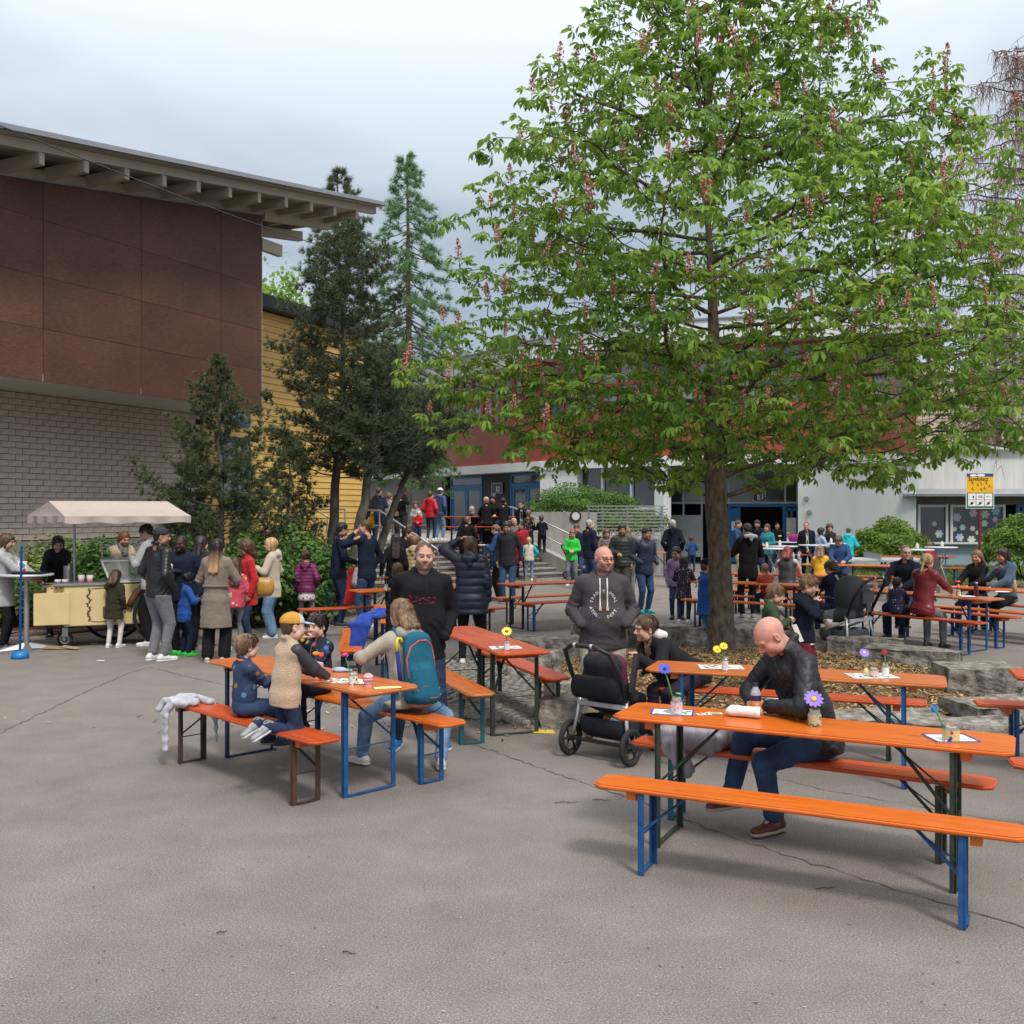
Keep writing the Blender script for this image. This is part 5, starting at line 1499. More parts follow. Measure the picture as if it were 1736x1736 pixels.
def cloth(name, c, rough=.85, kind='woven'):
 if kind=='leather': return M('cloth_'+name, c, .36, .2, 8, .12, 50, spec=.5)
 if kind=='puffer': return M('cloth_'+name, c, .5, .12, 5, .15, 60, spec=.4)
 if kind=='denim': return M('cloth_'+name, c, .85, .28, 7, .3, 150, col2=tuple(v*1.55 for v in c))
 if kind=='fleece': return M('cloth_'+name, c, .95, .1, 60, .6, 120, sheen=.3)
 if kind=='dots' or kind=='print': 
  if 'cloth_'+name in _mats: return _mats['cloth_'+name]
  m=M('cloth_'+name, c[0], .75, .08, 6, .15, 80);n, l=m.node_tree.nodes, m.node_tree.links
  v=n.new('ShaderNodeTexVoronoi');v.inputs['Scale'].default_value=26 if kind=='dots' else 15
  if kind=='dots':v.inputs['Randomness'].default_value=.35
  tc=n.new('ShaderNodeTexCoord');l.new(tc.outputs['Object'], v.inputs['Vector'])
  th=n.new('ShaderNodeMath');th.operation='LESS_THAN';th.inputs[1].default_value=.20 if kind=='dots' else .30
  l.new(v.outputs['Distance'], th.inputs[0])
  mx=n.new('ShaderNodeMix');mx.data_type='RGBA';b=n['Principled BSDF']
  prev=b.inputs['Base Color'].links[0].from_socket
  l.new(th.outputs[0], mx.inputs['Factor']);l.new(prev, mx.inputs['A'])
  if kind=='dots':mx.inputs['B'].default_value=(.6, .58, .62, 1)
  else:
   cr=n.new('ShaderNodeValToRGB');e=cr.color_ramp.elements;cr.color_ramp.interpolation='CONSTANT'
   cols=c[1:];e[0].position=0;e[0].color=cols[0]+(1,);e[1].position=1/len(cols);e[1].color=cols[1]+(1,)
   for i, q in enumerate(cols[2:]):x=e.new((i+2)/len(cols));x.color=q+(1,)
   sx=n.new('ShaderNodeSeparateColor');l.new(v.outputs['Color'], sx.inputs[0]);l.new(sx.outputs[0], cr.inputs[0]);l.new(cr.outputs[0], mx.inputs['B'])
  l.new(mx.outputs['Result'], b.inputs['Base Color']); return m
 return M('cloth_'+name, c, rough, .16, 9, .3, 90, sheen=.12 if sum(c[:3])>.3 else 0, spec=.3 if sum(c[:3])>.1 else .18)
def ik(a, t, l1, l2, hint):
 a, t=Vector(a), Vector(t);d=t-a;L=d.length
 mx=(l1+l2)*.998
 if L>mx:t=a+d*(mx/L);d=t-a;L=mx
 if L<abs(l1-l2)+.01:L=abs(l1-l2)+.01
 u=d.normalized();x=(l1*l1-l2*l2+L*L)/(2*L);h=math.sqrt(max(0, l1*l1-x*x))
 hv=Vector(hint);hv=hv-u*hv.dot(u)
 if hv.length<1e-4:hv=Vector((0, 1, 0))-u*u.y
 return a+u*x+hv.normalized()*h, t
ARM={
 'down':((.135, .02, .005), (.4, -1, 0), 'relax'), 'back':((.145, -.05, .01), (.4, -1, 0), 'relax'),
 'pocket':((.118, .055, .045), (.45, -1, .1), None), 'jpocket':((.115, .085, .085), (.45, -1, .1), None),
 'front':((.045, .15, .19), (1, -.6, -.8), 'grip'), 'low':((.06, .15, .11), (1, -.8, -.6), 'grip'), 'belly':((.03, .12, .12), (1, -.7, -.5), 'relax'),
 'mouth':((.03, .115, .335), (1, -.1, -1), 'pinch'), 'brow':((.02, .10, .40), (1, .3, -.5), 'flat'), 'face':((.02, .13, .33), (1, .4, -.6), 'relax'),
 'reach':((.09, .29, .19), (1, -.5, -1), 'relax'), 'reachlow':((.09, .27, .08), (1, -.5, -1), 'relax'), 'table':((.07, .24, .12), (1, -.3, -1), 'relax'),
 'phone':((.05, .19, .22), (1, -.4, -1), 'grip'), 'hip':((.11, .02, .04), (1.5, -.8, .2), 'relax'), 'cross':((-.05, .11, .17), (1, .2, -.8), 'relax'),
 'up':((.10, .12, .42), (1, .3, -.3), 'relax'), 'chest':((.01, .10, .27), (1, .1, -.9), 'relax'), 'side':((.24, .08, .03), (.6, -1, 0), 'relax'),
 'head':((.10, .09, .43), (1.3, .5, .2), 'relax'), 'lap':((.06, .14, .05), (1, -.8, -.2), 'relax')}
def person(lab, pos, face, H_=1.75, kind='m', top='jacket', topc=None, bot='jeans', botc=None, hair='short', hairc='brown', skin='fair', shoes=((.05, .05, .06), (.5, .5, .5)),
     pose='stand', arms=('down', 'down'), lean=0., yaw=0., nod=0., tilt=0., build=1., beard=False, res=None, hem=None, group=None, seatz=.48, legs=None, twist=0., side=0.,
     shoek='low', extra=None, dist=None, hoodup=False, belly=0., footspread=1., hat=None, hatc=None, cat='person', sleeves='long', hipy=0., handp=(None, None), hl=None, topk='woven', botk='denim', puff=0, collar=True):
 """one posed figure. pos: ground or seat-foot position; face: heading in degrees (0 away from camera, 180 towards it, 90 = left, -90 = right)"""
 pos=Vector(pos);D=dist or pos.length
 vr=random.Random(int(pos.x*91+pos.y*37))
 if D>14:
  if arms==('down', 'down'):arms=vr.choice([('down', 'pocket'), ('jpocket', 'jpocket'), ('down', 'front'), ('belly', 'belly'), ('back', 'down'), ('front', 'front'), ('phone', 'down'), ('down', 'down')])
  yaw+=vr.uniform(-.4, .4);side+=vr.uniform(-.05, .05);lean+=vr.uniform(-.03, .07);nod+=vr.uniform(-.05, .2)
 res=res or min(.022, max(.0085, D*.00085)) 
 child=kind in ('child', 'girl')
 hk='child' if child else ('f' if kind=='f' else 'm')
 hs=(H_*.165 if H_<1.35 else .225)/.233 if child else (.95 if kind=='f' else 1.0)*(.9+.1*H_/1.75)
 hh=.233*hs
 S=H_*(1 if not child else 1.)
 zneck=H_-hh*1.0
 fem=kind in ('f',)
 hipw=(.052 if not fem else .055)*S*(1.08 if child else 1)
 shw=(.101 if not fem else .088)*S*(build**.4)*(.95 if child else 1)
 tors=zneck-.03*S-.50*S
 l1a, l2a=.172*S*(.94 if child else 1), .150*S*(.94 if child else 1)
 l1, l2=.235*S, .232*S
 ank=.045*S
 if pose in ('stand', 'walk'):hz=.50*S
 elif pose=='sit':hz=seatz+.085*S*(build**.3)*.75
 elif pose=='kneel':hz=seatz+.20*S
 else:hz=.5*S
 hip=Vector((0, hipy, hz))
 RT=Euler((-lean, side, 0)).to_matrix() if False else (Matrix.Rotation(-lean, 3, 'X')@Matrix.Rotation(side, 3, 'Y')@Matrix.Rotation(twist, 3, 'Z'))
 T= lambda x, y, z:hip+RT@Vector((x, y, z))
 chest=T(0, .0, tors*.72);shl=T(0, -.005*S, tors)
 neck0=T(0, -.01*S, tors+.015*S); 
 HR=RT@Matrix.Rotation(yaw, 3, 'Z')@Matrix.Rotation(-nod+lean*.55, 3, 'X')@Matrix.Rotation(tilt, 3, 'Y')
 hc=neck0+(RT@Vector((0, .015*S, 0)))+HR@Vector((0, .022*hs, .125*hs))-HR@Vector((0, 0, .0))
 if extra and 'headoff' in extra:hc=hc+Vector(extra['headoff'])
 A=[]
 for i, s in enumerate((-1, 1)):
  sh=T(s*shw, 0, tors-.022*S)
  spec=arms[i]
  if isinstance(spec, str):tgt, hint, hp=ARM[spec];tgt=T(s*tgt[0]*S, tgt[1]*S*(1+.15*(build-1)), tgt[2]*S*(tors/(.31*S)))
  else:tgt, hint, hp=spec;tgt=Vector(tgt)
  if handp[i]:hp=handp[i]
  el, wr=ik(sh, tgt, l1a, l2a, RT@Vector((s*hint[0], hint[1], hint[2])))
  A.append((sh, el, wr, hp, s))
 Lg=[]
 for i, s in enumerate((-1, 1)):
  hj=hip+Vector((s*hipw, 0, 0))
  if legs is not None:ft, kh, fdir=legs[i];ft=Vector(ft);kh=Vector(kh)
  elif pose=='stand':ft=Vector((s*hipw*1.15*footspread, (.02 if s>0 else -.02), ank));kh=Vector((s*.15, 1, 0));fdir=s*-.18
  elif pose=='walk':ft=Vector((s*hipw*.8, s*.13*S, ank+(.03 if s<0 else 0)));kh=Vector((0, 1, 0));fdir=0
  elif pose=='sit':ft=Vector((s*hipw*1.25, hipy+l1*.95+(.02*s), max(ank, hz-l2-.02) if child else ank));kh=Vector((s*.1, 1, .9));fdir=s*-.1
  elif pose=='kneel':ft=Vector((s*hipw*1.1, -l2*.72, seatz+.05));kh=Vector((0, 1, -.6));fdir=0
  kn, an=ik(hj, ft, l1, l2, kh)
  Lg.append((hj, kn, an, fdir, s))
 pts=[hip, hc, shl]+[p for a in A for p in a[1:3]]+[p for l in Lg for p in l[1:3]]
 lo=[min(p[i] for p in pts)-.26 for i in range(3)];hi=[max(p[i] for p in pts)+.26 for i in range(3)]
 bd=build
 rot=Matrix.Rotation(R(face), 4, 'Z')
# ---------------- body: head + neck + torso + limbs + hands in one mesh
 bres=max(res, .014)
 f=Field(lo, hi, bres);k=.03
 X_=RT@Vector((1, 0, 0))
 f.cap(hip+Vector((0, 0, .03)), chest, .046*S*bd, .052*S*bd, k, wide=X_, fl=1.3);f.cap(chest, shl, .048*S, .034*S, k, wide=X_, fl=1.5)
 f.cap(neck0-RT@Vector((0, 0, .03)), neck0.lerp(hc, .35), .045*hs, .045*hs, .02)
 for sh, el, wr, hp, s in A:
  f.cap(sh, el, .027*S, .021*S, k);f.cap(el, wr, .020*S, .0145*S, .015)
 for hj, kn, an, fd, s in Lg:
  f.cap(hj, kn, .036*S*bd, .026*S, k);f.cap(kn, an, .025*S, .019*S, .02)
 V, Fq=f.mesh();mi=np.zeros(len(Fq), int)
 hres=.0042 if D<10 else (.0058 if D<17 else .0085)
 HV, HF, hm, beardm=head_mesh(hk, hres)
 M3=np.array(HR);HVt=(HV*hs)@M3.T+np.array(hc)
 hmm=hm.copy()
 if beard:hmm[beardm&(hmm==0)]=5
 Vs, Fs, Ms=[V, HVt], [Fq, HF+len(V)], [mi, hmm]
 off=len(V)+len(HVt)
 hands=[]
 for sh, el, wr, hp, s in A:
  if hp is None: continue
  hv, hf=hand_mesh(hp, .0038 if D<10 else (.005 if D<17 else .008))
  sc=H_/1.75*(.92 if fem else 1.0)*(1.08 if child else 1)
  y=(wr-el).normalized()
  if extra and 'hy' in extra and extra['hy'].get(s):y=Vector(extra['hy'][s]).normalized()
  pn=Vector((-s, 0, 0)) if abs(y.z)>.75 else Vector((-s*.55, 0, -.8))
  if hp in ('flat',):pn=Vector((0, -.4, -.8))
  if extra and 'palm' in extra and extra['palm'].get(s):pn=Vector(extra['palm'][s])
  z=-(pn-y*pn.dot(y)).normalized();x=y.cross(z)
  th=x.dot(Vector((0, 1, 0))+Vector((0, 0, .6)))
  v=hv.copy()
  if th<0:v[:, 0]*=-1;hf=hf[:, ::-1]
  m=np.array(Matrix((x, y, z)).transposed());v=(v*sc)@m.T+np.array(wr)
  Vs.append(v);Fs.append(hf+off);Ms.append(np.zeros(len(hf), int));off+=len(v);hands.append(wr+y*.08*sc)
 body_me=np_mesh('person', np.concatenate(Vs), np.concatenate(Fs), [skin_m(skin), m_lip, hair_m(hairc if hairc!='bald' else 'lightbrown'), m_eyew, m_iris, M('beard_'+skin, tuple(.42*a+.58*b for a, b in zip(SKIN[skin], HAIRC['stubble'])), .8, .2, 60)], mi=np.concatenate(Ms))
 root=bpy.data.objects.new('person', body_me);root.location=pos;root.rotation_euler=(0, 0, R(face));link(root)
 tag(root, lab, cat, group)
# ---------------- trousers / skirt
 cres=res
 hemz=(-.045 if hem is None else hem)*S
 if hem is None:hemz={'coat':-.22, 'parka':-.12, 'blazer':-.075, 'puffer':-.03, 'hoodie':-.055}.get(top, -.05)*S
 def garment(name, f, mat, fold=.0, seed=1, ff=28., fold2=0., puffc=None, rel=1, aniso=None, wr_segs=None):
  V, Fq=f.mesh()
  if len(V)==0: return None
  V=relax(V, Fq, rel, .45);N=vnormals(V, Fq)
  d=np.zeros(len(V))
  if fold:
   W=V.copy();W[:, 2]*=(aniso or 1.)
   d+=fold*sines(W, ff, seed)+fold*.5*sines(W, ff*2.3, seed+1)
  if puffc:d+=puffc(V)
  elif fold and wr_segs:
   best=np.full(len(V), 9.);tt_=np.zeros(len(V));ll=np.ones(len(V));am=np.zeros(len(V))
   for (a, b, w_) in wr_segs:
    a, b=np.array(a), np.array(b);ba=b-a;L=np.linalg.norm(ba)+1e-6;t=((V-a)@ba)/L
    dd=np.linalg.norm(V-a-np.clip(t, 0, L)[:, None]*ba/L, axis=1);m=dd<best
    best[m]=dd[m];tt_[m]=t[m];ll[m]=L;am[m]=w_
   e=np.where(am<0, np.abs(ll-tt_), np.minimum(np.abs(tt_), np.abs(ll-tt_)))/.085;am=np.abs(am)
   ph=tt_*6.283/.062+6.5*sines(V, 13, seed+3);msk=np.clip(.5+1.6*sines(V, 14, seed+9), 0, 1)
   d+=am*fold*(.25+1.0*np.exp(-e**2))*(1-np.abs(np.sin(ph*.5))*2)*.75*msk
  V=V+N*d[:, None]
  o=np_obj(name, V, Fq, mat, root); return o
 seed=int(abs(pos.x*71+pos.y*13))%9999
 if bot in ('jeans', 'trousers', 'slim', 'wide', 'leggings', 'shorts'):
  f=Field(lo, hi, cres)
  w={'jeans':1.0, 'trousers':1.08, 'slim':.9, 'wide':1.25, 'leggings':.82, 'shorts':1.2}[bot]
  g_=.006
  f.cap(hip+Vector((0, -.005, .01)), T(0, 0, .07*S), .060*S*bd+g_, .056*S*bd+g_, .03, wide=X_, fl=1.35)
  for hj, kn, an, fd, s in Lg:
   f.cap(hj+Vector((0, -.008, 0)), kn, .053*S*bd*w+g_, .036*S*w+g_, .035)
   e=kn.lerp(an, .93) if bot!='shorts' else kn.lerp(an, .1)
   f.cap(kn, e, .036*S*w+g_, (.028 if bot not in ('wide',) else .037)*S*w+g_, .02)
  if pose not in ('sit', 'kneel'):f.plane(T(0, 0, hemz+.035), tuple(RT@Vector((0, 0, 1))))
  if isinstance(botc, str):botc=ck(botc)
  garment('trousers' if bot!='leggings' else 'leggings', f, cloth(*botc) if isinstance(botc, tuple) and isinstance(botc[0], str) else botc, .0042 if bot!='leggings' else .0015, seed, 26, aniso=.9, wr_segs=[(l[0], l[1], -.8) for l in Lg]+[(l[1], l[2], 1.1) for l in Lg])
 elif bot=='skirt':
  f=Field(lo, hi, cres)
  f.cap(T(0, 0, .04*S), hip+Vector((0, .02 if pose=='stand' else .1, -.10*S if pose=='stand' else -.02)), .06*S, .095*S, .02, wide=X_, fl=1.2)
  f.plane(hip+Vector((0, 0, -.14*S)), (0, 0, -1))
  garment('skirt', f, cloth(*botc), .006, seed, 30, aniso=.2)
  f=Field(lo, hi, cres)
  for hj, kn, an, fd, s in Lg:
   f.cap(hj, kn, .044*S, .031*S, .02);f.cap(kn, an, .030*S, .021*S, .02)
  garment('leggings', f, cloth('tights_white', (.6, .57, .55)) if not (extra and 'tights' in extra) else cloth(*extra['tights']))
 sm=[M('shoe_%s'%str(shoes[0]), shoes[0], .5, .15, 12), M('sole_%s'%str(shoes[1]), shoes[1], .6, .1, 12), M('lace_%s'%str(shoes[0]), tuple(.5*a+.3 for a in shoes[0]), .7, .2, 60)]
 me=shoe_mesh(shoek, str(shoes), sm)
 ssz=S*.148/.26*(1.08 if child else (.93 if fem else 1.0))
 for hj, kn, an, fd, s in Lg:
  o=bpy.data.objects.new('shoe', me);link(o, root)
  y=Vector((math.sin(-fd), math.cos(-fd), 0))
  shin=(an-kn).normalized()
  up=-shin
  if pose=='kneel' or (legs is not None and len(legs[0])>3):y=Vector(shin)*.8+Vector((0, 0, -.6));up=Vector((0, -1, 0)) if pose=='kneel' else up;y.normalize()
  if extra and 'footy' in extra and extra['footy'].get(s):y=Vector(extra['footy'][s]).normalized();up=Vector(extra['footup'][s])
  else:
   if pose!='kneel':up=Vector((0, 0, 1))
  z=(up-y*up.dot(y)).normalized();x=y.cross(z)
  mt=Matrix((x, y, z)).transposed().to_4x4()
  o.matrix_local=Matrix.Translation(an-z*(ank if up.z>.9 else .05))@mt@Matrix.Scale(ssz, 4)
# ---------------- upper garment
 long_=top in ('coat', 'parka')
 thick={'tee':.006, 'shirt':.009, 'sweater':.012, 'hoodie':.016, 'jacket':.018, 'fleece':.022, 'puffer':.030, 'coat':.020, 'parka':.019, 'blazer':.014, 'vest':.026}[top]*(S/1.75)**.5
 f=Field(lo, hi, cres)
 wz=T(0, 0, tors*.35)
 rb=.068*S*bd+thick
 f.cap(T(0, 0, .0), wz, rb, (.058 if not fem else .052)*S*bd+thick, .04, wide=X_, fl=1.32)
 if belly:f.ell(T(0, .035*S, tors*.33), (.10*S*bd, .085*S*bd*belly, .11*S), .06)
 f.cap(wz, T(0, .005*S, tors*.78), (.058 if not fem else .053)*S*bd+thick, .062*S*bd**.7+thick, .04, wide=X_, fl=1.38)
 if fem:f.ell(T(0, .045*S, tors*.68), (.07*S, .035*S, .035*S), .04)
 for s in (-1, 1):
  f.cap(T(s*.035*S, -.008*S, tors-.002*S), T(s*(shw-.008*S), -.002, tors-.036*S), .026*S+thick*.5, .030*S+thick*.6, .045)
 if hemz<-.02*S:
  low=T(0, 0, 0)+Vector((0, 0, min(0, hemz)-.03))
  if pose=='sit':low=hip+Vector((0, .0, -.02)); 
  spread=1.25 if long_ else 1.06
  f.cap(T(0, 0, 0), low, rb, rb*spread, .03, wide=X_, fl=1.3)
 hp_=T(0, 0, hemz)
 if pose=='sit':
  f.plane(hip+Vector((0, 0, -.04*S)), (0, 0, -1))
 else:f.plane(hp_, tuple(RT@Vector((0, 0, -1))) if not long_ else (0, 0, -1))
 slv=Field(lo, hi, cres) if extra and 'sleevec' in extra else f
 if top!='vest' or (extra and 'sleevec' in extra):
  for sh, el, wr, hp, s in A:
   tk=thick
   if sleeves=='short':slv.cap(sh, sh.lerp(el, .75), .032*S+tk, .030*S+tk, .03); continue
   slv.cap(sh+RT@Vector((-s*.006*S, 0, -.008*S)), el, .027*S*bd**.3+tk, .0245*S+tk, .03)
   slv.cap(el, el.lerp(wr, .97 if hp else 1.02), .0240*S+tk, (.0175 if top not in ('coat', 'jacket', 'blazer') else .021)*S+tk*.6, .02)
 if top in ('hoodie', 'parka', 'fleece', 'puffer') and not hoodup and not (extra and 'nohood' in extra):
  q=.026*S
  bk=T(0, -.062*S, tors+.0*S)
  f.cap(bk+X_*.035*S, bk-X_*.035*S, q*1.1, q*1.1, .03);f.cap(T(0, -.055*S, tors+.028*S), T(0, -.082*S, tors-.050*S), q*1.0, q*.8, .03)
  ring=[T(.048*S*math.sin(a), -.012*S-.048*S*math.cos(a), tors+.026*S-.040*S*(1-math.cos(a))*.5) for a in np.linspace(-2.75, 2.75, 11)]
  for a_, b_ in zip(ring[:-1], ring[1:]):f.cap(a_, b_, q*.66, q*.66, .012)
 elif collar and top not in ('tee', 'sweater', 'vest'):
  for s in (-1, 1):f.cap(T(s*.020*S, -.035*S, tors+.042*S), T(s*.030*S, .025*S, tors+.020*S), .014*S, .013*S, .02)
  f.cap(T(-.02*S, -.035*S, tors+.042*S), T(.02*S, -.035*S, tors+.042*S), .014*S, .014*S, .02)
 f.cap(T(0, .0*S, tors+.01*S), hc, .038*hs+.006, .05*hs, .012, cut=True)
 f.ell(hc+HR@Vector((0, .01, .015)), (.080*hs, .100*hs, .098*hs), .008, cut=True)
 up_=RT@Vector((0, 0, 1))
 U=np.array(up_)
 pc=None
 if puff or top=='puffer':
  sp=puff or .075
  segs=[(np.array(a), np.array(b)) for a, b in [(hip, shl)]+[(x[0], x[1]) for x in A]+[(x[1], x[2]) for x in A]]
  def pc(V, segs=segs, sp=sp):
   best=np.full(len(V), 9.);ph=np.zeros(len(V))
   for j, (a, b) in enumerate(segs):
    ba=b-a;L=np.linalg.norm(ba);t=((V-a)@ba)/L
    q=V-a-np.clip(t, 0, L)[:, None]*ba/L;d=np.linalg.norm(q, axis=1)-(.12*S if j==0 else .03*S)
    m=d<best;best[m]=d[m];ph[m]=t[m]
   s_=np.abs(np.sin(np.pi*ph/sp))
   return (np.sqrt(s_)-.75)*min(.014, sp*.20)
 tm=cloth(*topc) if isinstance(topc, tuple) and isinstance(topc[0], str) else topc
 tnm={'tee':'shirt', 'vest':'vest', 'parka':'parka'}.get(top, top)
 if extra and 'quilt' in extra:
  def pc(V):
   h_=V[:, 0]*.8+V[:, 1]*.6;q=extra['quilt']
   return (np.sqrt(np.minimum(np.abs(np.sin(np.pi*(V[:, 2]+h_)/q)), np.abs(np.sin(np.pi*(V[:, 2]-h_)/q))))-.7)*.0065+.004*sines(V, 22, seed)
 o=garment(tnm, f, tm, .0068 if top not in ('fleece',) else .004, seed+5, 24, puffc=pc, wr_segs=[(T(0, 0, 0), T(0, 0, tors), .5)]+[(a[0], a[1], -1.) for a in A]+[(a[1], a[2], 1.2) for a in A])
 root['_top']=1; del root['_top']
 TOPS[root.name]=o
 if extra and 'sleevec' in extra:
  for sh, el, wr, hp, s in A:slv.cap(sh, sh, .001, .001, .01)
  garment('sleeves', slv, cloth(*extra['sleevec']), .004, seed+6, 24, wr_segs=[(a[0], a[1], -1.) for a in A]+[(a[1], a[2], 1.2) for a in A])
# ---------------- hair and hats
 hr=min(res, .0095) if D<17 else .012
 rel= lambda x, y, z:hc+HR@(Vector((x, y, z))*hs)
 hairn=None
 if hair not in ('bald', 'none') and hat not in ('hijab',):
  f=Field([c-.34 for c in hc], [c+.22 for c in hc], hr)
  if hat:hair='crop' if hair in ('short', 'boy', 'thick', 'afro') else hair
  vol={'short':.006, 'crop':.0008, 'boy':.010, 'curly':.034, 'afro':.022, 'long':.012, 'bob':.014, 'pony':.007, 'bun':.008, 'braids':.007, 'thick':.014}[hair]
  f.ell(rel(0, -.018, .034), ((.079+vol)*hs, (.097+vol)*hs, (.088+vol)*hs), .01, rot=HR)
  if hair in ('boy', 'bob', 'thick'):
   f.ell(rel(0, .040, .082), (.058*hs, .045*hs, .030*hs), .02, rot=HR)
   f.ell(rel(0, .066, .060), (.052*hs, .026*hs, .022*hs), .015, rot=HR)
  if hair in ('short', 'boy', 'thick', 'crop'):f.ell(rel(0, -.055, -.02), (.062*hs, .048*hs, .055*hs), .02, rot=HR)
  fy={'bob':.085, 'long':.08}.get(hair, .066)
  f.ell(rel(0, .075, -.035), (.070*hs, .085*hs, .088*hs), .012, cut=True, rot=HR)
  if hair in ('short', 'crop', 'boy', 'thick', 'pony', 'bun', 'braids'):
   for s in (-1, 1):f.ell(rel(s*.085, .02, -.035), (.034*hs, .050*hs, .045*hs), .012, cut=True, rot=HR)
   f.ell(rel(0, -.02, -.13), (.09*hs, .12*hs, .062*hs), .015, cut=True, rot=HR)
  if hair in ('long', 'curly'):
   ln=(hl or .30)
   w=.022 if hair=='long' else .036
   dn=Vector((0, 0, -1))*ln+(RT@Vector((0, -.075-thick, 0)))
   for x in (-.050, -.022, .022, .050):
    f.cap(rel(x, -.075, .0), rel(x*1.15, -.085, -.03)+dn*.9*(1-abs(x)*2), .035*hs, w, .03)
   for s in (-1, 1):f.cap(rel(s*.075, -.015, .01), rel(s*.08, -.03, -.04)+dn*.45, .022*hs, .016, .02)
  if hair=='curly':
   rg=np.random.default_rng(seed)
   for q in range(26):
    d=rg.normal(size=3);d/=np.linalg.norm(d)
    if d[1]>.35: continue
    f.ell(rel(d[0]*.095, d[1]*.105-.02, d[2]*.10+.02), (.03, .03, .03), .012)
  if hair=='bob':
   for x in (-.055, -.02, .02, .055):f.cap(rel(x, -.06, 0), rel(x*1.1, -.065, -.095), .036*hs, .026*hs, .02)
   for s in (-1, 1):f.cap(rel(s*.076, .005, .0), rel(s*.074, .01, -.08), .020*hs, .018*hs, .015)
  if hair=='pony':
   b0=rel(0, -.115, .02);f.ell(b0, (.026, .026, .026), .01)
   f.cap(b0, b0+(RT@Vector((0, -.05, -(hl or .17)))), .026*hs, .012, .02)
  if hair=='bun':f.ell(rel(0, -.115, .045), (.038*hs, .034*hs, .036*hs), .01)
  if hair=='braids':
   for s in (-1, 1):
    p=rel(s*.075, -.03, -.05)
    for q in range(9):
     p2=p+Vector((s*.002, .014*(q<4), -.027));f.ell(p2, (.015, .015, .019), .006);p=p2
  V, Fq=f.mesh();V=relax(V, Fq, 1, .3);N=vnormals(V, Fq)
  amp=.0022 if hair not in ('curly', 'afro') else .008
  W=V.copy();W[:, 2]*=.35 if hair not in ('curly', 'afro') else 1
  V=V+N*(amp*(sines(W, 150 if D<12 else 90, seed, 8)))[:, None]
  rg=np.random.default_rng(seed);ns=4 if hat else (1500 if D<12 else (500 if D<22 else 160));ii=rg.integers(0, len(V), ns);n_=N[ii]
  cr_=np.array(hc)+np.array(HR@Vector((0, -.03, .11))*hs);rd=V[ii]-cr_;rd/=np.linalg.norm(rd, axis=1, keepdims=True)+1e-6
  rd=rd*.9+np.array([0, 0, -.5])+rg.normal(0, .28 if hair not in ('curly', 'afro') else 1.1, (ns, 3));rd-=n_*(rd*n_).sum(1, keepdims=True);rd/=np.linalg.norm(rd, axis=1, keepdims=True)+1e-6
  L_=rg.uniform(.018, .042, ns)[:, None]*(.22 if hair=='crop' else 1);sd=np.cross(rd, n_)*(.0016 if D<12 else .003)
  b0=V[ii]-n_*.002;S_=np.stack([b0-sd, b0+sd, b0+rd*L_*.6+n_*.006+sd*.5, b0+rd*L_+n_*rg.uniform(.0, .010, (ns, 1))], 1).reshape(-1, 3)
  q_=len(V)+np.arange(ns)[:, None]*4+np.array([0, 1, 2, 3]);V=np.r_[V, S_];Fq=np.r_[Fq, q_]
  np_obj('hair', V, Fq, hair_m(hairc), root)
 if hat:
  f=Field([c-.24 for c in hc], [c+.24 for c in hc], hr)
  hcol=hatc or (.1, .1, .1)
  if hat in ('cap', 'flatcap'):
   f.ell(rel(0, -.015, .045), (.090*hs, .110*hs, .090*hs), .01, rot=HR)
   f.plane(rel(0, 0, .034), tuple(HR@Vector((0, 0, -1))))
   V, Fq=f.mesh();V=relax(V, Fq, 2, .4)
   loc=((V-np.array(hc))@M3)/hs
   mi=(loc[Fq].mean(1)[:, 1]>.035).astype(int) if extra and 'cap2' in extra else np.zeros(len(Fq), int)
   np_obj('cap', V, Fq, [M('cap_%s'%str(hcol), hcol, .8, .1, 20, .2, 90), M('capf_%s'%str(hcol), (extra or {}).get('cap2', hcol), .8, .08, 20)], root, mi=mi)
   sg=-1 if extra and 'backcap' in extra else 1
   g=Field([c-.28 for c in hc], [c+.28 for c in hc], hr)
   g.ell(rel(0, sg*.115, .036), (.070*hs, .075*hs, .008), .008, rot=HR@Matrix.Rotation(-.15*sg, 3, 'X'))
   V, Fq=g.mesh()
   if hat=='cap':np_obj('cap_peak', V, Fq, M('peak_%s'%str(hcol), (extra or {}).get('peak', hcol), .8, .08, 20), root)
  elif hat=='beanie':
   f.ell(rel(0, -.018, .048), (.088*hs, .105*hs, .090*hs), .01, rot=HR);f.plane(rel(0, 0, .02), tuple(HR@Vector((0, -.25, -1))))
   V, Fq=f.mesh();np_obj('beanie', relax(V, Fq, 1), Fq, cloth('beanie_%s'%str(hcol), hcol), root)
  elif hat=='helmet':
   f.ell(rel(0, -.012, .05), (.100*hs, .125*hs, .095*hs), .01, rot=HR);f.plane(rel(0, 0, .028), tuple(HR@Vector((0, -.2, -1))))
   V, Fq=f.mesh();np_obj('helmet', V, Fq, M('helmet_shell', hcol, .3, .05), root)
  elif hat=='hijab':
   f.ell(rel(0, -.015, .03), (.090*hs, .112*hs, .100*hs), .01, rot=HR)
   f.cap(rel(0, -.02, -.04), T(0, -.0, tors*.95), .075*hs, .09*hs, .04);f.cap(T(0, -.03, tors), T(0, -.05, tors*.7), .10*hs, .06*hs, .04)
   f.ell(rel(0, .085, -.02), (.055*hs, .06*hs, .075*hs), .012, cut=True, rot=HR)
   V, Fq=f.mesh();V=relax(V, Fq, 1);V+=vnormals(V, Fq)*(.006*sines(V, 50, seed))[:, None]
   np_obj('headscarf', V, Fq, cloth('scarf_%s'%str(hcol), hcol), root)
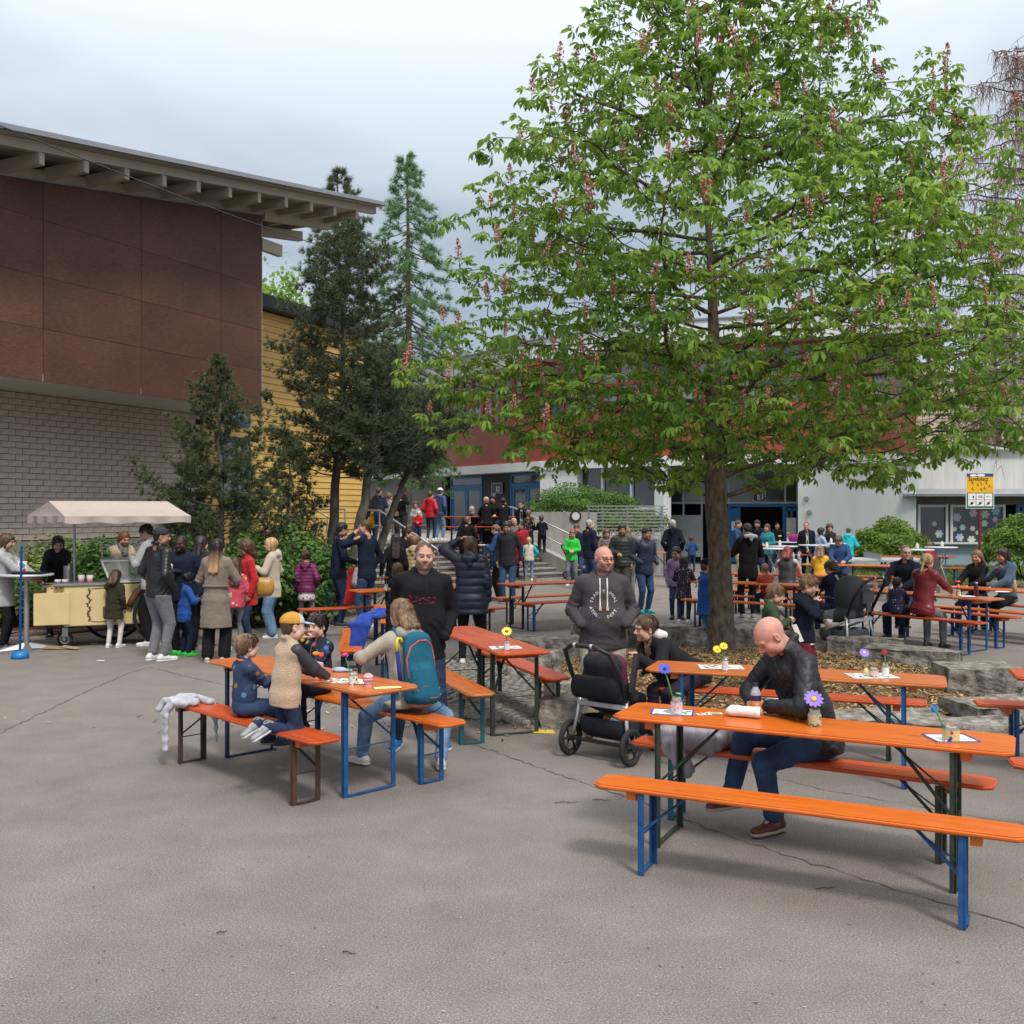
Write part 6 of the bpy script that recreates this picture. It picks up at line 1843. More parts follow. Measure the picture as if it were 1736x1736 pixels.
 if hoodup:
  f=Field([c-.26 for c in hc], [c+.24 for c in hc], hr)
  f.ell(rel(0, -.025, .035), (.100*hs, .122*hs, .112*hs), .01, rot=HR);f.cap(rel(0, -.03, -.05), T(0, -.02, tors), .08*hs, .085*hs, .04)
  f.ell(rel(0, .10, -.01), (.062*hs, .075*hs, .085*hs), .012, cut=True, rot=HR)
  V, Fq=f.mesh();V=relax(V, Fq, 1);np_obj('hood', V, Fq, tm, root)
 INFO[root.name]=dict(T=T, hc=hc, HR=HR, hs=hs, A=A, RT=RT, S=S, tors=tors, hip=hip, root=root, Lg=Lg, hands=hands)
 return root
TOPS={};INFO={}
def glasses(root, col=(.02, .015, .015), r=.021):
 i=INFO[root.name];hc, HR, hs=i['hc'], i['HR'], i['hs']
 rel= lambda x, y, z:hc+HR@(Vector((x, y, z))*hs)
 mb=MB()
 for s in (-1, 1):
  mb.tube([rel(s*.033+r*1.1*math.cos(t), .103-.12*abs(s*.033+r*math.cos(t))**1.5, .003+r*.82*math.sin(t)) for t in np.linspace(0, 6.283, 17)[:-1]], .0022*hs, 6, closed=True)
  mb.tube([rel(s*.056, .095, .006), rel(s*.078, .03, .008), rel(s*.080, -.01, .004)], .0018*hs, 5)
 mb.tube([rel(-.011, .105, .007), rel(.011, .105, .007)], .002*hs, 5)
 o=mb.build('glasses', M('specs_%s'%str(col), col, .3, .1), root); return o
def decal(root, polys, mat, name, off=.003, u0=0., v0=0., facing=1):
 """flat print laid on the chest (facing 1) or back (-1): polys = list of polygons in (u,v) metres around chest point"""
 i=INFO[root.name];o=TOPS[root.name];T, RT=i['T'], i['RT']
 me=o.data
 bv=BVHTree.FromPolygons([v.co for v in me.vertices], [p.vertices for p in me.polygons])
 mb=MB();d=RT@Vector((0, -1*facing, 0))
 for poly in polys:
  pts=[]
  for u, v in poly:
   org=T(-u*facing+u0, .6*facing, v+v0)
   hit=bv.ray_cast(org, d)
   if hit[0] is None:pts=None; break
   pts.append(hit[0]-d*off)
  if pts and len(pts)>2:mb.add(pts, [tuple(range(len(pts)))])
 if mb.n: return mb.build(name, mat, root)
def text_polys(txt, size, place):
 """triangles of a text; place(u,v) -> (u,v) mapping"""
 cu=bpy.data.curves.new('t', 'FONT');cu.body=txt;cu.size=size;cu.align_x='CENTER';cu.align_y='CENTER';cu.offset=size*.02;cu.resolution_u=1
 ob=bpy.data.objects.new('t', cu);COL.objects.link(ob);dg=bpy.context.evaluated_depsgraph_get()
 me=bpy.data.meshes.new_from_object(ob.evaluated_get(dg));out=[[place(me.vertices[k].co.x, me.vertices[k].co.y) for k in p.vertices] for p in me.polygons]
 bpy.data.objects.remove(ob);bpy.data.curves.remove(cu);bpy.data.meshes.remove(me)
 return out
def front_line(root, mat, name='zip', u=0., w=.006, z0=None, z1=None, off=.002, facing=1):
 i=INFO[root.name];o=TOPS[root.name];T, RT=i['T'], i['RT'];me=o.data
 bv=BVHTree.FromPolygons([v.co for v in me.vertices], [p.vertices for p in me.polygons]);d=RT@Vector((0, -facing, 0));L=[]
 for z in np.linspace(z0 if z0 is not None else -.03, z1 if z1 is not None else i['tors']-.01, 18):
  r=[bv.ray_cast(T(u+k*w, .6*facing, z), d) for k in (-1, 1)]
  if r[0][0] is None or r[1][0] is None: continue
  L.append([h[0]-d*off for h in r])
 mb=MB()
 for a, b in zip(L[:-1], L[1:]):
  if (a[0]-b[0]).length<.12:mb.add([a[0], a[1], b[1], b[0]], [(0, 1, 2, 3)])
 if mb.n: return mb.build(name, mat, root)
# ======= beer tables and benches
def topm(name, c, c2, wear=.75):
 m=bpy.data.materials.new(name);m.use_nodes=True;_mats[name]=m
 n, l=m.node_tree.nodes, m.node_tree.links;b=n['Principled BSDF']
 tc=n.new('ShaderNodeTexCoord');mp=n.new('ShaderNodeMapping');mp.inputs['Scale'].default_value=(.6, 9, 9)
 oi=n.new('ShaderNodeObjectInfo');ad=n.new('ShaderNodeVectorMath');ad.operation='ADD'
 cm=n.new('ShaderNodeCombineXYZ');rm=n.new('ShaderNodeMath');rm.operation='MULTIPLY';rm.inputs[1].default_value=30
 l.new(oi.outputs['Random'], rm.inputs[0]);l.new(rm.outputs[0], cm.inputs[0]);l.new(rm.outputs[0], cm.inputs[1])
 l.new(tc.outputs['Object'], ad.inputs[0]);l.new(cm.outputs[0], ad.inputs[1]);l.new(ad.outputs[0], mp.inputs[0])
 g=n.new('ShaderNodeTexNoise');g.inputs['Scale'].default_value=4;g.inputs['Detail'].default_value=6;g.inputs['Distortion'].default_value=.7
 l.new(mp.outputs[0], g.inputs['Vector'])
 cr=n.new('ShaderNodeValToRGB');cr.color_ramp.elements[0].position=.3;cr.color_ramp.elements[0].color=tuple(c)+(1,)
 cr.color_ramp.elements[1].position=.7;cr.color_ramp.elements[1].color=tuple(c2)+(1,)
 l.new(g.outputs['Fac'], cr.inputs[0])
 k=n.new('ShaderNodeTexVoronoi');k.inputs['Scale'].default_value=3.2
 mpk=n.new('ShaderNodeMapping');mpk.inputs['Scale'].default_value=(.8, 1.9, 1);l.new(ad.outputs[0], mpk.inputs[0]);l.new(mpk.outputs[0], k.inputs['Vector'])
 kr=n.new('ShaderNodeValToRGB');kr.color_ramp.elements[0].position=.02;kr.color_ramp.elements[0].color=(.35, .3, .3, 1)
 kr.color_ramp.elements[1].position=.075;kr.color_ramp.elements[1].color=(1, 1, 1, 1);l.new(k.outputs['Distance'], kr.inputs[0])
 mx=n.new('ShaderNodeMix');mx.data_type='RGBA';mx.blend_type='MULTIPLY';mx.inputs['Factor'].default_value=.75
 l.new(cr.outputs[0], mx.inputs['A']);l.new(kr.outputs[0], mx.inputs['B'])
 s=n.new('ShaderNodeTexNoise');s.inputs['Scale'].default_value=38;s.inputs['Detail'].default_value=5;s.inputs['Roughness'].default_value=.7
 mps=n.new('ShaderNodeMapping');mps.inputs['Scale'].default_value=(.3, 1, 1);l.new(ad.outputs[0], mps.inputs[0]);l.new(mps.outputs[0], s.inputs['Vector'])
 sr=n.new('ShaderNodeValToRGB');sr.color_ramp.elements[0].position=.665-wear*.05;sr.color_ramp.elements[0].color=(0, 0, 0, 1)
 sr.color_ramp.elements[1].position=.70-wear*.05;sr.color_ramp.elements[1].color=(1, 1, 1, 1);l.new(s.outputs['Fac'], sr.inputs[0])
 m2=n.new('ShaderNodeMix');m2.data_type='RGBA';l.new(sr.outputs[0], m2.inputs['Factor']);l.new(mx.outputs['Result'], m2.inputs['A']);m2.inputs['B'].default_value=(.50, .27, .10, 1)
 l.new(m2.outputs['Result'], b.inputs['Base Color'])
 b.inputs['Roughness'].default_value=.30;b.inputs['Specular IOR Level'].default_value=.5
 rr=n.new('ShaderNodeMapRange');rr.inputs['To Min'].default_value=.2;rr.inputs['To Max'].default_value=.42
 l.new(g.outputs['Fac'], rr.inputs['Value']);l.new(rr.outputs[0], b.inputs['Roughness'])
 return m
TOPM={'orange':topm('varnish_orange', (.53, .105, .008), (.66, .155, .016)), 'red':topm('varnish_red', (.43, .055, .010), (.56, .095, .020)),
  'worn':topm('varnish_worn', (.40, .085, .012), (.60, .16, .03), 1.3), 'pale':topm('varnish_pale', (.48, .115, .022), (.58, .17, .05), .9)}
EDGM=M('worn_edge', (.42, .19, .06), .6, .25, 14)
LEGM={'blue':M('leg_blue', (.008, .075, .24), .5, .2, 16, col2=(.02, .10, .27), rvar=.15), 'green':M('leg_green', (.010, .042, .030), .5, .2, 22, col2=(.05, .055, .04), rvar=.15), 'black':M('leg_black', (.018, .02, .022), .45, .2, 6),
  'teal':M('leg_teal', (.012, .10, .125), .45, .15, 6), 'navy':M('leg_navy', (.010, .022, .075), .45, .15, 6), 'rust':M('leg_rust', (.05, .05, .04), .6, .3, 9, col2=(.10, .045, .025))}
_tops={}
def beer(kind, cx, cy, ang, colr, leg, lab, z0=0., L=2.2, grp=None, leg2=None):
 W, Hh=(.50, .77) if kind=='table' else (.26, .48)
 name='beer_'+kind
 o=thing(name, lab, kind, (cx, cy, z0), ang, grp or ('beer garden tables' if kind=='table' else 'beer garden benches'))
 key=(kind, colr, L)
 if key not in _tops:
  c=.055;hl, hw=L/2, W/2
  poly=[(-hl+c, -hw), (hl-c, -hw), (hl, -hw+c*.8), (hl, hw-c*.8), (hl-c, hw), (-hl+c, hw), (-hl, hw-c*.8), (-hl, -hw+c*.8)]
  mb=MB().prism(poly, Hh-.027, Hh)
  me=mb.mesh('top', [TOPM[colr], EDGM]);bm=bmesh.new();bm.from_mesh(me)
  bmesh.ops.remove_doubles(bm, verts=bm.verts, dist=1e-5)
  bmesh.ops.bevel(bm, geom=[e for e in bm.edges if abs(e.verts[0].co.z-e.verts[1].co.z)<1e-4], offset=.009, segments=3, affect='EDGES')
  for f in bm.faces:
   f.smooth=False
   if colr in ('pale', 'worn') and .15<abs(f.normal.z)<.9 or (colr=='worn' and abs(f.normal.z)<.15):f.material_index=1
  bm.to_mesh(me);bm.free()
  _tops[key]=me
 t=bpy.data.objects.new('tabletop' if kind=='table' else 'seat', _tops[key]);link(t, o)
 tm=TOPM[colr]
 lx=.82;lw=.21 if kind=='table' else .095;bw=.036
 for k, sx in enumerate((-1, 1)):
  lm=LEGM[leg2 or leg] if k else LEGM[leg]
  MB().box((sx*(lx+.05), 0, Hh-.027-.024), (.055, W*.8 if kind=='table' else W*.78, .046)).build('batten', tm, o)
  tilt=.0
  for sy in (-1, 1):
   y=sy*lw
   MB().box((sx*lx, y, (Hh-.03)/2), (.012, bw, Hh-.035)).box((sx*(lx-.012), y+sy*(bw/2-.003), (Hh-.03)/2), (.034, .006, Hh-.036)).build('leg', lm, o)
   MB().bar((sx*(lx-.01), y*.92, Hh*.50), (sx*(lx-.36 if kind=='table' else lx-.26), -y*.28, Hh-.032), .022, .008).build('stay', lm, o)
  MB().box((sx*lx, 0, .012), (.03, lw*2-bw, .01)).build('foot_bar', lm, o)
  MB().cyl((sx*lx, -lw, Hh*.44), (sx*lx, lw, Hh*.44), .0045, n=6).build('cross_rod', lm, o)
 return o
A=math.atan2
aA=A(.71, -.70);aB=A(.94, -.35);aC=A(-.45, .893);aD=A(-.36, .93);aJ=A(-.83, .55);aM=A(-.57, .82)
TA=beer('table', -1.59, 7.89, aA, 'pale', 'blue', 'worn orange table on blue legs where the three small boys eat', leg2='navy')
beer('bench', -1.99, 7.62, aA, 'red', 'rust', 'red bench on dark rusty legs under the two boys seen from behind', leg2='rust')
beer('bench', -1.17, 8.16, aA, 'orange', 'blue', 'orange bench on blue legs under the person with the teal backpack')
TBt=beer('table', -.26, 9.98, aB, 'red', 'green', 'red table on thin grey green legs behind the man in the black hoodie')
beer('bench', .06, 10.41, aB, 'red', 'green', 'red bench to the right of the red table, its end near the pushchair')
beer('bench', -.63, 9.59, aB, 'worn', 'teal', 'scuffed orange bench with teal legs left of the red table')
TC=beer('table', 1.69, 5.93, aC, 'orange', 'green', 'long orange table on dark green legs in front of the bald man')
beer('bench', 1.48, 5.36, aC, 'orange', 'blue', 'empty orange bench on bright blue legs, closest to the camera')
beer('bench', 1.78, 6.32, A(-.51, .86), 'red', 'teal', 'red bench on dark teal legs under the bald man', leg2='green')
TD=beer('table', 2.15, 7.88, aD, 'pale', 'blue', 'orange table on blue legs behind the bald man, with white place mats')
beer('bench', 2.30, 8.60, aD, 'red', 'green', 'dull red bench along the mulch where the girl with braids sits')
beer('table', 4.88, 7.52, A(-.30, .95), 'red', 'navy', 'red table cut off by the right edge of the photo, pointed corner showing')
beer('bench', 4.78, 7.95, A(-.25, .95), 'red', 'blue', 'red bench cut by the right edge, above the tilted granite slab')
beer('bench', 4.10, 5.95, A(-.28, .95), 'red', 'blue', 'bench barely in view at the right edge beyond the long orange table')
TF=beer('table', -1.42, 12.6, A(.98, -.17), 'orange', 'navy', 'orange table end on, with the blue jacket hanging over it')
beer('bench', -1.93, 12.35, A(.99, -.14), 'orange', 'black', 'orange bench pointing at the camera behind the dark haired eating boy')
TG=beer('table', -1.55, 16.6, A(.5, .86), 'orange', 'navy', 'orange table farther back beside the man in the navy pullover')
beer('bench', -2.35, 16.5, A(.4, .9), 'red', 'navy', 'short visible red bench end beside the legs of the man in jeans')
TH=beer('table', .78, 18.05, A(.5, .86), 'red', 'black', 'thin edged red table with yellow tulip jar in front of the stairs')
beer('bench', 1.02, 17.62, A(.5, .86), 'red', 'blue', 'red bench on black and blue legs in front of the tulip table', leg2='black')
beer('bench', .66, 18.72, A(.5, .86), 'orange', 'black', 'orange bench behind the tulip table, below the boy in jeans')
beer('bench', -1.15, 16.0, A(.35, .93), 'red', 'black', 'red bench right of the woman in the long navy puffer coat')
TJ3=beer('table', 6.25, 15.4, aJ, 'pale', 'blue', 'orange table of the group right of the pushchair, with dark bottle')
beer('bench', 5.88, 14.98, aJ, 'red', 'blue', 'red bench under the woman in the dark red jacket')
beer('bench', 6.72, 15.72, aJ, 'red', 'blue', 'red bench behind the dark bottle table, nearest row at right')
TK2=beer('table', 7.95, 16.15, aJ, 'orange', 'blue', 'orange table between the two laughing women and the camera')
beer('bench', 7.50, 15.86, aJ, 'orange', 'blue', 'orange bench in front of the laughing women, blue legs')
beer('bench', 8.42, 16.50, aJ, 'red', 'blue', 'red bench the two laughing women sit on')
TM=beer('table', 4.2, 17.85, aM, 'orange', 'navy', 'orange table just right of the tree trunk, boys standing before it')
beer('bench', 3.9, 17.38, aM, 'orange', 'navy', 'orange bench beside the girl in the dotted coat')
beer('bench', 4.55, 18.35, aM, 'red', 'green', 'red bench in the middle row behind the standing youth')
TN=beer('table', 5.35, 20.3, A(-.43, .9), 'red', 'navy', 'red table in the third row where the red haired girl leans')
beer('bench', 5.1, 19.75, A(-.43, .9), 'orange', 'navy', 'orange bench under the red haired girl')
beer('bench', 5.65, 20.85, A(-.43, .9), 'red', 'navy', 'red bench beyond the red haired girl')
TJ1=beer('table', 7.9, 23.9, A(-.36, .93), 'orange', 'green', 'orange table in front of the table tennis slab')
beer('bench', 7.7, 23.3, A(-.36, .93), 'orange', 'green', 'orange bench under the child in the yellow striped puffer')
beer('bench', 8.15, 24.5, A(-.36, .93), 'red', 'green', 'red bench on the far side before the table tennis slab')
beer('table', 11.2, 28.6, A(-.05, 1), 'red', 'blue', 'red table below the annex windows, child in red beside it')
beer('bench', 11.3, 28.0, A(-.05, 1), 'red', 'blue', 'red bench of the far table below the annex windows')
beer('table', 8.9, 29.8, A(.05, 1), 'red', 'blue', 'red table end behind the table tennis net, by the round bush')
beer('table', -1.0, 30.6, A(.1, 1), 'red', 'black', 'red table up on the terrace before the blue doors', z0=TZ)
beer('bench', -.95, 30.0, A(.1, 1), 'red', 'black', 'red bench up on the terrace before the blue doors', z0=TZ)
beer('bench', -3.9, 33.5, A(.3, .9), 'orange', 'black', 'orange bench on the terrace glimpsed between the pine trunks', z0=TZ)
beer('table', 3.9, 31.5, A(.0, 1), 'orange', 'navy', 'orange table behind the man in the dark green puffer')
def on_table(px, py, z=.771): return P(px, py, z)
# ------- jars, flowers, mats
m_jar=M('jar_glass', (.80, .84, .83), .08, .05, 3, trans=.75, spec=.6)
m_stem=M('paper_stem', (.06, .22, .06), .6, .15, 20)
m_papw=M('paper_white', (.74, .74, .72), .8, .04, 8)
def flower(root, kind, base, tip, col, ccol=(.7, .45, .03), r=.035):
 base, tip=Vector(base), Vector(tip);d=(tip-base).normalized()
 MB().tube([base, base.lerp(tip, .5)+Vector((0, .006, 0)), tip], [.005, .005, .004], 6).build('stem', m_stem, root)
 q=d.to_track_quat('Z', 'Y').to_matrix()
 m=M('petal_%s'%str(col), col, .6, .15, 30)
 mb=MB()
 if kind=='daisy':
  q=Vector((0, -.75, .65)).normalized().to_track_quat('Z', 'Y').to_matrix()
  n=12
  for i in range(n):
   a=2*math.pi*i/n;u=Vector((math.cos(a), math.sin(a), .12));v=Vector((-math.sin(a), math.cos(a), 0));w=r*.22
   pts=[u*r*.2, u*r*.65+v*w, u*r*1.02+v*w*.7-Vector((0, 0, .004)), u*r*1.1, u*r*1.02-v*w*.7, u*r*.65-v*w]
   mb.add([tip+q@p for p in pts], [tuple(range(6))])
  mb.build('petals', m, root)
  MB().ball(tip+q@Vector((0, 0, .004)), (r*.34, r*.34, r*.16), 10, 6, rot=q).build('flower_centre', M('centre_%s'%str(ccol), ccol, .8, .2, 60), root)
 elif kind=='tulip':
  for i in range(6):
   a=math.pi/3*i;u=Vector((math.cos(a), math.sin(a), 0));v=Vector((-math.sin(a), math.cos(a), 0));k=.9 if i%2 else 1.
   pts=[Vector((0, 0, 0)), u*r*.75*k+v*r*.4+Vector((0, 0, r*.6)), u*r*.65*k+v*r*.2+Vector((0, 0, r*1.4)), u*r*.55*k+Vector((0, 0, r*1.75)),
       u*r*.65*k-v*r*.2+Vector((0, 0, r*1.4)), u*r*.75*k-v*r*.4+Vector((0, 0, r*.6))]
   mb.add([tip+q@p for p in pts], [tuple(range(6))], 0, True)
  mb.build('petals', m, root)
 else:
  for i in range(7):
   a=i*.9;mb.ball(tip+q@Vector((math.cos(a)*r*.45, math.sin(a)*r*.45, r*.4)), (r*.5, r*.5, r*.35), 8, 5)
  mb.build('petals', m, root)
def jar(pos, lab, r=.034, h=.10, wrap=None, fl=None, wrapk='band', name='flower_jar', grp='painted flower jars on the tables'):
 o=thing(name, lab, 'flower jar', pos, random.uniform(0, 6), grp)
 MB().lathe([(r*.7, .0), (r, .004), (r, h*.72), (r*.78, h*.84), (r*.80, h)], n=18).build('jar', m_jar, o)
 if wrap:
  MB().lathe([(r*1.01, .006), (r*1.012, h*.7)], n=18).build('paper_wrap', wrap, o)
 inv=Matrix.Rotation(-o.rotation_euler.z, 3, 'Z')
 for f in (fl or []):
  kind, dx, dy, z, col=f[:5]
  flower(o, kind, (0, 0, .02), inv@Vector((dx, dy, z)), col, r=f[5] if len(f)>5 else .03, ccol=f[6] if len(f)>6 else (.7, .45, .03)) if kind!='daisy' else \
   flower_world(o, inv, f)
 return o
def flower_world(o, inv, f):
 keep=o.rotation_euler.z;o.rotation_euler.z=0
 flower(o, f[0], (0, 0, .02), (f[1], f[2], f[3]), f[4], r=f[5] if len(f)>5 else .03, ccol=f[6] if len(f)>6 else (.7, .45, .03))
def mat_(pos, w, h, ang, lab, border=None, marks=None):
 o=thing('place_mat', lab, 'place mat', pos, ang)
 v=[(-w/2, -h/2, .001), (w/2, -h/2, .0015), (w/2, h/2, .001), (-w/2, h/2, .0025)]
 MB().add(v+[(x, y, z+.001) for x, y, z in v], [(3, 2, 1, 0), (4, 5, 6, 7), (0, 1, 5, 4), (1, 2, 6, 5), (2, 3, 7, 6), (3, 0, 4, 7)]).build('paper', m_papw, o)
 if border:
  b=MB()
  for c, s in (((0, -h/2+.006), (w, .012)), ((0, h/2-.006), (w, .012)), ((-w/2+.006, 0), (.012, h)), ((w/2-.006, 0), (.012, h))):
   b.box((c[0], c[1], .0045), (s[0], s[1], .001))
  b.build('border', M('mat_border_%s'%str(border), border, .7), o)
 if marks:
  rr=random.Random(int(pos[0]*100));b=MB()
  for i in range(26):
   x, y=rr.uniform(-w*.42, w*.42), rr.uniform(-h*.42, h*.42)
   b.box((x, y, .0045), (rr.uniform(.01, .05), rr.uniform(.004, .014), .001), (0, 0, rr.uniform(0, 3)), mi=rr.randrange(len(marks)))
  b.build('drawing', [M('ink_%s'%str(c), c, .7) for c in marks], o)
 return o
def wrapm(name, c, cols, sc=45, th=.42):
 if name in _mats: return _mats[name]
 m=M(name, c, .7, .06, 9);n, l=m.node_tree.nodes, m.node_tree.links
 v=n.new('ShaderNodeTexVoronoi');v.inputs['Scale'].default_value=sc;tc=n.new('ShaderNodeTexCoord');l.new(tc.outputs['Object'], v.inputs['Vector'])
 t=n.new('ShaderNodeMath');t.operation='LESS_THAN';t.inputs[1].default_value=th;l.new(v.outputs['Distance'], t.inputs[0])
 cr=n.new('ShaderNodeValToRGB');cr.color_ramp.interpolation='CONSTANT';e=cr.color_ramp.elements
 e[0].color=cols[0]+(1,);e[1].position=1/len(cols);e[1].color=cols[1%len(cols)]+(1,)
 for i, q in enumerate(cols[2:]):x=e.new((i+2)/len(cols));x.color=q+(1,)
 s=n.new('ShaderNodeSeparateColor');l.new(v.outputs['Color'], s.inputs[0]);l.new(s.outputs[0], cr.inputs[0])
 mx=n.new('ShaderNodeMix');mx.data_type='RGBA';b=n['Principled BSDF'];pv=b.inputs['Base Color'].links[0].from_socket
 l.new(t.outputs[0], mx.inputs['Factor']);l.new(pv, mx.inputs['A']);l.new(cr.outputs[0], mx.inputs['B']);l.new(mx.outputs['Result'], b.inputs['Base Color'])
 return m
BL, GR, RD, PK, YE, OR_, PU, TE=(.03, .07, .35), (.04, .25, .08), (.5, .03, .03), (.6, .18, .28), (.7, .5, .04), (.65, .2, .03), (.22, .12, .5), (.03, .32, .38)
mat_(on_table(1140, 1208), .26, .19, aC+.25, 'white mat with blue painted border and turquoise strokes on the long orange table', BL, [TE, (.5, .62, .3), (.2, .5, .5)])
jar(on_table(1147, 1210), 'jar with pink scribbles, green leaf and blue paper flower beside the pushchair', .036, .105, wrapm('wrap_pink', (.62, .55, .56), [PK, (.5, .3, .35)], 60, .35),
 [('daisy', -.07, .02, .27, (.05, .08, .5), .036, (.02, .03, .2)), ('blob', .01, -.02, .11, (.1, .5, .12), .02)])
for i, (dx, dy, a) in enumerate(((0, 0, .2), (.035, .012, .7), (.07, .01, -.1))):
 p=on_table(1193, 1211)+Vector((dx, dy, .001+.0015*i))
 o=thing('postcard', ['red printed card lowest of three cards on the long orange table', 'middle of the three small cards near the wrapped roll', 'green edged card on top of the three cards, closest to the wrapped roll'][i], 'card', p, a)
 MB().box((0, 0, .0005), (.085, .055, .001)).build('card', m_papw, o);MB().box((0, 0, .0013), (.06, .03, .0006)).build('card_print', M('card_print_%d'%i, [RD, (.3, .05, .05), GR][i], .6, .5, 60), o)
f=Field((-.12, -.07, -.01), (.12, .07, .09), .004);f.cap((-.07, 0, .035), (.07, .0, .035), .034, .031, .01);f.ell((-.085, 0, .03), (.03, .035, .022), .01);f.ell((.08, .0, .035), (.03, .036, .034), .01);f.cap((.075, 0, .036), (.12, 0, .036), .022, .024, .004, cut=True)
V, Fq=f.mesh();V+=vnormals(V, Fq)*(.0022*sines(V, 120, 4))[:, None]
o=thing('wrapped_roll', 'bread roll in crumpled white paper before the bald man', 'food', on_table(1262, 1216), aC+.0)
np_obj('paper_wrapping', V, Fq, m_papw, o);MB().cyl((.07, 0, .037), (.107, 0, .037), .02, .017, 12).build('bread', M('bread', (.45, .27, .12), .9, .2, 40), o)
p=on_table(1281, 1211);p=TC.matrix_world@Vector((0, 0, 0)) if False else p
o=thing('juice_bottle', 'small orange drink bottle with dark blue cap beside the bald man\'s hands', 'bottle', p)
MB().lathe([(0, 0), (.030, .002), (.032, .01), (.032, .125), (.026, .145), (.016, .163), (.015, .175)], n=20).build('bottle_body', M('bottle_plastic', (.75, .74, .78), .12, .05, 3, trans=.5), o)
MB().lathe([(.0325, .012), (.0325, .085)], n=20).build('orange_label', M('label_orange', (.75, .26, .03), .5, .1), o)
MB().lathe([(.0327, .085), (.0327, .118)], n=20).build('navy_label', M('label_navy', (.03, .02, .12), .5), o)
MB().cyl((0, 0, .172), (0, 0, .192), .018, n=16).build('cap', M('cap_navy', (.02, .025, .09), .4), o)
MB().lathe([(.0329, .024), (.0329, .078)], n=20).xf(Matrix.Identity(4)).build('label_band', M('label_cream', (.70, .55, .38), .5, .1), o) if False else None
text_obj('LA', .022, M('label_white', (.8, .8, .78), .5), o, (0, -.0335, .068), (R(90), 0, 0), ext=.0005);text_obj('PURE', .016, M('label_white', (.8, .8, .78), .5), o, (0, -.0335, .048), (R(90), 0, 0), ext=.0005)
jar(on_table(1381, 1230), 'jar with green scraps and a large purple daisy with yellow centre', .037, .095, wrapm('wrap_olive', (.45, .42, .25), [(.08, .2, .06), (.5, .5, .3)], 40, .4), [('daisy', -.006, .0, .152, (.25, .16, .62), .052, (.75, .45, .02))])
mat_(on_table(1612, 1252), .24, .20, aC+.5, 'plain white mat with blue and pink edges under the dotted jar', BL, None)
jar(on_table(1612, 1256), 'yellow jar with coloured dots and a blue rolled paper flower', .044, .088, wrapm('wrap_dots', (.62, .52, .22), [RD, BL, OR_, TE], 38, .36), [('tulip', -.075, .0, .15, (.06, .32, .62), .028)])
mat_(on_table(1222, 1131), .34, .22, aD+.3, 'white printed mat under the daffodil glass', None, [GR, (.3, .3, .3)])
jar(on_table(1229, 1137), 'narrow glass with red apple drawing and yellow daffodils', .024, .11, wrapm('wrap_apple', (.68, .66, .62), [RD, (.6, .6, .58)], 28, .3), [('daisy', -.06, -.0, .165, (.8, .62, .03), .032, (.8, .5, .02)), ('daisy', -.01, 0, .19, (.8, .62, .03), .03, (.8, .5, .02))])
mat_(on_table(1478, 1146), .34, .24, aD+.4, 'printed mat under the purple and red paper flowers', None, [(.3, .3, .3), YE, BL])
jar(on_table(1481, 1148), 'glass with pink swirls and a leaning purple paper flower', .034, .075, wrapm('wrap_swirl', (.6, .5, .48), [(.4, .12, .1), (.6, .55, .5)], 40, .35), [('daisy', -.07, 0, .18, (.28, .18, .62), .034, (.6, .5, .6))])
jar(on_table(1501, 1147), 'white wrapped jar with a pink red paper tulip', .026, .10, m_papw, [('tulip', -.005, 0, .16, (.62, .04, .10), .026)])
o=thing('apple_piece', 'cut piece of yellow apple on the printed mat', 'food', on_table(1468, 1143));MB().ball((0, 0, .022), (.020, .016, .026), 10, 6).build('apple_flesh', M('apple_flesh', (.72, .58, .22), .5, .1), o)
mat_(on_table(857, 1098), .28, .20, aB+1.4, 'white mat with pale blue marks on the red table', None, [TE, (.5, .6, .7)])
jar(on_table(859, 1102), 'white jar with a single yellow gerbera on the red table', .027, .085, wrapm('wrap_faces', (.7, .7, .68), [(.05, .05, .05), (.65, .65, .63)], 22, .14), [('daisy', .0, 0, .165, (.8, .62, .08), .044, (.35, .05, .02))])
mat_(on_table(590, 1155), .30, .20, aA+.6, 'white leaf printed mat under the green leaf jar', None, [(.1, .12, .08), (.15, .3, .12)])
jar(on_table(599, 1160), 'jar with green leaf pattern and a pink paper flower with green stem', .033, .088, wrapm('wrap_leaf', (.66, .70, .64), [(.03, .12, .06), (.5, .6, .5)], 50, .34), [('blob', -.06, 0, .20, (.6, .05, .16), .03)])
o=thing('striped_cup', 'pink and white striped paper cup with napkin, beside the leaf jar', 'cup', on_table(624, 1163))
MB().lathe([(.026, 0), (.036, .075), (.034, .076)], n=18).build('cup_body', M('cup_white', (.7, .62, .62), .6, .05), o)
for i in range(3):MB().lathe([(.0272+.009*i, .008+i*.024), (.0295+.009*i, .020+i*.024)], n=18).build('stripe', M('cup_pink', (.62, .16, .22), .6, .1, 40), o)
MB().ball((0, 0, .075), (.030, .028, .016), 10, 6).build('napkin', M('napkin_pink', (.65, .35, .38), .9, .2, 30), o)
o=thing('popcorn_box', 'pink printed paper box holding an orange flower in front of the eating boy', 'box', on_table(536, 1148), aA)
MB().box((0, 0, .055), (.075, .06, .11), taper=1.15).build('box_body', wrapm('wrap_box', (.66, .42, .44), [RD, (.7, .6, .6)], 38, .33), o)
flower(o, 'blob', (0, 0, .05), (-.03, .02, .17), (.75, .22, .02), r=.03)
p=on_table(657, 1166);o=MB().box((0, 0, .002), (.19, .07, .003), (0, 0, .25)).build('yellow_paper', M('paper_lime', (.72, .66, .28), .8, .05), loc=p);tag(o, 'pale yellow paper strip near the end of the boys\' table', 'paper')
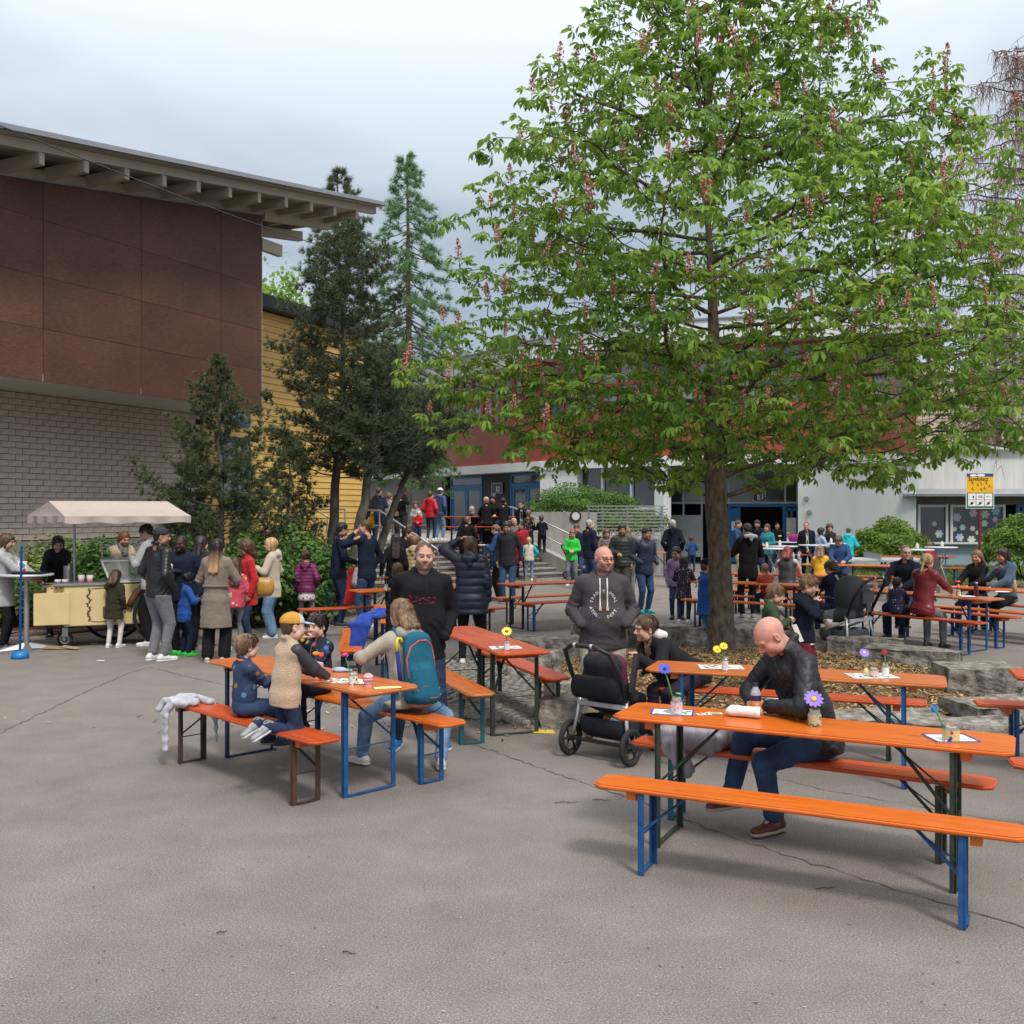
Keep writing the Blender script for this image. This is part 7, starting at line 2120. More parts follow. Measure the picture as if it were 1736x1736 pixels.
o=thing('blue_napkin', 'crumpled blue and white napkin on the boys\' table', 'napkin', on_table(578, 1139));f=Field((-.1, -.07, -.01), (.1, .07, .06), .005);f.ell((-.01, 0, .015), (.06, .035, .022), .01);f.ell((.05, .01, .01), (.04, .02, .012), .01);V, Fq=f.mesh();V+=vnormals(V, Fq)*(.003*sines(V, 90, 3))[:, None];np_obj('napkin_cloth', V, Fq, M('napkin_blue', (.32, .42, .55), .8, .3, 14), o)
for px, py, lab, wc, fl_ in [(893, 985, 'jar with yellow tulip on the red table before the stairs', (.5, .62, .25), ('tulip', 0, 0, .20, (.8, .6, .05), .03)),
       (907, 986, 'pink patterned jar next to the yellow tulip jar', (.6, .35, .35), None), (982, 986, 'white jar with orange flower by the hoodie man\'s shoulder', (.7, .66, .62), ('blob', 0, 0, .19, (.8, .3, .02), .034)),
       (655, 1001, 'jar with a red flower on the far orange table at left', (.6, .66, .6), ('blob', 0, 0, .19, (.5, .04, .03), .034)), (650, 1046, 'white jar on the table with the hanging jacket', (.7, .7, .7), None),
       (1510, 1001, 'jar with orange flower before the man with glasses', (.7, .68, .62), ('tulip', .02, 0, .19, (.8, .22, .03), .026)), (1605, 1001, 'pale jar beside the red sleeve of the blond woman', (.66, .62, .5), None),
       (1625, 1011, 'glass with a red orange paper flower between the bottle and pale jar', (.62, .5, .3), ('blob', -.01, 0, .2, (.75, .1, .03), .04)),
       (1484, 999, 'small round pinkish glass at the left of the orange flower jar', (.6, .35, .25), None)]:
 jar(on_table(px, py), lab, .034, .10, M('jarwrap_%d_%d'%(px, py), wc, .6, .35, 50), [fl_] if fl_ else None)
for px, py, lab, c, h in [(1655, 1011, 'dark purple bottle standing on the dark bottle table', (.05, .02, .06), .19), (1720, 1005, 'tall can with cream and brown label before the woman in blue', (.45, .33, .15), .17), (1589, 996, 'grey lidded cup behind the blond woman\'s arm', (.5, .5, .5), .13),
        (1345, 951, 'first clear bottle on the table behind the red haired girl', (.4, .5, .55), .2), (1354, 951, 'second clear bottle on the table, closer to the child in yellow', (.4, .5, .55), .2)]:
 o=thing('drink_bottle', lab, 'bottle', on_table(px, py));MB().lathe([(0, 0), (.032, .002), (.033, h*.7), (.018, h*.85), (.017, h)], n=14).build('bottle_body', M('bottle_%s'%str(c), c, .2, .1), o)
 MB().cyl((0, 0, h), (0, 0, h+.015), .018, n=12).build('cap', m_papw, o)
for px, py, lab in [(1575, 1004, 'flat white paper plate by the blond woman\'s hand'), (1700, 1004, 'white paper plate with wrapped food before the woman in blue'), (1640, 1012, 'white mat under the red paper flower')]:
 o=thing('paper_plate', lab, 'plate', on_table(px, py));MB().lathe([(0, .002), (.08, .003), (.11, .012), (.112, .011)], n=20).build('plate_disc', m_papw, o)
# ------- round bar tables
def bartable(x, y, lab, r=.40, h=1.10, kind='cross', z0=0., ang=.3):
 o=thing('bar_table', lab, 'bar table', (x, y, z0), ang, 'high round bar tables')
 MB().lathe([(0, h-.03), (r, h-.03), (r+.012, h-.018), (r+.005, h), (0, h)], n=36).build('tabletop', M('bar_top', (.55, .57, .60), .35, .08, 6, metal=.1), o)
 if kind=='cross':
  for a in (0, 1.57):
   c, s=math.cos(a), math.sin(a)
   MB().tube([(-.30*c, -.30*s, .01), (.0, 0, .62), (.26*c, .26*s, h-.03)], .014, 8).build('leg', m_steel, o)
   MB().tube([(.30*c, .30*s, .01), (.02, .02, .62), (-.26*c, -.26*s, h-.03)], .014, 8).build('leg', m_steel, o)
 else:
  MB().cyl((0, 0, .05), (0, 0, h-.03), .038, n=16).build('column', m_steel, o)
  for i in range(4):
   a=math.pi/2*i+.3;c, s=math.cos(a), math.sin(a);w=.05
   MB().add([(0, 0, .11), (.42*c, .42*s, .03), (.42*c-w*s, .42*s+w*c, 0), (.42*c+w*s, .42*s-w*c, 0), (w*-s*1.4, w*c*1.4, .02), (w*s*1.4, -w*c*1.4, .02)],
      [(0, 1, 2, 4), (0, 5, 3, 1), (1, 3, 2)]).build('foot', m_steel, o)
 return o
for x, y, lab in [(6.55, 25.6, 'bar table nearest the standing youth with the hood, white cup on it'), (7.2, 27.3, 'bar table with yellow flower between youth and doorway people'),
      (8.4, 31.0, 'bar table carrying the magenta bag'), (8.3, 28.2, 'bar table in front of the bald man and the long haired child'), (9.25, 29.6, 'bar table of the woman with curly dark hair'),
      (9.8, 24.8, 'bar table above the head of the man with glasses'), (11.1, 26.5, 'bar table with white vase before the annex window')]:
 bartable(x, y, lab)
bartable(at(45, 14.9).x, 14.9, 'bar table with steel column and star foot at the left edge', r=.36, kind='column')
o=thing('serving_tray', 'dark tray on the left bar table', 'tray', (at(50, 14.9).x, 14.85, 1.101));MB().box((.05, 0, .012), (.42, .3, .02)).box((.05, -.14, .03), (.42, .02, .03)).build('tray_body', M('tray_dark', (.012, .015, .03), .5), o)
o=thing('flyer_holder', 'small colourful flyer standing on the tray at the left', 'flyer', (at(38, 14.8).x, 14.8, 1.125));MB().box((0, 0, .085), (.13, .01, .16)).build('flyer', m_papw, o)
for x_, z_, w_, c_ in ((.015, .10, .05, TE), (-.035, .06, .03, PK), (-.03, .12, .03, (.2, .3, .6)), (.03, .035, .04, RD)):MB().ball((x_, -.007, z_), (w_*.6, .002, w_*.7), 12, 8).build('flyer_print', M('fly_%s'%str(c_), c_, .6), o)
for px, Y_, lab, c in [(1300, 25.5, 'white cup on the nearest bar table', (.7, .68, .65)), (1322, 27.2, 'white jar holding a yellow green flower on the second bar table', (.7, .7, .6)), (1336, 30.9, 'jar with orange flower beside the magenta bag', (.6, .7, .7)), (1409, 29.5, 'white bottle next to the curly haired woman', (.7, .66, .66)), (1555, 24.8, 'white vase on the bar table over the bespectacled man', (.65, .66, .64)), (1597, 26.4, 'white vase on the bar table before the annex', (.7, .7, .68))]:
 q=at(px, Y_, 1.101);o=thing('bar_jar', lab, 'jar', q);MB().lathe([(.03, 0), (.04, .01), (.038, .10), (.022, .13), (.024, .15)], n=14).build('jar_body', M('barjar_%d'%px, c, .3, .1), o)
 if px in (1322, 1336):flower(o, 'blob', (0, 0, .1), (0, 0, .24), (.6, .6, .05) if px==1322 else (.7, .3, .1), r=.05)
o=thing('magenta_bag', 'magenta bag lying on a bar table before the entrance', 'bag', at(1347, 30.9, 1.101));f=Field((-.3, -.2, -.02), (.3, .2, .3), .012);f.ell((0, 0, .11), (.22, .12, .12), .02);V, Fq=f.mesh();V+=vnormals(V, Fq)*(.01*sines(V, 25, 4))[:, None];np_obj('bag_body', V, Fq, cloth('magenta', (.25, .02, .14)), o);MB().tube([(-.1, 0, .2), (-.06, 0, .28), (.06, 0, .28), (.1, 0, .2)], .01, 6).build('handle', cloth('magenta', (.25, .02, .14)), o)
# ------- ice cream cart
CY=15.7
m_cream=M('cart_cream', (.66, .52, .26), .4, .05, 3, coat=.2);m_orn=M('cart_ornament', (.10, .05, .03), .5)
m_canv=M('canopy_canvas', (.44, .375, .34), .9, .06, 3, .2, 30)
cart=thing('ice_cream_cart', 'cream coloured ice cream cart with beige canopy and a big spoked wheel', 'cart', (-5.85, CY, 0), R(24))
def cw(x, y, z): return Matrix.Translation((-5.85, CY, 0))@Matrix.Rotation(R(24), 4, 'Z')@Vector((x, y, z))
bx= lambda px, Y=CY:(px-868)/F*Y+6.0
MB().box((.09, 0, .62), (2.06, .75, .60)).build('body', m_cream, cart, bevel=.012)
MB().box((-1.10, -.05, .585), (.48, .72, .47)).build('front_box', m_cream, cart, bevel=.01)
MB().box((-1.02, -.05, .875), (.30, .5, .11)).build('small_drawer', m_cream, cart)
MB().box((-.70, 0, .935), (.75, .80, .03)).build('steel_top', m_steel, cart)
MB().box((-1.02, 0, .915), (.42, .6, .02)).build('side_shelf', m_steel, cart)
g_=MB()
for i in range(8):g_.box((-.28+0, -.381, .44+i*.022), (.26, .006, .007))
for i in range(7):g_.box((-.40+i*.04, -.3805, .517), (.006, .005, .165))
g_.build('grille', m_orn, cart)
sc=MB()
for i in range(18):
 t=i/17;x=-.60+.018*math.sin(t*22);z=.40+t*.46
 sc.ball((x, -.381, z), (.013, .003, .016), 8, 5);sc.ball((x+.02*math.cos(t*30), -.381, z+.01), (.012, .003, .007), 8, 5)
sc.tube([(-.57, -.382, .385), (-.45, -.382, .375), (-.2, -.382, .38)], .004, 5);sc.tube([(-.57, -.382, .865), (-.45, -.382, .875), (-.3, -.382, .87)], .004, 5)
for i in range(8):sc.ball((.35+i*.02, -.381, .865+.012*math.sin(i*1.4)), (.012, .003, .007), 8, 5)
for i in range(4):sc.ball((-1.10+i*.06, -.305, .885), (.012, .003, .012), 8, 5)
sc.build('painted_scroll', m_orn, cart)
MB().bar((-.30, -.36, .95), (-.42, -.30, 1.27), .02).bar((-.30, .36, .95), (-.42, .30, 1.27), .02).bar((-.42, -.30, 1.27), (1.05, -.30, 1.27), .02).bar((-.30, -.36, .955), (1.05, -.36, .955), .02).bar((-.42, .3, 1.27), (1.05, .3, 1.27), .02).build('display_frame', M('white_metal', (.65, .66, .66), .4), cart)
MB().add([(-.30, -.358, .965), (1.05, -.358, .965), (1.05, -.305, 1.26), (-.41, -.305, 1.26)], [(0, 1, 2, 3)]).build('pane', M('cart_glass', (.45, .5, .5), .05, .1, 2, alpha=.35, spec=.8), cart)
MB().box((.32, .0, .965), (1.2, .55, .03)).build('ice_tray', M('tray_pale', (.50, .58, .62), .3), cart)
zr_, ze=2.165, 1.94
FL, FR, BR, BL_, RL, RR_=(-.93, -.80, ze), (.80, -.80, ze), (.52, .80, ze), (-1.45, .80, ze), (-1.14, 0, zr_), (.54, 0, zr_)
def cloth_grid(a, b, c, d, n, m, sag):
 V=[]
 for i in range(n+1):
  for j in range(m+1):
   u, v=i/n, j/m
   p=(Vector(a)*(1-u)+Vector(b)*u)*(1-v)+(Vector(d)*(1-u)+Vector(c)*u)*v
   p.z-=sag*math.sin(math.pi*u)*math.sin(math.pi*v)*(1+.3*math.sin(u*14));V.append(p)
 return V, [(i*(m+1)+j, (i+1)*(m+1)+j, (i+1)*(m+1)+j+1, i*(m+1)+j+1) for i in range(n) for j in range(m)]
cn=MB()
for q in [(FL, FR, RR_, RL), (BR, BL_, RL, RR_), (BL_, FL, RL, RL), (FR, BR, RR_, RR_)]:
 V, Fq=cloth_grid(*q, 14, 8, .045);cn.add(V, Fq, 0, True)
def valance(a, b, drop=.115):
 V=[];n=26
 for i in range(n+1):
  u=i/n;p=Vector(a).lerp(Vector(b), u);nrm=(Vector(b)-Vector(a)).cross(Vector((0, 0, 1))).normalized()
  V+=[p, p+Vector((0, 0, -drop-.012*math.sin(u*19)))+nrm*.02*math.sin(u*23)]
 cn.add(V, [(2*i, 2*i+2, 2*i+3, 2*i+1) for i in range(n)], 0, True)
for a, b in ((FL, FR), (FR, BR), (BR, BL_), (BL_, FL)):valance(a, b, .10)
cn.build('canopy', m_canv, cart)
MB().cyl((-.79, .0, .95), (-.79, 0, 2.15), .019, n=10).build('canopy_pole', m_steel, cart)
MB().cyl((.45, .0, .95), (.45, 0, 2.12), .019, n=10).build('canopy_pole', m_steel, cart)
MB().tube([(-1.1, 0, zr_-.04), (.5, 0, zr_-.04)], .015, 8).build('ridge_bar', m_steel, cart)
def wheel(parent, c, r, axis, tw, spokes, tyre, rimm, rim_r=.84, sw=.006, hub=.09, nm='wheel'):
 ax=Vector(axis).normalized();q=ax.to_track_quat('Z', 'Y').to_matrix();c=Vector(c)
 ci= lambda rr, dz=0:[c+q@Vector((rr*math.cos(t), rr*math.sin(t), dz)) for t in np.linspace(0, 6.2832, 33)[:-1]]
 w=MB().tube(ci(r-tw/2), tw/2, 10, closed=True).build(nm, tyre, parent)
 MB().tube(ci(r*rim_r), tw*.32, 8, closed=True).build('rim', rimm, w)
 sp=MB().cyl(c-ax*tw*.6, c+ax*tw*.6, r*hub, n=12)
 for i in range(spokes):
  t=6.2832*i/spokes;p=c+q@Vector((r*rim_r*math.cos(t), r*rim_r*math.sin(t), 0));s0=c+ax*tw*.4*(1 if i%2 else -1)
  sp.cyl(s0, p, sw, n=5, caps=False)
 sp.build('spokes', rimm, w); return w
m_tyre=M('tyre_rubber', (.022, .022, .024), .8, .2, 30);m_rimb=M('rim_brown', (.12, .06, .035), .5, .1);m_chrome=M('spoke_steel', (.4, .4, .4), .3, metal=.8)
wheel(cart, (.46, -.44, .46), .46, (0, 1, 0), .055, 36, m_tyre, m_rimb, .93, .0022, .06)
wheel(cart, (-.22, .42, .46), .46, (0, 1, 0), .055, 36, m_tyre, m_rimb, .93, .0022, .06)
MB().tube([(.46, -.36, .46), (.46, .4, .46)], .02, 8).build('axle', m_steel, cart)
MB().tube([(.46+.52*math.cos(t), -.42, .46+.52*math.sin(t)) for t in np.linspace(.2, 2.9, 14)], .022, 8, flat=2.2).build('mudguard', m_rimb, cart)
wheel(cart, (-.92, -.15, .12), .12, (.5, 1, 0), .05, 8, m_tyre, m_steel, .6, .008, .2, 'castor')
MB().box((-.92, -.15, .25), (.08, .12, .2)).build('castor_fork', m_steel, cart)
MB().box((-.2, 0, .31), (1.9, .5, .03)).build('chassis', M('chassis', (.09, .03, .03), .6), cart)
for px, zt_, lab in [(-1.02, .055, 'low pink banded ice cream tub left of the steel canister'), (-.92, .055, 'low ice cream tub beside the steel canister'), (-.70, .115, 'tall stack of pink banded cups on the cart, left of two'), (-.58, .11, 'tall stack of pink banded cups on the cart, right of two')]:
 o=thing('ice_cream_tub', lab, 'cup', cw(px, -.2, .951));MB().lathe([(0, 0), (.040, .0), (.048, zt_), (.046, zt_)], n=16).build('tub_body', M('cup_white2', (.70, .60, .62), .6, .05), o);MB().lathe([(.0415, .012), (.0435, .026+zt_*.1)], n=16).build('stripe', M('cup_pink', (.62, .16, .22), .6, .1, 40), o)
o=thing('steel_canister', 'brushed steel scoop canister on the cart top', 'canister', cw(-.88, .05, .951));MB().cyl((0, 0, 0), (0, 0, .24), .06, n=18).build('canister_body', m_steel, o);MB().cyl((.02, -.03, .1), (.04, -.05, .27), .012, n=8).build('scoop_handle', m_papw, o)
for i, (px, py, w, h, a, t, lab) in enumerate([(100, 1100, .42, .2, .1, .05, 'flattened cardboard sheet under the cart castor'), (118, 1101, .34, .09, -.5, .16, 'tilted cardboard strip on top of the flattened sheet'), (84, 1096, .3, .14, .5, .04, 'cardboard flap closest to the bar table foot')]):
 o=MB().box((0, 0, .02+.012*i), (w, h, .006), (t, .03, 0)).build('cardboard', M('cardboard', (.36, .25, .15), .9, .12, 9), loc=P(px, py), rot=(0, 0, a));tag(o, lab, 'cardboard')
o=MB().tube([P(0, 1092)+Vector((0, 0, .12)), P(60, 1078)+Vector((0, 0, .13)), P(120, 1086)+Vector((0, 0, .12)), P(190, 1078)+Vector((0, 0, .13)), P(240, 1070)+Vector((0, 0, .12))], .012, 6).build('power_cable', M('cable_red', (.12, .02, .02), .6));tag(o, 'dark red power cable lying on the bed behind the cart', 'cable')
o=thing('blue_stand_pole', 'blue pole in a round blue foot at the left', 'pole', P(34, 1116)); 
MB().lathe([(0, .0), (.115, 0), (.12, .03), (.10, .085), (.05, .105), (0, .11)], n=24).build('foot', M('blue_plastic', (.01, .16, .42), .4, .05), o);MB().cyl((0, 0, .1), (.02, 0, 1.53), .016, n=10).build('pole', M('blue_pole', (.01, .05, .20), .4), o)
o=thing('blue_bin', 'bright blue rubbish sack stand behind the girl in purple', 'bin', at(547, 19.3));f=Field((-.3, -.3, -.02), (.3, .3, 1.0), .016);f.cap((0, 0, .2), (0, 0, .82), .17, .22, .03);f.plane((0, 0, .88), (0, 0, 1));V, Fq=f.mesh();V+=vnormals(V, Fq)*(.014*sines(V, 18, 4))[:, None];np_obj('sack', V, Fq, M('sack_blue', (.015, .17, .30), .35, .2, 8), o);MB().tube([(.22*math.cos(t), .22*math.sin(t), .9) for t in np.linspace(0, 6.28, 20)[:-1]], .015, 6, closed=True).build('ring', m_steel, o)
# ------- play area sign
SP=at(1661, 24.2);o=thing('play_area_sign', 'yellow and green play area sign on a dark red pole', 'sign', SP)
MB().cyl((0, 0, 0), (0, 0, .80), .055, n=14).build('sleeve', M('pole_wine', (.13, .018, .03), .5, .1), o);MB().cyl((0, 0, .78), (0, 0, 2.9), .036, n=12).build('pole', M('pole_wine', (.13, .018, .03), .5, .1), o)
MB().box((-.02, -.05, 2.50), (.66, .02, .84)).build('sign_board', m_papw, o)
MB().box((-.02, -.0625, 2.275), (.63, .004, .36)).build('green_field', M('sign_green', (.01, .14, .07), .5), o);MB().box((-.02, -.0625, 2.64), (.63, .004, .38)).build('yellow_field', M('sign_yellow', (.75, .42, .01), .5), o)
MB().box((-.02, -.0625, 2.87), (.63, .004, .08)).build('blue_field', M('sign_blue', (.015, .05, .22), .5), o)
MB().ball((-.18, -.066, 2.862), (.09, .002, .03), 12, 6).ball((.0, -.066, 2.865), (.10, .002, .032), 12, 6).build('cloud', m_papw, o)
for i in range(3):
 for k in range(2):
  MB().box((-.215+i*.195, -.066, 2.365-k*.155), (.18, .003, .145)).build('pictogram_field', m_papw, o)
ic=MB()
rr=random.Random(3)
for i in range(3):
 cx_, cz_=-.215+i*.195, 2.21
 ic.bar((cx_-.065, -.0685, cz_-.05), (cx_+.065, -.0685, cz_+.05), .012, .004);ic.ball((cx_, -.0685, cz_), (.035, .002, .028), 10, 6);ic.box((cx_-.02, -.0685, cz_-.03), (.07, .002, .012))
ic.box((-.18, -.0685, 2.355), (.035, .002, .05));ic.box((-.02, -.0685, 2.375), (.10, .002, .015));ic.box((0, -.0685, 2.34), (.12, .002, .01));ic.box((.17, -.0685, 2.36), (.10, .002, .01))
for cx_, cz_ in [(-.2, 2.67), (-.08, 2.63), (.0, 2.66), (.12, 2.68), (-.2, 2.53), (.08, 2.55), (.2, 2.6), (.0, 2.52)]:
 ic.ball((cx_, -.0655, cz_+.035), (.014, .002, .014), 8, 5);ic.bar((cx_, -.0655, cz_+.02), (cx_+.02, -.0655, cz_-.03), .014, .004);ic.bar((cx_-.03, -.0655, cz_+.01), (cx_+.04, -.0655, cz_), .008, .004)
ic.build('pictograms', M('sign_black', (.01, .01, .012), .5), o)
text_obj('Spielplatz', .125, M('sign_black', (.01, .01, .012), .5), o, (-.30, -.066, 2.775), (R(90), 0, 0), align='LEFT', bold=.002)
o=MB().box((0, 0, .42), (.17, .15, .85), taper=.9).build('wooden_post', m_log, loc=at(1586, 25.4), bevel=.015);tag(o, 'short weathered wooden post in front of the lawn', 'post')
tt=thing('table_tennis_table', 'outdoor concrete table tennis table with perforated net', 'table', (9.6, 27.3, 0), R(-4))
MB().box((0, 0, .73), (2.74, 1.5, .06)).build('slab', M('tt_slab', (.38, .40, .40), .5, .1), tt, bevel=.01)
for s in (-1, 1):MB().box((s*.7, 0, .35), (.12, 1.1, .70), taper=.8).build('support', m_conc, tt)
n_=MB()
for i in range(30):n_.box((-.0, -.82+i*.0565, .84), (.012, .012, .14))
for z_ in (.775, .82, .865, .91):n_.box((0, 0, z_), (.012, 1.66, .012))
n_.build('net', m_steel, tt)
a, b=at(-60, 15.6, 8.1), at(860, 31.5, 8.75)
pts=[a.lerp(b, t)-Vector((0, 0, .35*math.sin(math.pi*t))) for t in np.linspace(0, 1, 24)]
o=MB().tube([p-a for p in pts], .011, 5).build('overhead_cable', M('cable_black', (.03, .03, .035), .5), loc=a);tag(o, 'thin black cable strung from the timber roof across to the chestnut', 'cable')
# ------- pushchairs
m_al=M('brushed_alu', (.62, .63, .64), .3, .05, 8, metal=.6);m_blk=M('pram_plastic', (.018, .018, .02), .45, .2, 9)
def pram(pos, ang, lab, fab, s=1., style=0, accent=None, wheelr=.15, hoodc=None):
 o=thing('pushchair', lab, 'pushchair', pos, ang)
 W=.31
 fm_=M('pram_fabric_%s'%str(fab), fab, .8, .12, 12, .3, 90)
 MB().tube([(-.25, .02, .55), (-.27, -.10, .80), (-.24, -.22, .99), (-.12, -.27, 1.05), (.12, -.27, 1.05), (.24, -.22, .99), (.27, -.10, .80), (.25, .02, .55)], .021, 10).build('handlebar', m_blk, o)
 for x in (-.09, .09):MB().cyl((x-.012, -.27, 1.05), (x+.012, -.27, 1.05), .0225, n=10).build('handle_ring', m_al, o)
 for sx in (-1, 1):
  MB().tube([(sx*.25, .03, .56), (sx*.27, -.0, .36), (sx*W, -.02, wheelr+.02)], .017, 8).build('frame_tube', m_al, o)
  MB().tube([(sx*.25, .0, .50), (sx*.22, .35, .36), (sx*.16, .62, .16)], .016, 8).build('frame_tube', m_al, o)
 MB().bar((-.25, -.02, .50), (.25, -.02, .50), .022, .04).build('crossbar', m_al, o)
 MB().bar((-W, -.02, wheelr), (W, -.02, wheelr), .035, .03).build('axle', m_blk, o)
 for sx in (-1, 1):
  wheel(o, (sx*(W+.02), -.02, wheelr), wheelr, (1, 0, 0), .05, 6, m_tyre, m_blk, .72, .011, .2)
  wheel(o, (sx*.15, .62, .09), .09, (1, 0, 0), .04, 5, m_tyre, m_blk, .65, .010, .25)
 f=Field((-.32, -.12, .08), (.32, .62, .50), .012)
 f.cap((-.17, .12, .30), (.17, .12, .30), .13, .13, .03);f.cap((-.15, .36, .30), (.15, .36, .30), .12, .12, .04)
 f.cap((-.15, .12, .34), (.15, .12, .34), .105, .105, .01, cut=True);f.cap((-.13, .36, .34), (.13, .36, .34), .095, .095, .01, cut=True);f.plane((0, 0, .37), (0, 0, 1))
 V, Fq=f.mesh();V+=vnormals(V, Fq)*(.004*sines(V, 50, 3))[:, None];np_obj('basket', V, Fq, fm_, o)
 MB().box((.02, .18, .32), (.2, .12, .1), (.3, .2, .4)).build('basket_bag', M('bag_tan', (.35, .2, .09), .8, .3, 20), o);MB().box((.12, .10, .33), (.14, .1, .05), (-.3, .3, .2)).build('basket_cloth', M('cloth_skyblue', (.25, .42, .55), .8), o)
 f=Field((-.34, -.30, .38), (.34, .75, 1.16), .013)
 if style==0:
  f.cap((-.13, .12, .52), (-.13, .05, .86), .09, .09, .06);f.cap((.13, .12, .52), (.13, .05, .86), .09, .09, .06);f.cap((0, .12, .52), (0, .06, .85), .12, .12, .06)
  f.cap((-.12, .12, .52), (-.12, .42, .50), .08, .07, .05);f.cap((.12, .12, .52), (.12, .42, .50), .08, .07, .05)
 else:
  f.ell((0, .12, .82), (.215, .25, .25), .03);f.cap((-.1, .1, .55), (-.1, .5, .52), .10, .08, .05);f.cap((.1, .1, .55), (.1, .5, .52), .10, .08, .05)
  f.ell((0, .42, .80), (.20, .26, .26), .02, cut=True)
 V, Fq=f.mesh();V=relax(V, Fq, 1);V+=vnormals(V, Fq)*(.006*sines(V, 26, 3))[:, None]
 loc=V[Fq].mean(1);mi=((loc[:, 2]>.70)&(loc[:, 1]>.02)).astype(int) if style==0 else (np.abs(loc[:, 1]-.34)<.07).astype(int)
 np_obj('seat_shell', V, Fq, [fm_, M('pram_accent_%s'%str(accent or fab), accent or fab, .8, .12, 12, .3, 60)], o, mi=mi)
 if style==0:
  f=Field((-.3, -.2, .5), (.3, .12, .95), .010)
  f.cap((-.20, -.10, .66), (.20, -.10, .66), .055, .055, .03, wide=(0, 0, 1), fl=1.9);f.plane((0, 0, .80), (0, 0, 1));V, Fq=f.mesh();V+=vnormals(V, Fq)*(.005*sines(V, 30, 6))[:, None]
  np_obj('console_bag', V, Fq, cloth('pram_bag', (.012, .012, .014)), o)
  for sx in (-1, 1):
   MB().cyl((sx*.26, .10, .60), (sx*.31, .10, .60), .045, n=14).build('hinge', m_blk, o)
   MB().bar((sx*.27, .08, .62), (sx*.24, .20, .95), .04, .06).build('hood_arm', m_blk, o)
 else:
  MB().box((0, -.12, .80), (.24, .03, .16)).box((0, -.13, .68), (.09, .02, .14)).build('rear_pocket', M('pocket_grey', (.07, .07, .08), .8, .1), o)
  MB().tube([(-.2, .45, .70), (-.18, .60, .74), (.18, .60, .74), (.2, .45, .70)], .016, 8).build('bumper_bar', m_blk, o)
 o.scale=(s, s, s)
 return o
pram((.72, 8.25, 0), R(-40.5), 'black pushchair with plum seat and big air tyres beside the long orange table', (.012, .012, .018), .90, 0, (.10, .012, .04), .165)
pram((4.75, 14.0, 0), R(38), 'dark grey pushchair with silver frame and rounded hood behind the ring stones', (.06, .063, .07), 1.06, 1, (.25, .27, .29), .13)
pram((1.75, 30.2, 0), R(-70), 'navy pushchair parked at the foot of the steps', (.018, .02, .04), .98, 1, (.02, .022, .045), .13)
# ------- clothes left on furniture
def heap(name, lab, cat, pos, ang, caps, mat, lo, hi, disp=.008, freq=26, res=.009, puff=None, cut=None):
 o=thing(name, lab, cat, pos, ang)
 f=Field(lo, hi, res)
 for c in caps:f.cap(*c[:4], c[4] if len(c)>4 else .03, wide=c[5] if len(c)>5 else None, fl=c[6] if len(c)>6 else 1.)
 if cut:
  for c in cut:f.cap(*c, cut=True)
 V, Fq=f.mesh();V=relax(V, Fq, 1);N=vnormals(V, Fq)
 d=disp*sines(V, freq, len(caps))+disp*.6*sines(V, freq*2.2, 5)
 if puff:d+=(np.sqrt(np.abs(np.sin(np.pi*(V[:, 0]*.9+V[:, 1]*.3)/puff)))-.7)*.016
 V+=N*d[:, None];np_obj('fabric', V, Fq, mat, o); return o
bp_=P(318, 1192, .48)
heap('grey_hoodie', 'light grey hoodie thrown over the far end of the red bench, sleeve hanging', 'jacket', (bp_.x, bp_.y, .48), aA,
  [((-.17, -.10, .02), (.14, -.08, .02), .030, .026), ((-.16, .02, .03), (.12, .06, .02), .034, .028), ((-.14, .10, .03), (.10, .12, .02), .03, .03), ((-.08, -.02, .055), (.05, .04, .05), .026, .03), ((.0, .13, .03), (.04, .17, -.08), .024, .022, .02, (1, 0, 0), 2.4), ((.04, .17, -.08), (.02, .18, -.34), .022, .016, .02, (1, 0, 0), 2.6),
   ((.14, .12, .02), (.16, .165, -.05), .02, .018, .02, (1, 0, 0), 1.6), ((-.14, -.14, .02), (-.16, -.155, -.10), .018, .018, .02, (1, 0, 0), 1.8), ((-.16, -.155, -.10), (-.18, -.155, -.30), .018, .008)],
  cloth('lightgrey', (.42, .43, .47)), (-.34, -.30, -.46), (.30, .34, .16), .012, 46, .0075)
heap('blue_jacket', 'royal blue jacket with grey lining hanging over the table edge', 'jacket', (-1.66, 11.75, .77), 0,
  [((-.02, .0, .04), (.2, .5, .04), .045, .04), ((.12, .0, .04), (.3, .4, .05), .045, .04), ((-.02, -.03, .035), (-.06, -.12, -.05), .035, .035, .03, (1, 0, 0), 3.6), ((-.06, -.12, -.05), (-.12, -.14, -.44), .032, .022, .03, (1, 0, 0), 4.2), ((.1, .2, .07), (.3, .3, .06), .045, .05)],
  cloth('royal', (.018, .055, .32)), (-.42, -.32, -.55), (.50, .70, .20), .014, 24)
heap('grey_puffer', 'pale lilac grey puffer coat bundled on the red bench beside the bald man', 'jacket', (P(1180, 1262, .48).x, P(1180, 1262, .48).y+.02, .48), aC-.1,
  [((-.22, .0, .07), (.20, .0, .09), .085, .10), ((-.1, .1, .08), (.2, .12, .08), .08, .07), ((-.15, -.10, .05), (.15, -.12, .04), .07, .08), ((-.1, -.17, .0), (.02, -.20, -.12), .06, .055)],
  M('cloth_lilac', (.30, .28, .31), .5, .1, 8, .2, 60), (-.40, -.36, -.24), (.40, .30, .26), .006, 20, puff=.07)
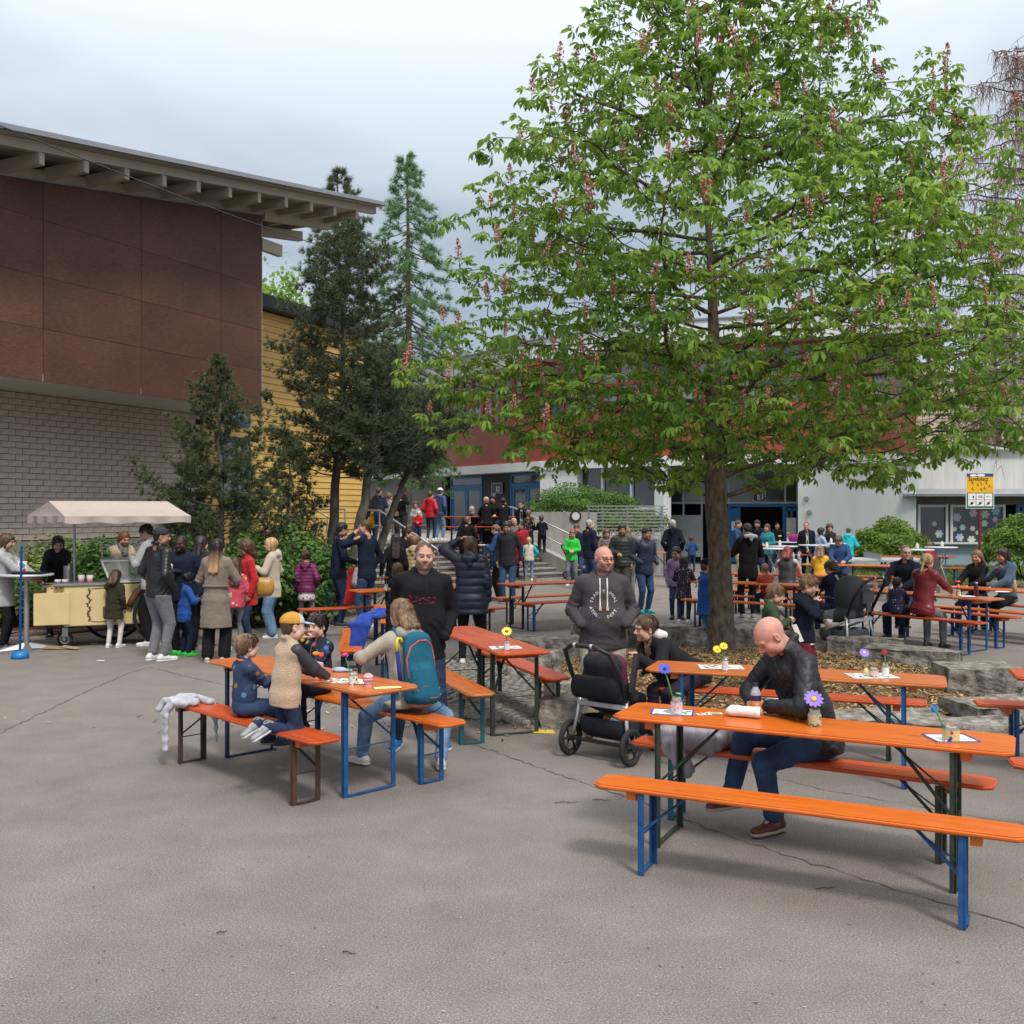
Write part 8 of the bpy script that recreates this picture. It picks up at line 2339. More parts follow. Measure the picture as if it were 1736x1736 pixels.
# ======= the people
CL={'navy':(.012, .017, .038), 'dnavy':(.009, .011, .022), 'black':(.010, .010, .012), 'char':(.025, .025, .03), 'grey':(.16, .165, .18), 'lgrey':(.36, .36, .37), 'cream':(.52, .44, .34), 'beige':(.36, .29, .21),
   'olive':(.05, .055, .035), 'green':(.03, .06, .028), 'red':(.45, .012, .02), 'crimson':(.33, .01, .025), 'wine':(.12, .01, .018), 'purple':(.13, .012, .075), 'lilac':(.25, .18, .34), 'pink':(.55, .22, .27), 'turq':(.01, .42, .50),
   'blue':(.012, .085, .36), 'mblue':(.02, .06, .16), 'teal':(.02, .20, .24), 'yellow':(.75, .40, .02), 'orange':(.65, .16, .02), 'trench':(.20, .165, .135), 'white':(.66, .65, .63), 'neon':(.03, .50, .06), 'dolive':(.022, .028, .022), 'mustard':(.45, .22, .03), 'brown':(.10, .05, .03)}
JN={'jean':(.025, .055, .13), 'djean':(.014, .028, .07), 'ljean':(.11, .20, .33)}
def ck(c, k='woven'):
 if c in JN: return (c, JN[c], .85, 'denim')
 return (c+'_'+k, CL[c], .85, k)
SH={'white':((.62, .62, .62), (.6, .58, .55)), 'black':((.02, .02, .022), (.3, .3, .3)), 'blue':((.01, .14, .40), (.65, .65, .65)), 'green':((.02, .45, .05), (.1, .3, .05)), 'turq':((.01, .33, .35), (.02, .3, .33)), 'brown':((.10, .025, .02), (.35, .28, .2)), 'beige':((.42, .38, .33), (.5, .45, .4)), 'grey':((.25, .25, .27), (.6, .6, .6)), 'boot':((.015, .013, .012), (.02, .02, .02))}
NP=[0]
def pp(px, top, Y, face, lab, a=None, t='jacket', tc='navy', b='jeans', bc='djean', z0=0., k='m', s='black', tk='woven', H_=None, **kw):
 """px, top: where the crown of the head shows in the photograph; Y: distance on the ground"""
 q=at(px, Y, z0)
 h=H_ or (2.-(top-868.)*Y/F-z0)
 tt=tc if isinstance(tc, tuple) else ck(tc, tk)
 return person(lab, q, face, h, k, t, tt, b, ck(bc) if isinstance(bc, str) else bc, shoes=SH[s], arms=a or ('down', 'down'), **kw)
def seat(x, y, face, lab, H_, a=None, t='jacket', tc='navy', b='jeans', bc='djean', k='m', s='black', tk='woven', z0=0., pose='sit', **kw):
 tt=tc if isinstance(tc, tuple) else ck(tc, tk)
 return person(lab, (x, y, z0), face, H_, k, t, tt, b, ck(bc) if isinstance(bc, str) else bc, shoes=SH[s], arms=a or ('table', 'table'), pose=pose, **kw)
dn, fr_, pk, mo='down', 'front', 'pocket', 'mouth'
pp(6, 903, 14.95, -82, 'woman in pale grey jacket with reddish bob at the far left bar table', ('reachlow', 'reachlow'), 'coat', 'lgrey', 'slim', 'black', k='f', hair='bob', hairc='brown', hem=-.13)
r=pp(98, 903, 16.3, -165, 'seller in black with long black hair serving behind the cart', ('reachlow', 'reachlow'), 'jacket', 'black', 'slim', 'black', k='f', hair='long', hairc='black', lean=.22, nod=.25, hem=-.16)
r=pp(204, 899, 17.0, -140, 'seller in beige jacket with leopard scarf behind the glass', ('reachlow', 'reachlow'), 'jacket', 'beige', 'slim', 'black', k='f', hair='long', hairc='auburn', nod=.15)
i=INFO[r.name];f=Field([c-.2 for c in i['T'](0, 0, i['tors'])], [c+.2 for c in i['T'](0, 0, i['tors'])], .012)
for s in (-1, 1):f.cap(i['T'](s*.05, .03, i['tors']+.03), i['T'](s*.02, .10, i['tors']-.13), .045, .05)
V, Fq=f.mesh();V+=vnormals(V, Fq)*(.007*sines(V, 45, 3))[:, None];np_obj('scarf', V, Fq, cloth('leopard', ((.16, .13, .13), (.02, .015, .015), (.03, .02, .02)), kind='print'), r)
pp(258, 885, 15.35, 80, 'dark haired man in pale jacket looking down behind the man in leather', (fr_, fr_), 'jacket', 'lgrey', 'jeans', 'black', s='white', hairc='dark', nod=.3)
pp(268, 893, 13.78, -38, 'man in black leather jacket and black cap, grey trousers, white shoes', (pk, pk), 'jacket', ('leather_blk', (.014, .015, .018), .4, 'leather'), 'trousers', 'grey', s='white', hat='flatcap', hatc=(.02, .022, .03), hairc='black', skin='tan', build=1.12, belly=.8, yaw=-.5, hem=-.02)
r=pp(312, 905, 14.3, 172, 'dark skinned man in navy jacket holding a small ice cream', (dn, fr_), 'jacket', 'navy', 'trousers', 'black', s='green', skin='dark', hairc='black', hair='crop', build=1.1)
front_line(r, cloth('inner_dark', (.02, .022, .03)), 'open_front', w=.045);h_=INFO[r.name]['hands'][1]
MB().ball(h_+Vector((0, .02, .06)), (.03, .03, .028), 10, 6).cyl(h_+Vector((0, .02, -.03)), h_+Vector((0, .02, .05)), .01, .028).build('ice_cream', M('ice_cream', (.65, .58, .48), .5, .1), r)
pp(313, 967, 14.22, -55, 'curly haired boy in blue jacket with red hood and green shoes', (fr_, fr_), 'jacket', 'blue', 'trousers', 'navy', k='child', s='green', hair='afro', hairc='black', skin='brown', hem=-.10, extra={})
pp(341, 907, 15.0, -8, 'woman with long dark hair seen from behind between two men', t='jacket', tc='char', b='slim', bc='black', k='f', hair='long', hairc='dark')
r=pp(366, 912, 13.67, 0, 'woman in belted taupe trench coat with long ombre hair from behind', (fr_, fr_), 'coat', 'trench', 'wide', 'black', k='f', s='beige', hair='long', hairc='ombre', hl=.36)
i=INFO[r.name];MB().tube([i['T'](.165*math.cos(t), .125*math.sin(t), i['tors']*.33) for t in np.linspace(0, 6.28, 25)[:-1]], .018, 6, closed=True, flat=1.).build('belt', ck('trench') and cloth(*ck('trench')), r)
pp(398, 944, 14.9, 20, 'brown haired girl in bright patterned jacket half hidden by the trench coat', t='jacket', tc=('candy', ((.5, .06, .10), (.6, .5, .1), (.6, .6, .65), (.05, .2, .5)), .8, 'print'), b='slim', bc='grey', k='child', s='white', hair='long', hairc='brown')
r=pp(421, 915, 15.1, 118, 'laughing woman in red jacket with curly dark hair and glasses', (dn, 'chest'), 'blazer', 'red', 'slim', 'djean', k='f', s='black', hair='curly', hairc='brown', hl=.10, skin='tan', hem=-.10, build=1.05);glasses(r)
heap('mustard_bag', 'mustard leather shoulder bag on the red jacket woman\'s hip', 'bag', at(448, 15.15, .83), .3, [((-.06, 0, .06), (.06, 0, .06), .09, .09, .03, (0, 0, 1), 1.6)], cloth('mustardl', (.42, .22, .04), kind='leather'), (-.2, -.2, -.15), (.2, .2, .3), .004)
r=pp(462, 911, 16.3, 92, 'blond woman in cream hooded fleece and light jeans facing left', (fr_, 'jpocket'), 'fleece', ('creamf', (.52, .45, .36), .9, 'fleece'), 'wide', 'ljean', k='f', s='white', hair='bob', hairc='blond', hem=-.10)
pp(519, 932, 17.5, 2, 'girl in purple quilted jacket and pale flowered skirt from behind', t='puffer', tc=('purplep', CL['purple'], .5, 'puffer'), b='skirt', bc=('flowerskirt', ((.62, .55, .57), (.4, .1, .2), (.15, .1, .15), (.5, .2, .3)), .8, 'print'), k='child', s='black', hair='bun', hairc='brown', extra={'tights':('tights_mauve', (.25, .18, .22))}, puff=.06)
r=pp(573, 884, 17.85, -72, 'man in navy jacket with glasses holding a white paper', (dn, 'low'), 'jacket', 'navy', 'jeans', 'djean', s='black', hairc='black', skin='tan');glasses(r)
MB().box(INFO[r.name]['hands'][1]+Vector((0, .02, 0)), (.01, .10, .17)).build('paper', m_papw, r)
r=pp(622, 880, 17.3, 62, 'tall man in navy pullover wiping his mouth with his hand', (mo, 'hip'), 'sweater', 'navy', 'jeans', 'jean', s='white', hairc='brown', yaw=.2)
heap('red_jacket', 'bright red child\'s jacket carried over an arm between the two men', 'jacket', at(597, 17.55, .8), 0, [((0, 0, .18), (.02, 0, -.28), .08, .12), ((-.03, 0, -.1), (-.10, 0, -.36), .07, .05)], cloth(*ck('red')), (-.3, -.3, -.5), (.3, .3, .4), .014)
heap('grey_bag', 'light grey cloth bag hanging beside the red jacket', 'bag', at(608, 17.3, .9), 0, [((0, 0, .1), (0, 0, -.08), .08, .12)], cloth(*ck('lgrey')), (-.3, -.3, -.4), (.3, .3, .4), .01)
pp(668, 904, 18.6, 4, 'woman all in black with very long dark hair from behind', t='hoodie', tc='black', b='slim', bc='black', k='f', hair='long', hairc='dark', hl=.34, extra={'nohood':1})
pp(688, 893, 20.4, -120, 'person in black hoodie with a hair bun climbing the steps', (fr_, fr_), 'hoodie', 'black', 'trousers', 'black', k='f', hair='bun', hairc='dark')
pp(704, 907, 19.4, -14, 'short haired child in sand coloured puffer by the steps', t='puffer', tc=('sandp', (.42, .33, .18), .5, 'puffer'), b='jeans', bc='black', k='child', hair='boy', hairc='lightbrown')
seat(-1.75, 15.9, -25, 'brown haired child in navy sitting at the far left table', 1.3, t='jacket', tc='navy', k='child', hair='bob', hairc='brown')
pp(798, 909, 13.4, -6, 'woman in long navy puffer coat holding her head with raised arm', ('head', dn), 'puffer', ('navyp', (.008, .011, .028), .42, 'puffer'), 'slim', 'black', k='f', hair='bob', hairc='brown', hem=-.10, build=1.22, puff=.10, s='white')
pp(862, 883, 22.5, 160, 'youth in charcoal jacket and blue jeans before the steps', t='hoodie', tc='char', b='jeans', bc='jean', hairc='dark', hair='thick', skin='tan', build=1.1)
r=pp(845, 888, 23.3, 75, 'woman in blue anorak holding a white paper plate', (fr_, fr_), 'jacket', 'mblue', 'slim', 'black', k='f', hairc='lightbrown', hair='pony');MB().cyl(INFO[r.name]['hands'][0]+Vector((0, .05, 0)), INFO[r.name]['hands'][0]+Vector((0, .05, .02)), .10, n=16).build('plate', m_papw, r)
pp(884, 884, 30.0, 170, 'woman in long crimson coat with dark hair', t='coat', tc='crimson', b='slim', bc='black', k='f', hair='bun', hairc='black', skin='tan')
pp(897, 910, 29.7, 2, 'girl with blond ponytail, cream vest and turquoise sleeves', ('hip', 'hip'), 'vest', ('creamp', (.55, .47, .40), .5, 'puffer'), 'jeans', 'ljean', k='child', s='white', hair='pony', hairc='blond', extra={'sleevec':('turq', CL['turq'])})
pp(828, 868, 30.4, 178, 'bald bearded man in open black jacket on the lower steps', t='jacket', tc='black', b='jeans', bc='djean', z0=.28, hair='crop', hairc='stubble', beard=True, skin='tan')
pp(790, 874, 28.9, -12, 'fair haired man in black jacket going up the steps', t='jacket', tc='black', b='trousers', bc='black', z0=.14, hairc='dirty')
pp(797, 857, 30.9, -25, 'grey haired man in navy quilted jacket higher on the steps', t='puffer', tc=('navyp2', CL['navy'], .5, 'puffer'), b='trousers', bc='grey', z0=.55, hairc='grey')
pp(814, 874, 30.6, -18, 'small girl in pink jacket with long hair on the steps', t='jacket', tc='pink', b='slim', bc='char', z0=.55, k='child', hair='long', hairc='brown')
r=pp(885, 849, 33.0, 168, 'man in dark suit and white shirt at the top of the steps', (mo, dn), 'blazer', 'dnavy', 'trousers', 'navy', z0=.69, hairc='black', skin='tan');front_line(r, cloth(*ck('white')), 'shirt_front', w=.035, z0=.15)
pp(896, 864, 32.2, -20, 'fair boy in black and orange jacket below the man in the suit', t='jacket', tc=('blkorange', ((.012, .012, .015), (.45, .15, .02), (.3, .3, .3)), .8, 'print'), z0=.69, k='child', hair='boy', hairc='lightbrown')
pp(873, 878, 31.2, 175, 'blond woman in grey between the red coat and the suit', t='jacket', tc='grey', b='slim', z0=.14, k='f', hair='long', hairc='blond')
seat(-.55, 31.3, 170, 'person in black at the terrace table before the blue doors', 1.7, t='hoodie', tc='black', k='f', hair='curly', hairc='black', z0=TZ)
seat(-.75, 30.0, 10, 'blond woman in black on the terrace bench', 1.55, t='jacket', tc='black', k='f', hair='bun', hairc='blond', z0=TZ)
seat(-.25, 29.9, 0, 'dark haired child in black on the terrace bench', 1.5, t='jacket', tc='black', k='child', hair='bun', hairc='black', z0=TZ)
pp(730, 832, 31.6, -22, 'man in bright red puffer jacket at the top of the steps', (pk, pk), 'puffer', ('redp', (.42, .012, .022), .5, 'puffer'), 'slim', 'djean', z0=TZ, s='white', hairc='brown', puff=.06)
pp(745, 827, 32.2, -30, 'cyclist with white helmet and light jeans beside the red puffer', t='puffer', tc=('mbluep', CL['mblue'], .5, 'puffer'), b='jeans', bc='ljean', z0=TZ, s='white', hat='helmet', hatc=(.6, .6, .6))
pp(709, 866, 31.4, 175, 'toddler in red coat and white hat at the railing', t='coat', tc='red', b='jeans', z0=TZ, k='child', hat='beanie', hatc=(.6, .6, .6), hem=-.02)
pp(706, 850, 32.6, 178, 'brown haired girl standing behind the toddler in red', t='jacket', tc='lgrey', z0=TZ, k='child', hair='long', hairc='brown')
r=pp(680, 824, 31.0, 176, 'woman with dusty red headscarf, black top and grey skirt', t='jacket', tc='black', b='wide', bc='char', z0=TZ, k='f', hat='hijab', hatc=(.28, .07, .07))
MB().box((.15, .14, .85), (.2, .08, .14)).tube([(.15, .12, .92), (.10, .13, 1.2), (-.05, .13, 1.42)], .008, 5).build('handbag', cloth('tan_bag', (.25, .14, .07), kind='leather'), r)
r=pp(643, 826, 31.0, -12, 'woman in navy quilted jacket with a dark green backpack', t='puffer', tc=('navyp3', CL['navy'], .5, 'puffer'), b='slim', bc='djean', z0=TZ, k='f', hair='short', hairc='brown', s='white')
pp(659, 835, 31.3, -20, 'girl in pale jacket and teal skirt beside the quilted jacket', t='jacket', tc='lgrey', b='skirt', bc=('tealskirt', (.10, .30, .30)), z0=TZ, k='child', hair='boy', hairc='lightbrown', s='white')
pp(574, 852, 32, 10, 'child in cyan jacket glimpsed between the pine trunks', t='jacket', tc='turq', z0=TZ, k='child', hairc='brown')
pp(588, 821, 32.5, 150, 'grey haired man in dark jacket between the pine trunks', t='jacket', tc='navy', z0=TZ, hairc='grey')
pp(621, 832, 32.5, 160, 'person with white cap and dark jacket behind the leaning trunk', t='jacket', tc='dnavy', z0=TZ, hat='cap', hatc=(.6, .6, .6))
pp(630, 868, 31.5, 0, 'small child in yellow jacket behind the leaning trunk', t='jacket', tc='yellow', z0=TZ, k='child', hairc='blond')
pp(919, 873, 32.0, 10, 'boy in black walking by the ramp wall', t='jacket', tc='dnavy', b='trousers', bc='black', z0=.69, k='child', hair='boy', hairc='brown')
pp(1000, 880, 26.0, -58, 'grey haired man in navy bomber jacket and blue jeans', t='jacket', tc='navy', b='jeans', bc='jean', hairc='grey', build=1.15, belly=.8)
pp(969, 897, 27.6, 175, 'boy in bright green hoodie by the parked navy pushchair', t='hoodie', tc='neon', b='jeans', bc='grey', k='child', hair='boy', hairc='lightbrown', s='white')
pp(978, 888, 28.6, 170, 'brown haired boy in navy behind the green hoodie', t='jacket', tc='navy', b='jeans', bc='jean', k='child', hair='boy', hairc='brown')
pp(1054, 888, 22.4, 165, 'bearded man in dark green quilted jacket and olive trousers', (dn, 'belly'), 'puffer', ('dolivep', CL['dolive'], .5, 'puffer'), 'trousers', 'olive', hairc='black', hair='thick', beard=True, skin='tan', yaw=.6, build=1.08)
pp(1028, 895, 26.2, 178, 'red haired woman in leopard jacket near the screen', (fr_, fr_), 'jacket', ('leopard', ((.16, .13, .13), (.02, .015, .015), (.03, .02, .02)), .8, 'print'), 'slim', 'djean', k='f', hair='bob', hairc='auburn', nod=.2)
pp(1066, 893, 24.6, 0, 'dirty blond woman half hidden behind the green quilted jacket', t='jacket', tc='olive', b='slim', bc='grey', k='f', hair='long', hairc='dirty')
pp(1073, 926, 28.5, 5, 'small girl in pink coat and dark leggings', t='coat', tc='pink', b='slim', bc='navy', k='child', hair='pony', hairc='brown', hem=-.06)
r=pp(1092, 893, 20.2, -152, 'man in blue quilted jacket, jeans and turquoise trainers', t='jacket', tc=('quiltblue', (.014, .022, .05), .5, 'puffer'), b='jeans', bc='jean', s='turq', hairc='black', hair='thick', skin='tan', build=1.08, extra={'quilt':.07})
pp(1142, 880, 27.0, -14, 'man in dark hooded coat seen from behind near the columns', (pk, pk), 'parka', 'dnavy', 'jeans', 'black', hairc='grey', yaw=-.3)
pp(1173, 908, 34.0, 4, 'boy in blue and mustard jacket walking to the entrance', t='jacket', tc='mblue', b='jeans', bc='djean', k='child', hair='boy', hairc='brown')
pp(1148, 925, 19.1, 170, 'girl in lilac jacket turning with her arm out', ('side', dn), 'jacket', 'lilac', 'slim', 'djean', k='child', hair='bun', hairc='black', skin='tan', yaw=-.5, lean=.08, s='boot')
pp(1159, 942, 18.4, -18, 'girl in dark coat with white dots beside the orange bench', (fr_, fr_), 'coat', ('dotsnavy', ((.02, .015, .035),), .8, 'dots'), 'slim', 'djean', k='child', hair='bob', hairc='dark', s='white', hem=-.14)
pp(1196, 947, 14.9, -78, 'child in bright blue jacket and black hood half behind the trunk', ('chest', 'chest'), 'coat', 'blue', 'jeans', 'ljean', k='child', s='blue', hat='beanie', hatc=(.012, .012, .014), hem=-.12)
r=pp(1268, 885, 19.1, 3, 'youth all in black with grey hood lining, seen from behind', (fr_, fr_), 'hoodie', 'black', 'slim', 'black', s='grey', hairc='black', skin='tan', hem=-.08, nod=.25)
i=INFO[r.name];f=Field([c-.25 for c in i['T'](0, -.1, i['tors'])], [c+.25 for c in i['T'](0, -.1, i['tors'])], .013);f.cap(i['T'](-.09, -.13, i['tors']+.02), i['T'](.09, -.13, i['tors']+.02), .04, .04);f.cap(i['T'](0, -.13, i['tors']+.02), i['T'](0, -.15, i['tors']-.06), .06, .03);V, Fq=f.mesh();np_obj('hood_lining', V, Fq, cloth(*ck('lgrey')), r)
pp(1249, 881, 31.0, -115, 'man in blue shirt jacket talking at the entrance', (dn, fr_), 'jacket', 'mblue', 'jeans', 'beige', hairc='brown', s='white')
pp(1287, 881, 31.6, 130, 'smiling bearded man in dark jacket at the entrance', t='jacket', tc='dnavy', hairc='dark', hair='thick', beard=True)
pp(1301, 888, 30.4, 140, 'woman in teal jacket and grey beanie by the bar tables', t='jacket', tc='teal', b='slim', k='f', hat='beanie', hatc=(.08, .09, .12), hair='bob', hairc='brown')
pp(1268, 889, 31.4, 10, 'person in grey beanie behind the youth in black', t='jacket', tc='char', hat='beanie', hatc=(.14, .13, .13))
pp(1317, 885, 38.0, 170, 'dark figure standing inside the open entrance door', t='jacket', tc='black', hairc='black')
r=pp(1369, 884, 30.0, 168, 'bald man in navy quilted vest jacket over white shirt', t='jacket', tc='dnavy', hair='crop', hairc='stubble', skin='fair');front_line(r, cloth(*ck('white')), 'shirt_front', w=.03)
pp(1389, 894, 29.2, -72, 'dark bobbed child in pale blue jacket between two adults', (fr_, fr_), 'jacket', ('paleblue', (.30, .40, .55)), 'jeans', 'djean', k='child', hair='bob', hairc='dark')
pp(1405, 888, 30.6, 178, 'woman with big curly dark hair eating at a bar table', (dn, mo), 'jacket', 'char', 'slim', 'black', k='f', hair='curly', hairc='brown', hl=.14)
pp(1437, 893, 29.6, -35, 'person in long turquoise quilted coat and grey beanie', (fr_, fr_), 'puffer', ('turqp', CL['turq'], .5, 'puffer'), 'slim', 'black', k='f', hat='beanie', hatc=(.14, .14, .15), hem=-.2, lean=.12, puff=.05)
r=seat(7.95, 24.75, 158, 'man with glasses in navy looking down at the row of tables', 1.75, t='jacket', tc='mblue', hairc='brown', hair='thick', nod=.5);glasses(r)
seat(7.05, 23.35, -10, 'child in yellow and orange striped puffer from behind', 1.35, t='puffer', tc=('yellowp', CL['yellow'], .5, 'puffer'), k='child', hair='long', hairc='lightbrown', puff=.05, hl=.12)
r=seat(5.32, 19.8, -28, 'red haired girl in black vest with pale sleeves leaning on the table', 1.55, ('table', 'reach'), 'vest', ('blkp', CL['char'], .5, 'puffer'), k='child', hair='long', hairc='red', lean=.25, hl=.10, extra={'sleevec':('palepink', (.60, .48, .46))})
seat(4.42, 17.75, 5, 'small girl with brown ponytail in rust red top', 1.12, t='sweater', tc=('rust', (.35, .07, .04)), k='child', hair='pony', hairc='lightbrown')
r=pp(1306, 987, 10.35, -100, 'boy in green jacket holding an open white paper bag', ('low', fr_), 'jacket', 'green', 'slim', 'dnavy', z0=.1, k='child', hair='boy', hairc='dirty', nod=.35, hem=-.07, s='white')
h_=INFO[r.name]['hands'][0];MB().add([h_+Vector(v) for v in ((-.05, -.02, .03), (.05, -.02, .05), (.06, .06, -.12), (-.04, .07, -.13), (-.04, .03, .04), (.05, .03, .06), (.06, .10, -.11), (-.03, .11, -.12))], [(0, 1, 2, 3), (4, 7, 6, 5), (0, 3, 7, 4), (1, 5, 6, 2), (3, 2, 6, 7)]).build('paper_bag', m_papw, r)
front_line(r, cloth(*ck('lgrey')), 'zip', w=.006)
r=pp(1363, 971, 10.6, -122, 'boy in navy jacket and maroon trousers eating with a spoon', ('low', 'chest'), 'jacket', 'dnavy', 'trousers', 'wine', z0=.1, k='child', hair='boy', hairc='lightbrown', nod=.3, hem=-.09, s='black')
h_=INFO[r.name]['hands'];MB().lathe([(0, -.03), (.03, -.03), (.04, .035)], h_[0], 14).build('cup', M('cup_white2', (.70, .60, .62), .6, .05), r);MB().tube([h_[1], h_[1]+Vector((.02, .04, .09))], .004, 5).build('spoon', M('spoon_wood', (.5, .36, .2), .8), r)
MB().tube([INFO[r.name]['T'](.13*math.cos(t), .10*math.sin(t), -.095) for t in np.linspace(0, 6.28, 21)[:-1]], .010, 6, closed=True).build('shirt_hem', cloth(*ck('white')), r)
seat(4.83, 15.35, 12, 'brown haired boy in navy sitting behind the grey pushchair', 1.45, t='jacket', tc='navy', k='child', hair='boy', hairc='brown', nod=.3)
r=seat(6.28, 16.35, 135, 'man with glasses in navy jacket with orange flower before him', 1.78, t='jacket', tc='dnavy', hairc='dirty', hair='crop', yaw=.45, skin='pale');glasses(r)
r=seat(5.97, 14.90, -50, 'woman in dark red leather jacket with blond wavy ponytail', 1.66, ('table', 'reach'), 'jacket', ('winel', (.17, .012, .02), .4, 'leather'), 'slim', 'grey', k='f', hair='pony', hairc='blond', s='boot', lean=.15)
seat(5.72, 15.22, -40, 'small child in dark dotted coat on the woman\'s left', .98, t='jacket', tc=('dotsnavy2', ((.02, .02, .06),), .8, 'dots'), k='child', hair='boy', hairc='dark', bc='navy')
seat(7.86, 17.30, 122, 'laughing woman in black jacket with brown hair behind the bottle', 1.58, t='jacket', tc='black', k='f', hair='long', hairc='lightbrown', hl=.12)
seat(8.17, 16.88, 108, 'laughing woman with dark bob in blue fleece jacket', 1.66, ('table', 'chest'), 'jacket', ('bluefl', (.035, .09, .16), .9, 'fleece'), 'slim', 'black', k='f', hair='bob', hairc='dark', s='grey')
pp(1577, 918, 27.7, 5, 'child in red jacket standing at the far table', t='jacket', tc='red', b='slim', k='child', hair='boy', hairc='lightbrown')
pp(193, 965, 15.1, -8, 'little girl in dark olive coat and white tights reaching for the cart', ('reach', dn), 'coat', ('oliveg', (.035, .032, .018)), 'leggings', ('tights_white', (.60, .57, .55)), k='girl', s='white', hair='long', hairc='brown', hl=.08, hem=-.13)
# ------- the near figures
r=person('man in black hoodie with red script and goatee, looking at the camera', at(712, 8.72), 184, 1.76, 'm', 'hoodie', ('blackh', (.011, .011, .013)), 'jeans', ('djean2', (.016, .032, .075), .85, 'denim'), 'crop', 'stubble', 'fair', SH['blue'], arms=(pk, 'back'), build=1.2, belly=.62, hem=-.06, yaw=.10, beard=True, footspread=1.9, side=-.05, lean=.06)
rr=random.Random(4);pol=[]
for i in range(15):
 u0=-.105+i*.015;v0=.03*math.sin(i*1.9)*(.5+.5*rr.random())
 a=rr.uniform(-.6, .6);L=rr.uniform(.02, .045);w=.0022
 du, dv=math.cos(a)*L/2, math.sin(a)*L/2;n_=(-math.sin(a)*w, math.cos(a)*w)
 pol.append([(u0-du-n_[0], v0-dv-n_[1]), (u0+du-n_[0], v0+dv-n_[1]), (u0+du+n_[0], v0+dv+n_[1]), (u0-du+n_[0], v0-dv+n_[1])])
pol+=[[(-.11, .028), (-.02, .022), (-.02, .026), (-.11, .033)], [(-.02, -.004), (.11, -.022), (.11, -.018), (-.02, .0)]]
m_scr=M('print_red', (.33, .02, .07), .6)
decal(r, pol, m_scr, 'script_print', v0=INFO[r.name]['tors']*.66)
for s in (-1, 1):front_line(r, cloth('string_dark', (.02, .02, .022)), 'drawstring', u=s*.03, w=.003, z0=INFO[r.name]['tors']*.55, off=.006)
r=person('bald bearded man in grey hoodie with round white lettering and glasses', at(1022, 9.15), 178, 1.71, 'm', 'hoodie', ('greyh', (.058, .050, .056)), 'trousers', ('beiget', (.42, .37, .28)), 'bald', 'bald', 'pink', SH['brown'], arms=('jpocket', 'jpocket'), build=1.22, belly=.8, hem=-.04, yaw=.42, beard=True)
glasses(r, (.08, .015, .01));tz=INFO[r.name]['tors']*.60
m_pw=M('print_white', (.55, .54, .53), .7)
def arc_text(txt, R0, a0, a1, size, flip=1):
 out=[]
 for i, ch in enumerate(txt):
  a=a0+(a1-a0)*i/max(1, len(txt)-1)
  if ch==' ': continue
  c, s=math.cos(a), math.sin(a)
  out+=text_polys(ch, size, lambda u, v:((R0+v*flip)*c+u*s*flip, (R0+v*flip)*s-u*c*flip))
 return out
decal(r, arc_text('TRADITIONAL', .105, R(172), R(8), .036), m_pw, 'round_lettering', v0=tz, off=.004)
decal(r, arc_text('ATHL.  DEPT.', .120, R(200), R(340), .036, -1), m_pw, 'round_lettering', v0=tz, off=.004)
for s in (-1, 1):
 front_line(r, m_pw, 'drawstring', u=s*.032, w=.006, z0=tz-.035, z1=INFO[r.name]['tors']-.01, off=.009)
 decal(r, [[(s*.032-.012, -.06), (s*.032+.012, -.06), (s*.032+.012, -.03), (s*.032-.012, -.03)]], M('tag_peach', (.5, .25, .18), .7), 'string_tag', v0=tz, off=.012)
for s in (-1, 1):decal(r, [[(s*.115, -.135), (s*.119, -.132), (s*.084, -.052), (s*.080, -.055)]], cloth('seam_grey', (.02, .018, .02)), 'pocket_seam', v0=tz, off=.004)
decal(r, [[(u, -.054), (u+.02, -.054), (u+.02, -.050), (u, -.050)] for u in np.arange(-.08, .075, .02)], cloth('seam_grey', (.02, .018, .02)), 'pocket_seam', v0=tz, off=.004)
r=person('bald man in black quilted jacket sitting bent over the long orange table', (1.90, 6.38, 0), 106, 1.74, 'm', 'jacket', ('blackq', (.012, .013, .016), .5, 'puffer'), 'jeans', ('jean3', (.022, .05, .11), .85, 'denim'), 'bald', 'bald', 'pink', SH['brown'],
     pose='sit', arms=(((-.07, .38, .82), (1, .1, -.5), 'relax'), ((.05, .42, .83), (1, .1, -.5), 'grip')), lean=.36, nod=.62, build=1.08, shoek='boot', yaw=-.02,
     legs=[((.06, .27, .09), (-.1, 1, .9), .3), ((.26, .46, .20), (.1, 1, .8), .2)], extra={'quilt':.075})
i=INFO[r.name]
m1=('navyprint', ((.022, .042, .10), (.28, .13, .05), (.12, .22, .38), (.03, .05, .12)), .8, 'print')
r=seat(-1.99, 7.62, -52, 'small boy in blue patterned jacket with orange collar at the bench end', 1.09, ('table', 'table'), 'jacket', m1, 'jeans', 'jean', k='child', hair='boy', hairc='lightbrown', skin='pale', hem=-.02)
i=INFO[r.name];MB().tube([i['T'](.052*math.cos(t), .048*math.sin(t)-.005, i['tors']+.012-.012*math.sin(t)) for t in np.linspace(0, 6.28, 21)[:-1]], .009, 6, closed=True).build('collar_lining', cloth('orangel', (.55, .16, .06)), r)
r=seat(-1.60, 7.22, -48, 'boy in cream fleece and mustard cap kneeling on the red bench', 1.16, ('table', 'table'), 'fleece', ('sandf', (.50, .36, .24), .9, 'fleece'), 'jeans', 'djean', k='child', s='grey', hat='cap', hatc=(.50, .25, .035), hair='boy', hairc='brown', skin='pale', pose='kneel', hem=-.07,
   extra={'cap2':(.50, .52, .55), 'peak':(.38, .45, .55), 'nohood':1, 'sleevec':('sleeve_char', (.035, .036, .042), .5, 'puffer')}, lean=.1, yaw=-.25)
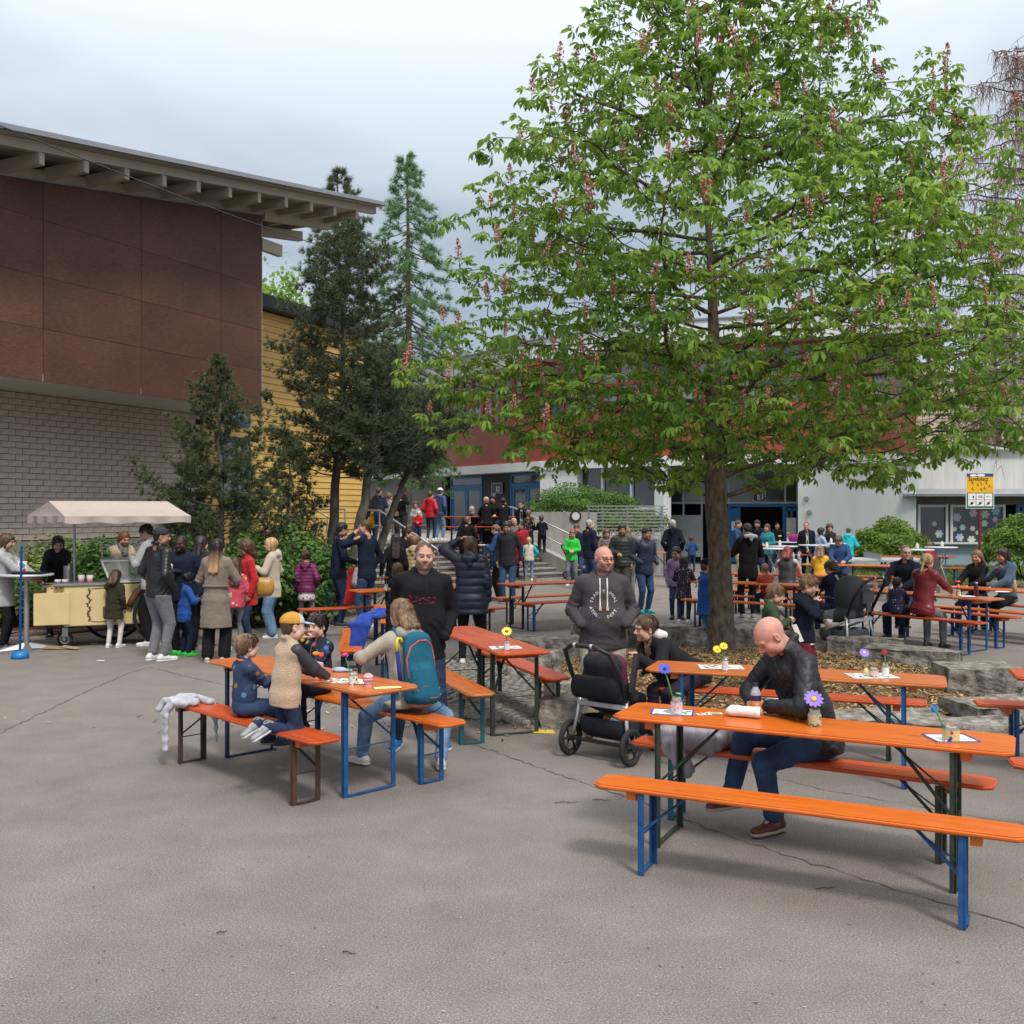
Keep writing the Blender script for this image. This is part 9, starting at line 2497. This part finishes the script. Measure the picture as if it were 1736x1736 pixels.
r=seat(-1.62, 8.62, 140, 'dark haired boy in navy jacket with bright letters biting a snack', 1.18, ('table', mo), 'jacket', ('letterprint', ((.010, .014, .035), (.02, .3, .3), (.45, .40, .03), (.5, .06, .04), (.04, .12, .4)), .8, 'print'), 'trousers', 'dnavy', k='child', hair='boy', hairc='dark', skin='pale', yaw=.15)
h_=INFO[r.name]['hands'][1];MB().ball(h_+Vector((0, .02, .01)), (.02, .02, .015), 8, 5).build('snack', M('snack', (.1, .05, .02), .7), r)
front_line(r, m_steel, 'zip', w=.005)
BX, BY=-.80, 7.86
r=person('person in beige hooded jacket with long fair hair, back to the camera', (BX, BY, 0), 38, 1.52, 'f', 'parka', ('beigej', (.37, .345, .29)), 'jeans', 'ljean', 'long', 'dirty', 'fair', SH['white'], pose='sit', arms=(((-.20, .42, .86), (1, -.2, -.6), 'relax'), ((.10, .36, .85), (1, -.2, -.8), 'relax')), hl=.08,
     legs=[((-.16, .42, .08), (-.6, .8, .6), .2), ((.25, -.08, .08), (1, .5, .6), -.5)], lean=.12, hem=-.03)
i=INFO[r.name];T, RT=i['T'], i['RT']
bp=thing('backpack', 'teal hiking backpack with coral piping on the seated person\'s back', 'backpack', (BX, BY, 0), R(38))
f=Field(T(0, -.22, .18)-Vector((.3, .3, .42)), T(0, -.22, .18)+Vector((.3, .3, .42)), .0075)
f.cap(T(0, -.20, .02), T(0, -.185, .40), .095, .075, .03, wide=(1, 0, 0), fl=1.55);f.cap(T(0, -.27, .02), T(0, -.25, .20), .075, .06, .025, wide=(1, 0, 0), fl=1.6);f.ell(T(0, -.19, .45), (.10, .07, .05), .03)
V, Fq=f.mesh();V=relax(V, Fq, 1);V+=vnormals(V, Fq)*(.0035*sines(V, 34, 8))[:, None]
c=V[Fq].mean(1);zloc=c[:, 2]-T(0, -.2, 0).z;mi=np.where(zloc<-.03, 1, 0)
np_obj('bag_body', V, Fq, [cloth('teal_bp', (.008, .10, .165)), cloth('bp_grey', (.27, .26, .26))], bp, mi=mi)
bv=BVHTree.FromPolygons([Vector(v) for v in V], [tuple(int(x) for x in q) for q in Fq])
def on_bp(pts, r_, mat, nm):
 L=[]
 for u, z in pts:
  h=bv.ray_cast(T(u, -.9, z), RT@Vector((0, 1, 0)))
  if h[0] is not None:L.append(h[0]-RT@Vector((0, .003, 0)))
 if len(L)>2:MB().tube(L, r_, 5).build(nm, mat, bp)
coral=cloth('coral', (.60, .10, .10))
on_bp([(-.125, .15), (-.12, .30), (-.09, .39), (-.03, .43), (.03, .43), (.09, .39), (.12, .30), (.125, .22)], .006, coral, 'piping')
on_bp([(-.10, .07), (.0, -.0), (.10, .07)], .004, coral, 'cord');on_bp([(.10, .02), (.03, .0), (-.10, .10), (-.03, .09)], .004, coral, 'cord')
on_bp([(-.11, .20), (-.06, .24), (.06, .24), (.11, .20)], .003, cloth('bp_dark', (.006, .05, .075)), 'zip');on_bp([(-.11, .20), (-.12, .05), (-.11, -.02)], .003, cloth('bp_dark', (.006, .05, .075)), 'zip')
for s in (-1, 1):MB().tube([T(s*.08, -.12, .42), T(s*.10, -.02, i['tors']+.045), T(s*.115, .07, i['tors']-.03), T(s*.13, .07, .15), T(s*.14, -.08, .05)], .018, 6, flat=.35).build('strap', cloth('teal_bp', (.008, .10, .165)), bp)
MB().tube([T(.08, -.26, .0), T(.1, -.33, -.06), T(.02, -.36, -.09), T(-.12, -.40, -.10)], .004, 5).build('strap_end', cloth(*ck('black')), bp)
um=thing('umbrella_handle', 'small umbrella with yellow hook handle in the backpack side pocket', 'umbrella', (BX, BY, 0), R(38))
MB().tube([T(-.16, -.17, .10), T(-.165, -.16, .36)], .016, 8).build('umbrella_body', cloth('umb_navy', (.02, .03, .2)), um);MB().tube([T(-.165, -.16, .36), T(-.165, -.16, .43), T(-.15, -.16, .46), T(-.125, -.16, .455), T(-.118, -.16, .425)], .011, 8).build('hook', M('hook_yellow', (.65, .55, .03), .4), um)
r=person('girl with two braids in black jacket leaning over towards the pushchair', (1.60, 8.95, 0), 112, 1.60, 'f', 'jacket', ('blackj3', (.014, .014, .017)), 'slim', ('grapeleg', (.03, .02, .035)), 'braids', 'brown', 'fair', SH['grey'],
     pose='sit', arms=(((-.12, .62, .78), (1, -.2, -1), 'relax'), ((.1, .5, .62), (1, -.2, -1), 'relax')), lean=.98, nod=-.35, yaw=-.05, tilt=-.05)
i=INFO[r.name];T=i['T'];f=Field([c-.2 for c in T(0, 0, i['tors'])], [c+.2 for c in T(0, 0, i['tors'])], .009)
f.cap(T(-.07, -.08, i['tors']+.01), T(.07, -.08, i['tors']+.01), .04, .04);f.cap(T(0, -.08, i['tors']+.03), T(0, -.12, i['tors']-.07), .055, .035);V, Fq=f.mesh();V+=vnormals(V, Fq)*(.005*sines(V, 40, 8))[:, None];np_obj('hood', V, Fq, cloth(*ck('white')), r)
print('SCRIPT TIME', round(time.time()-T0, 1))
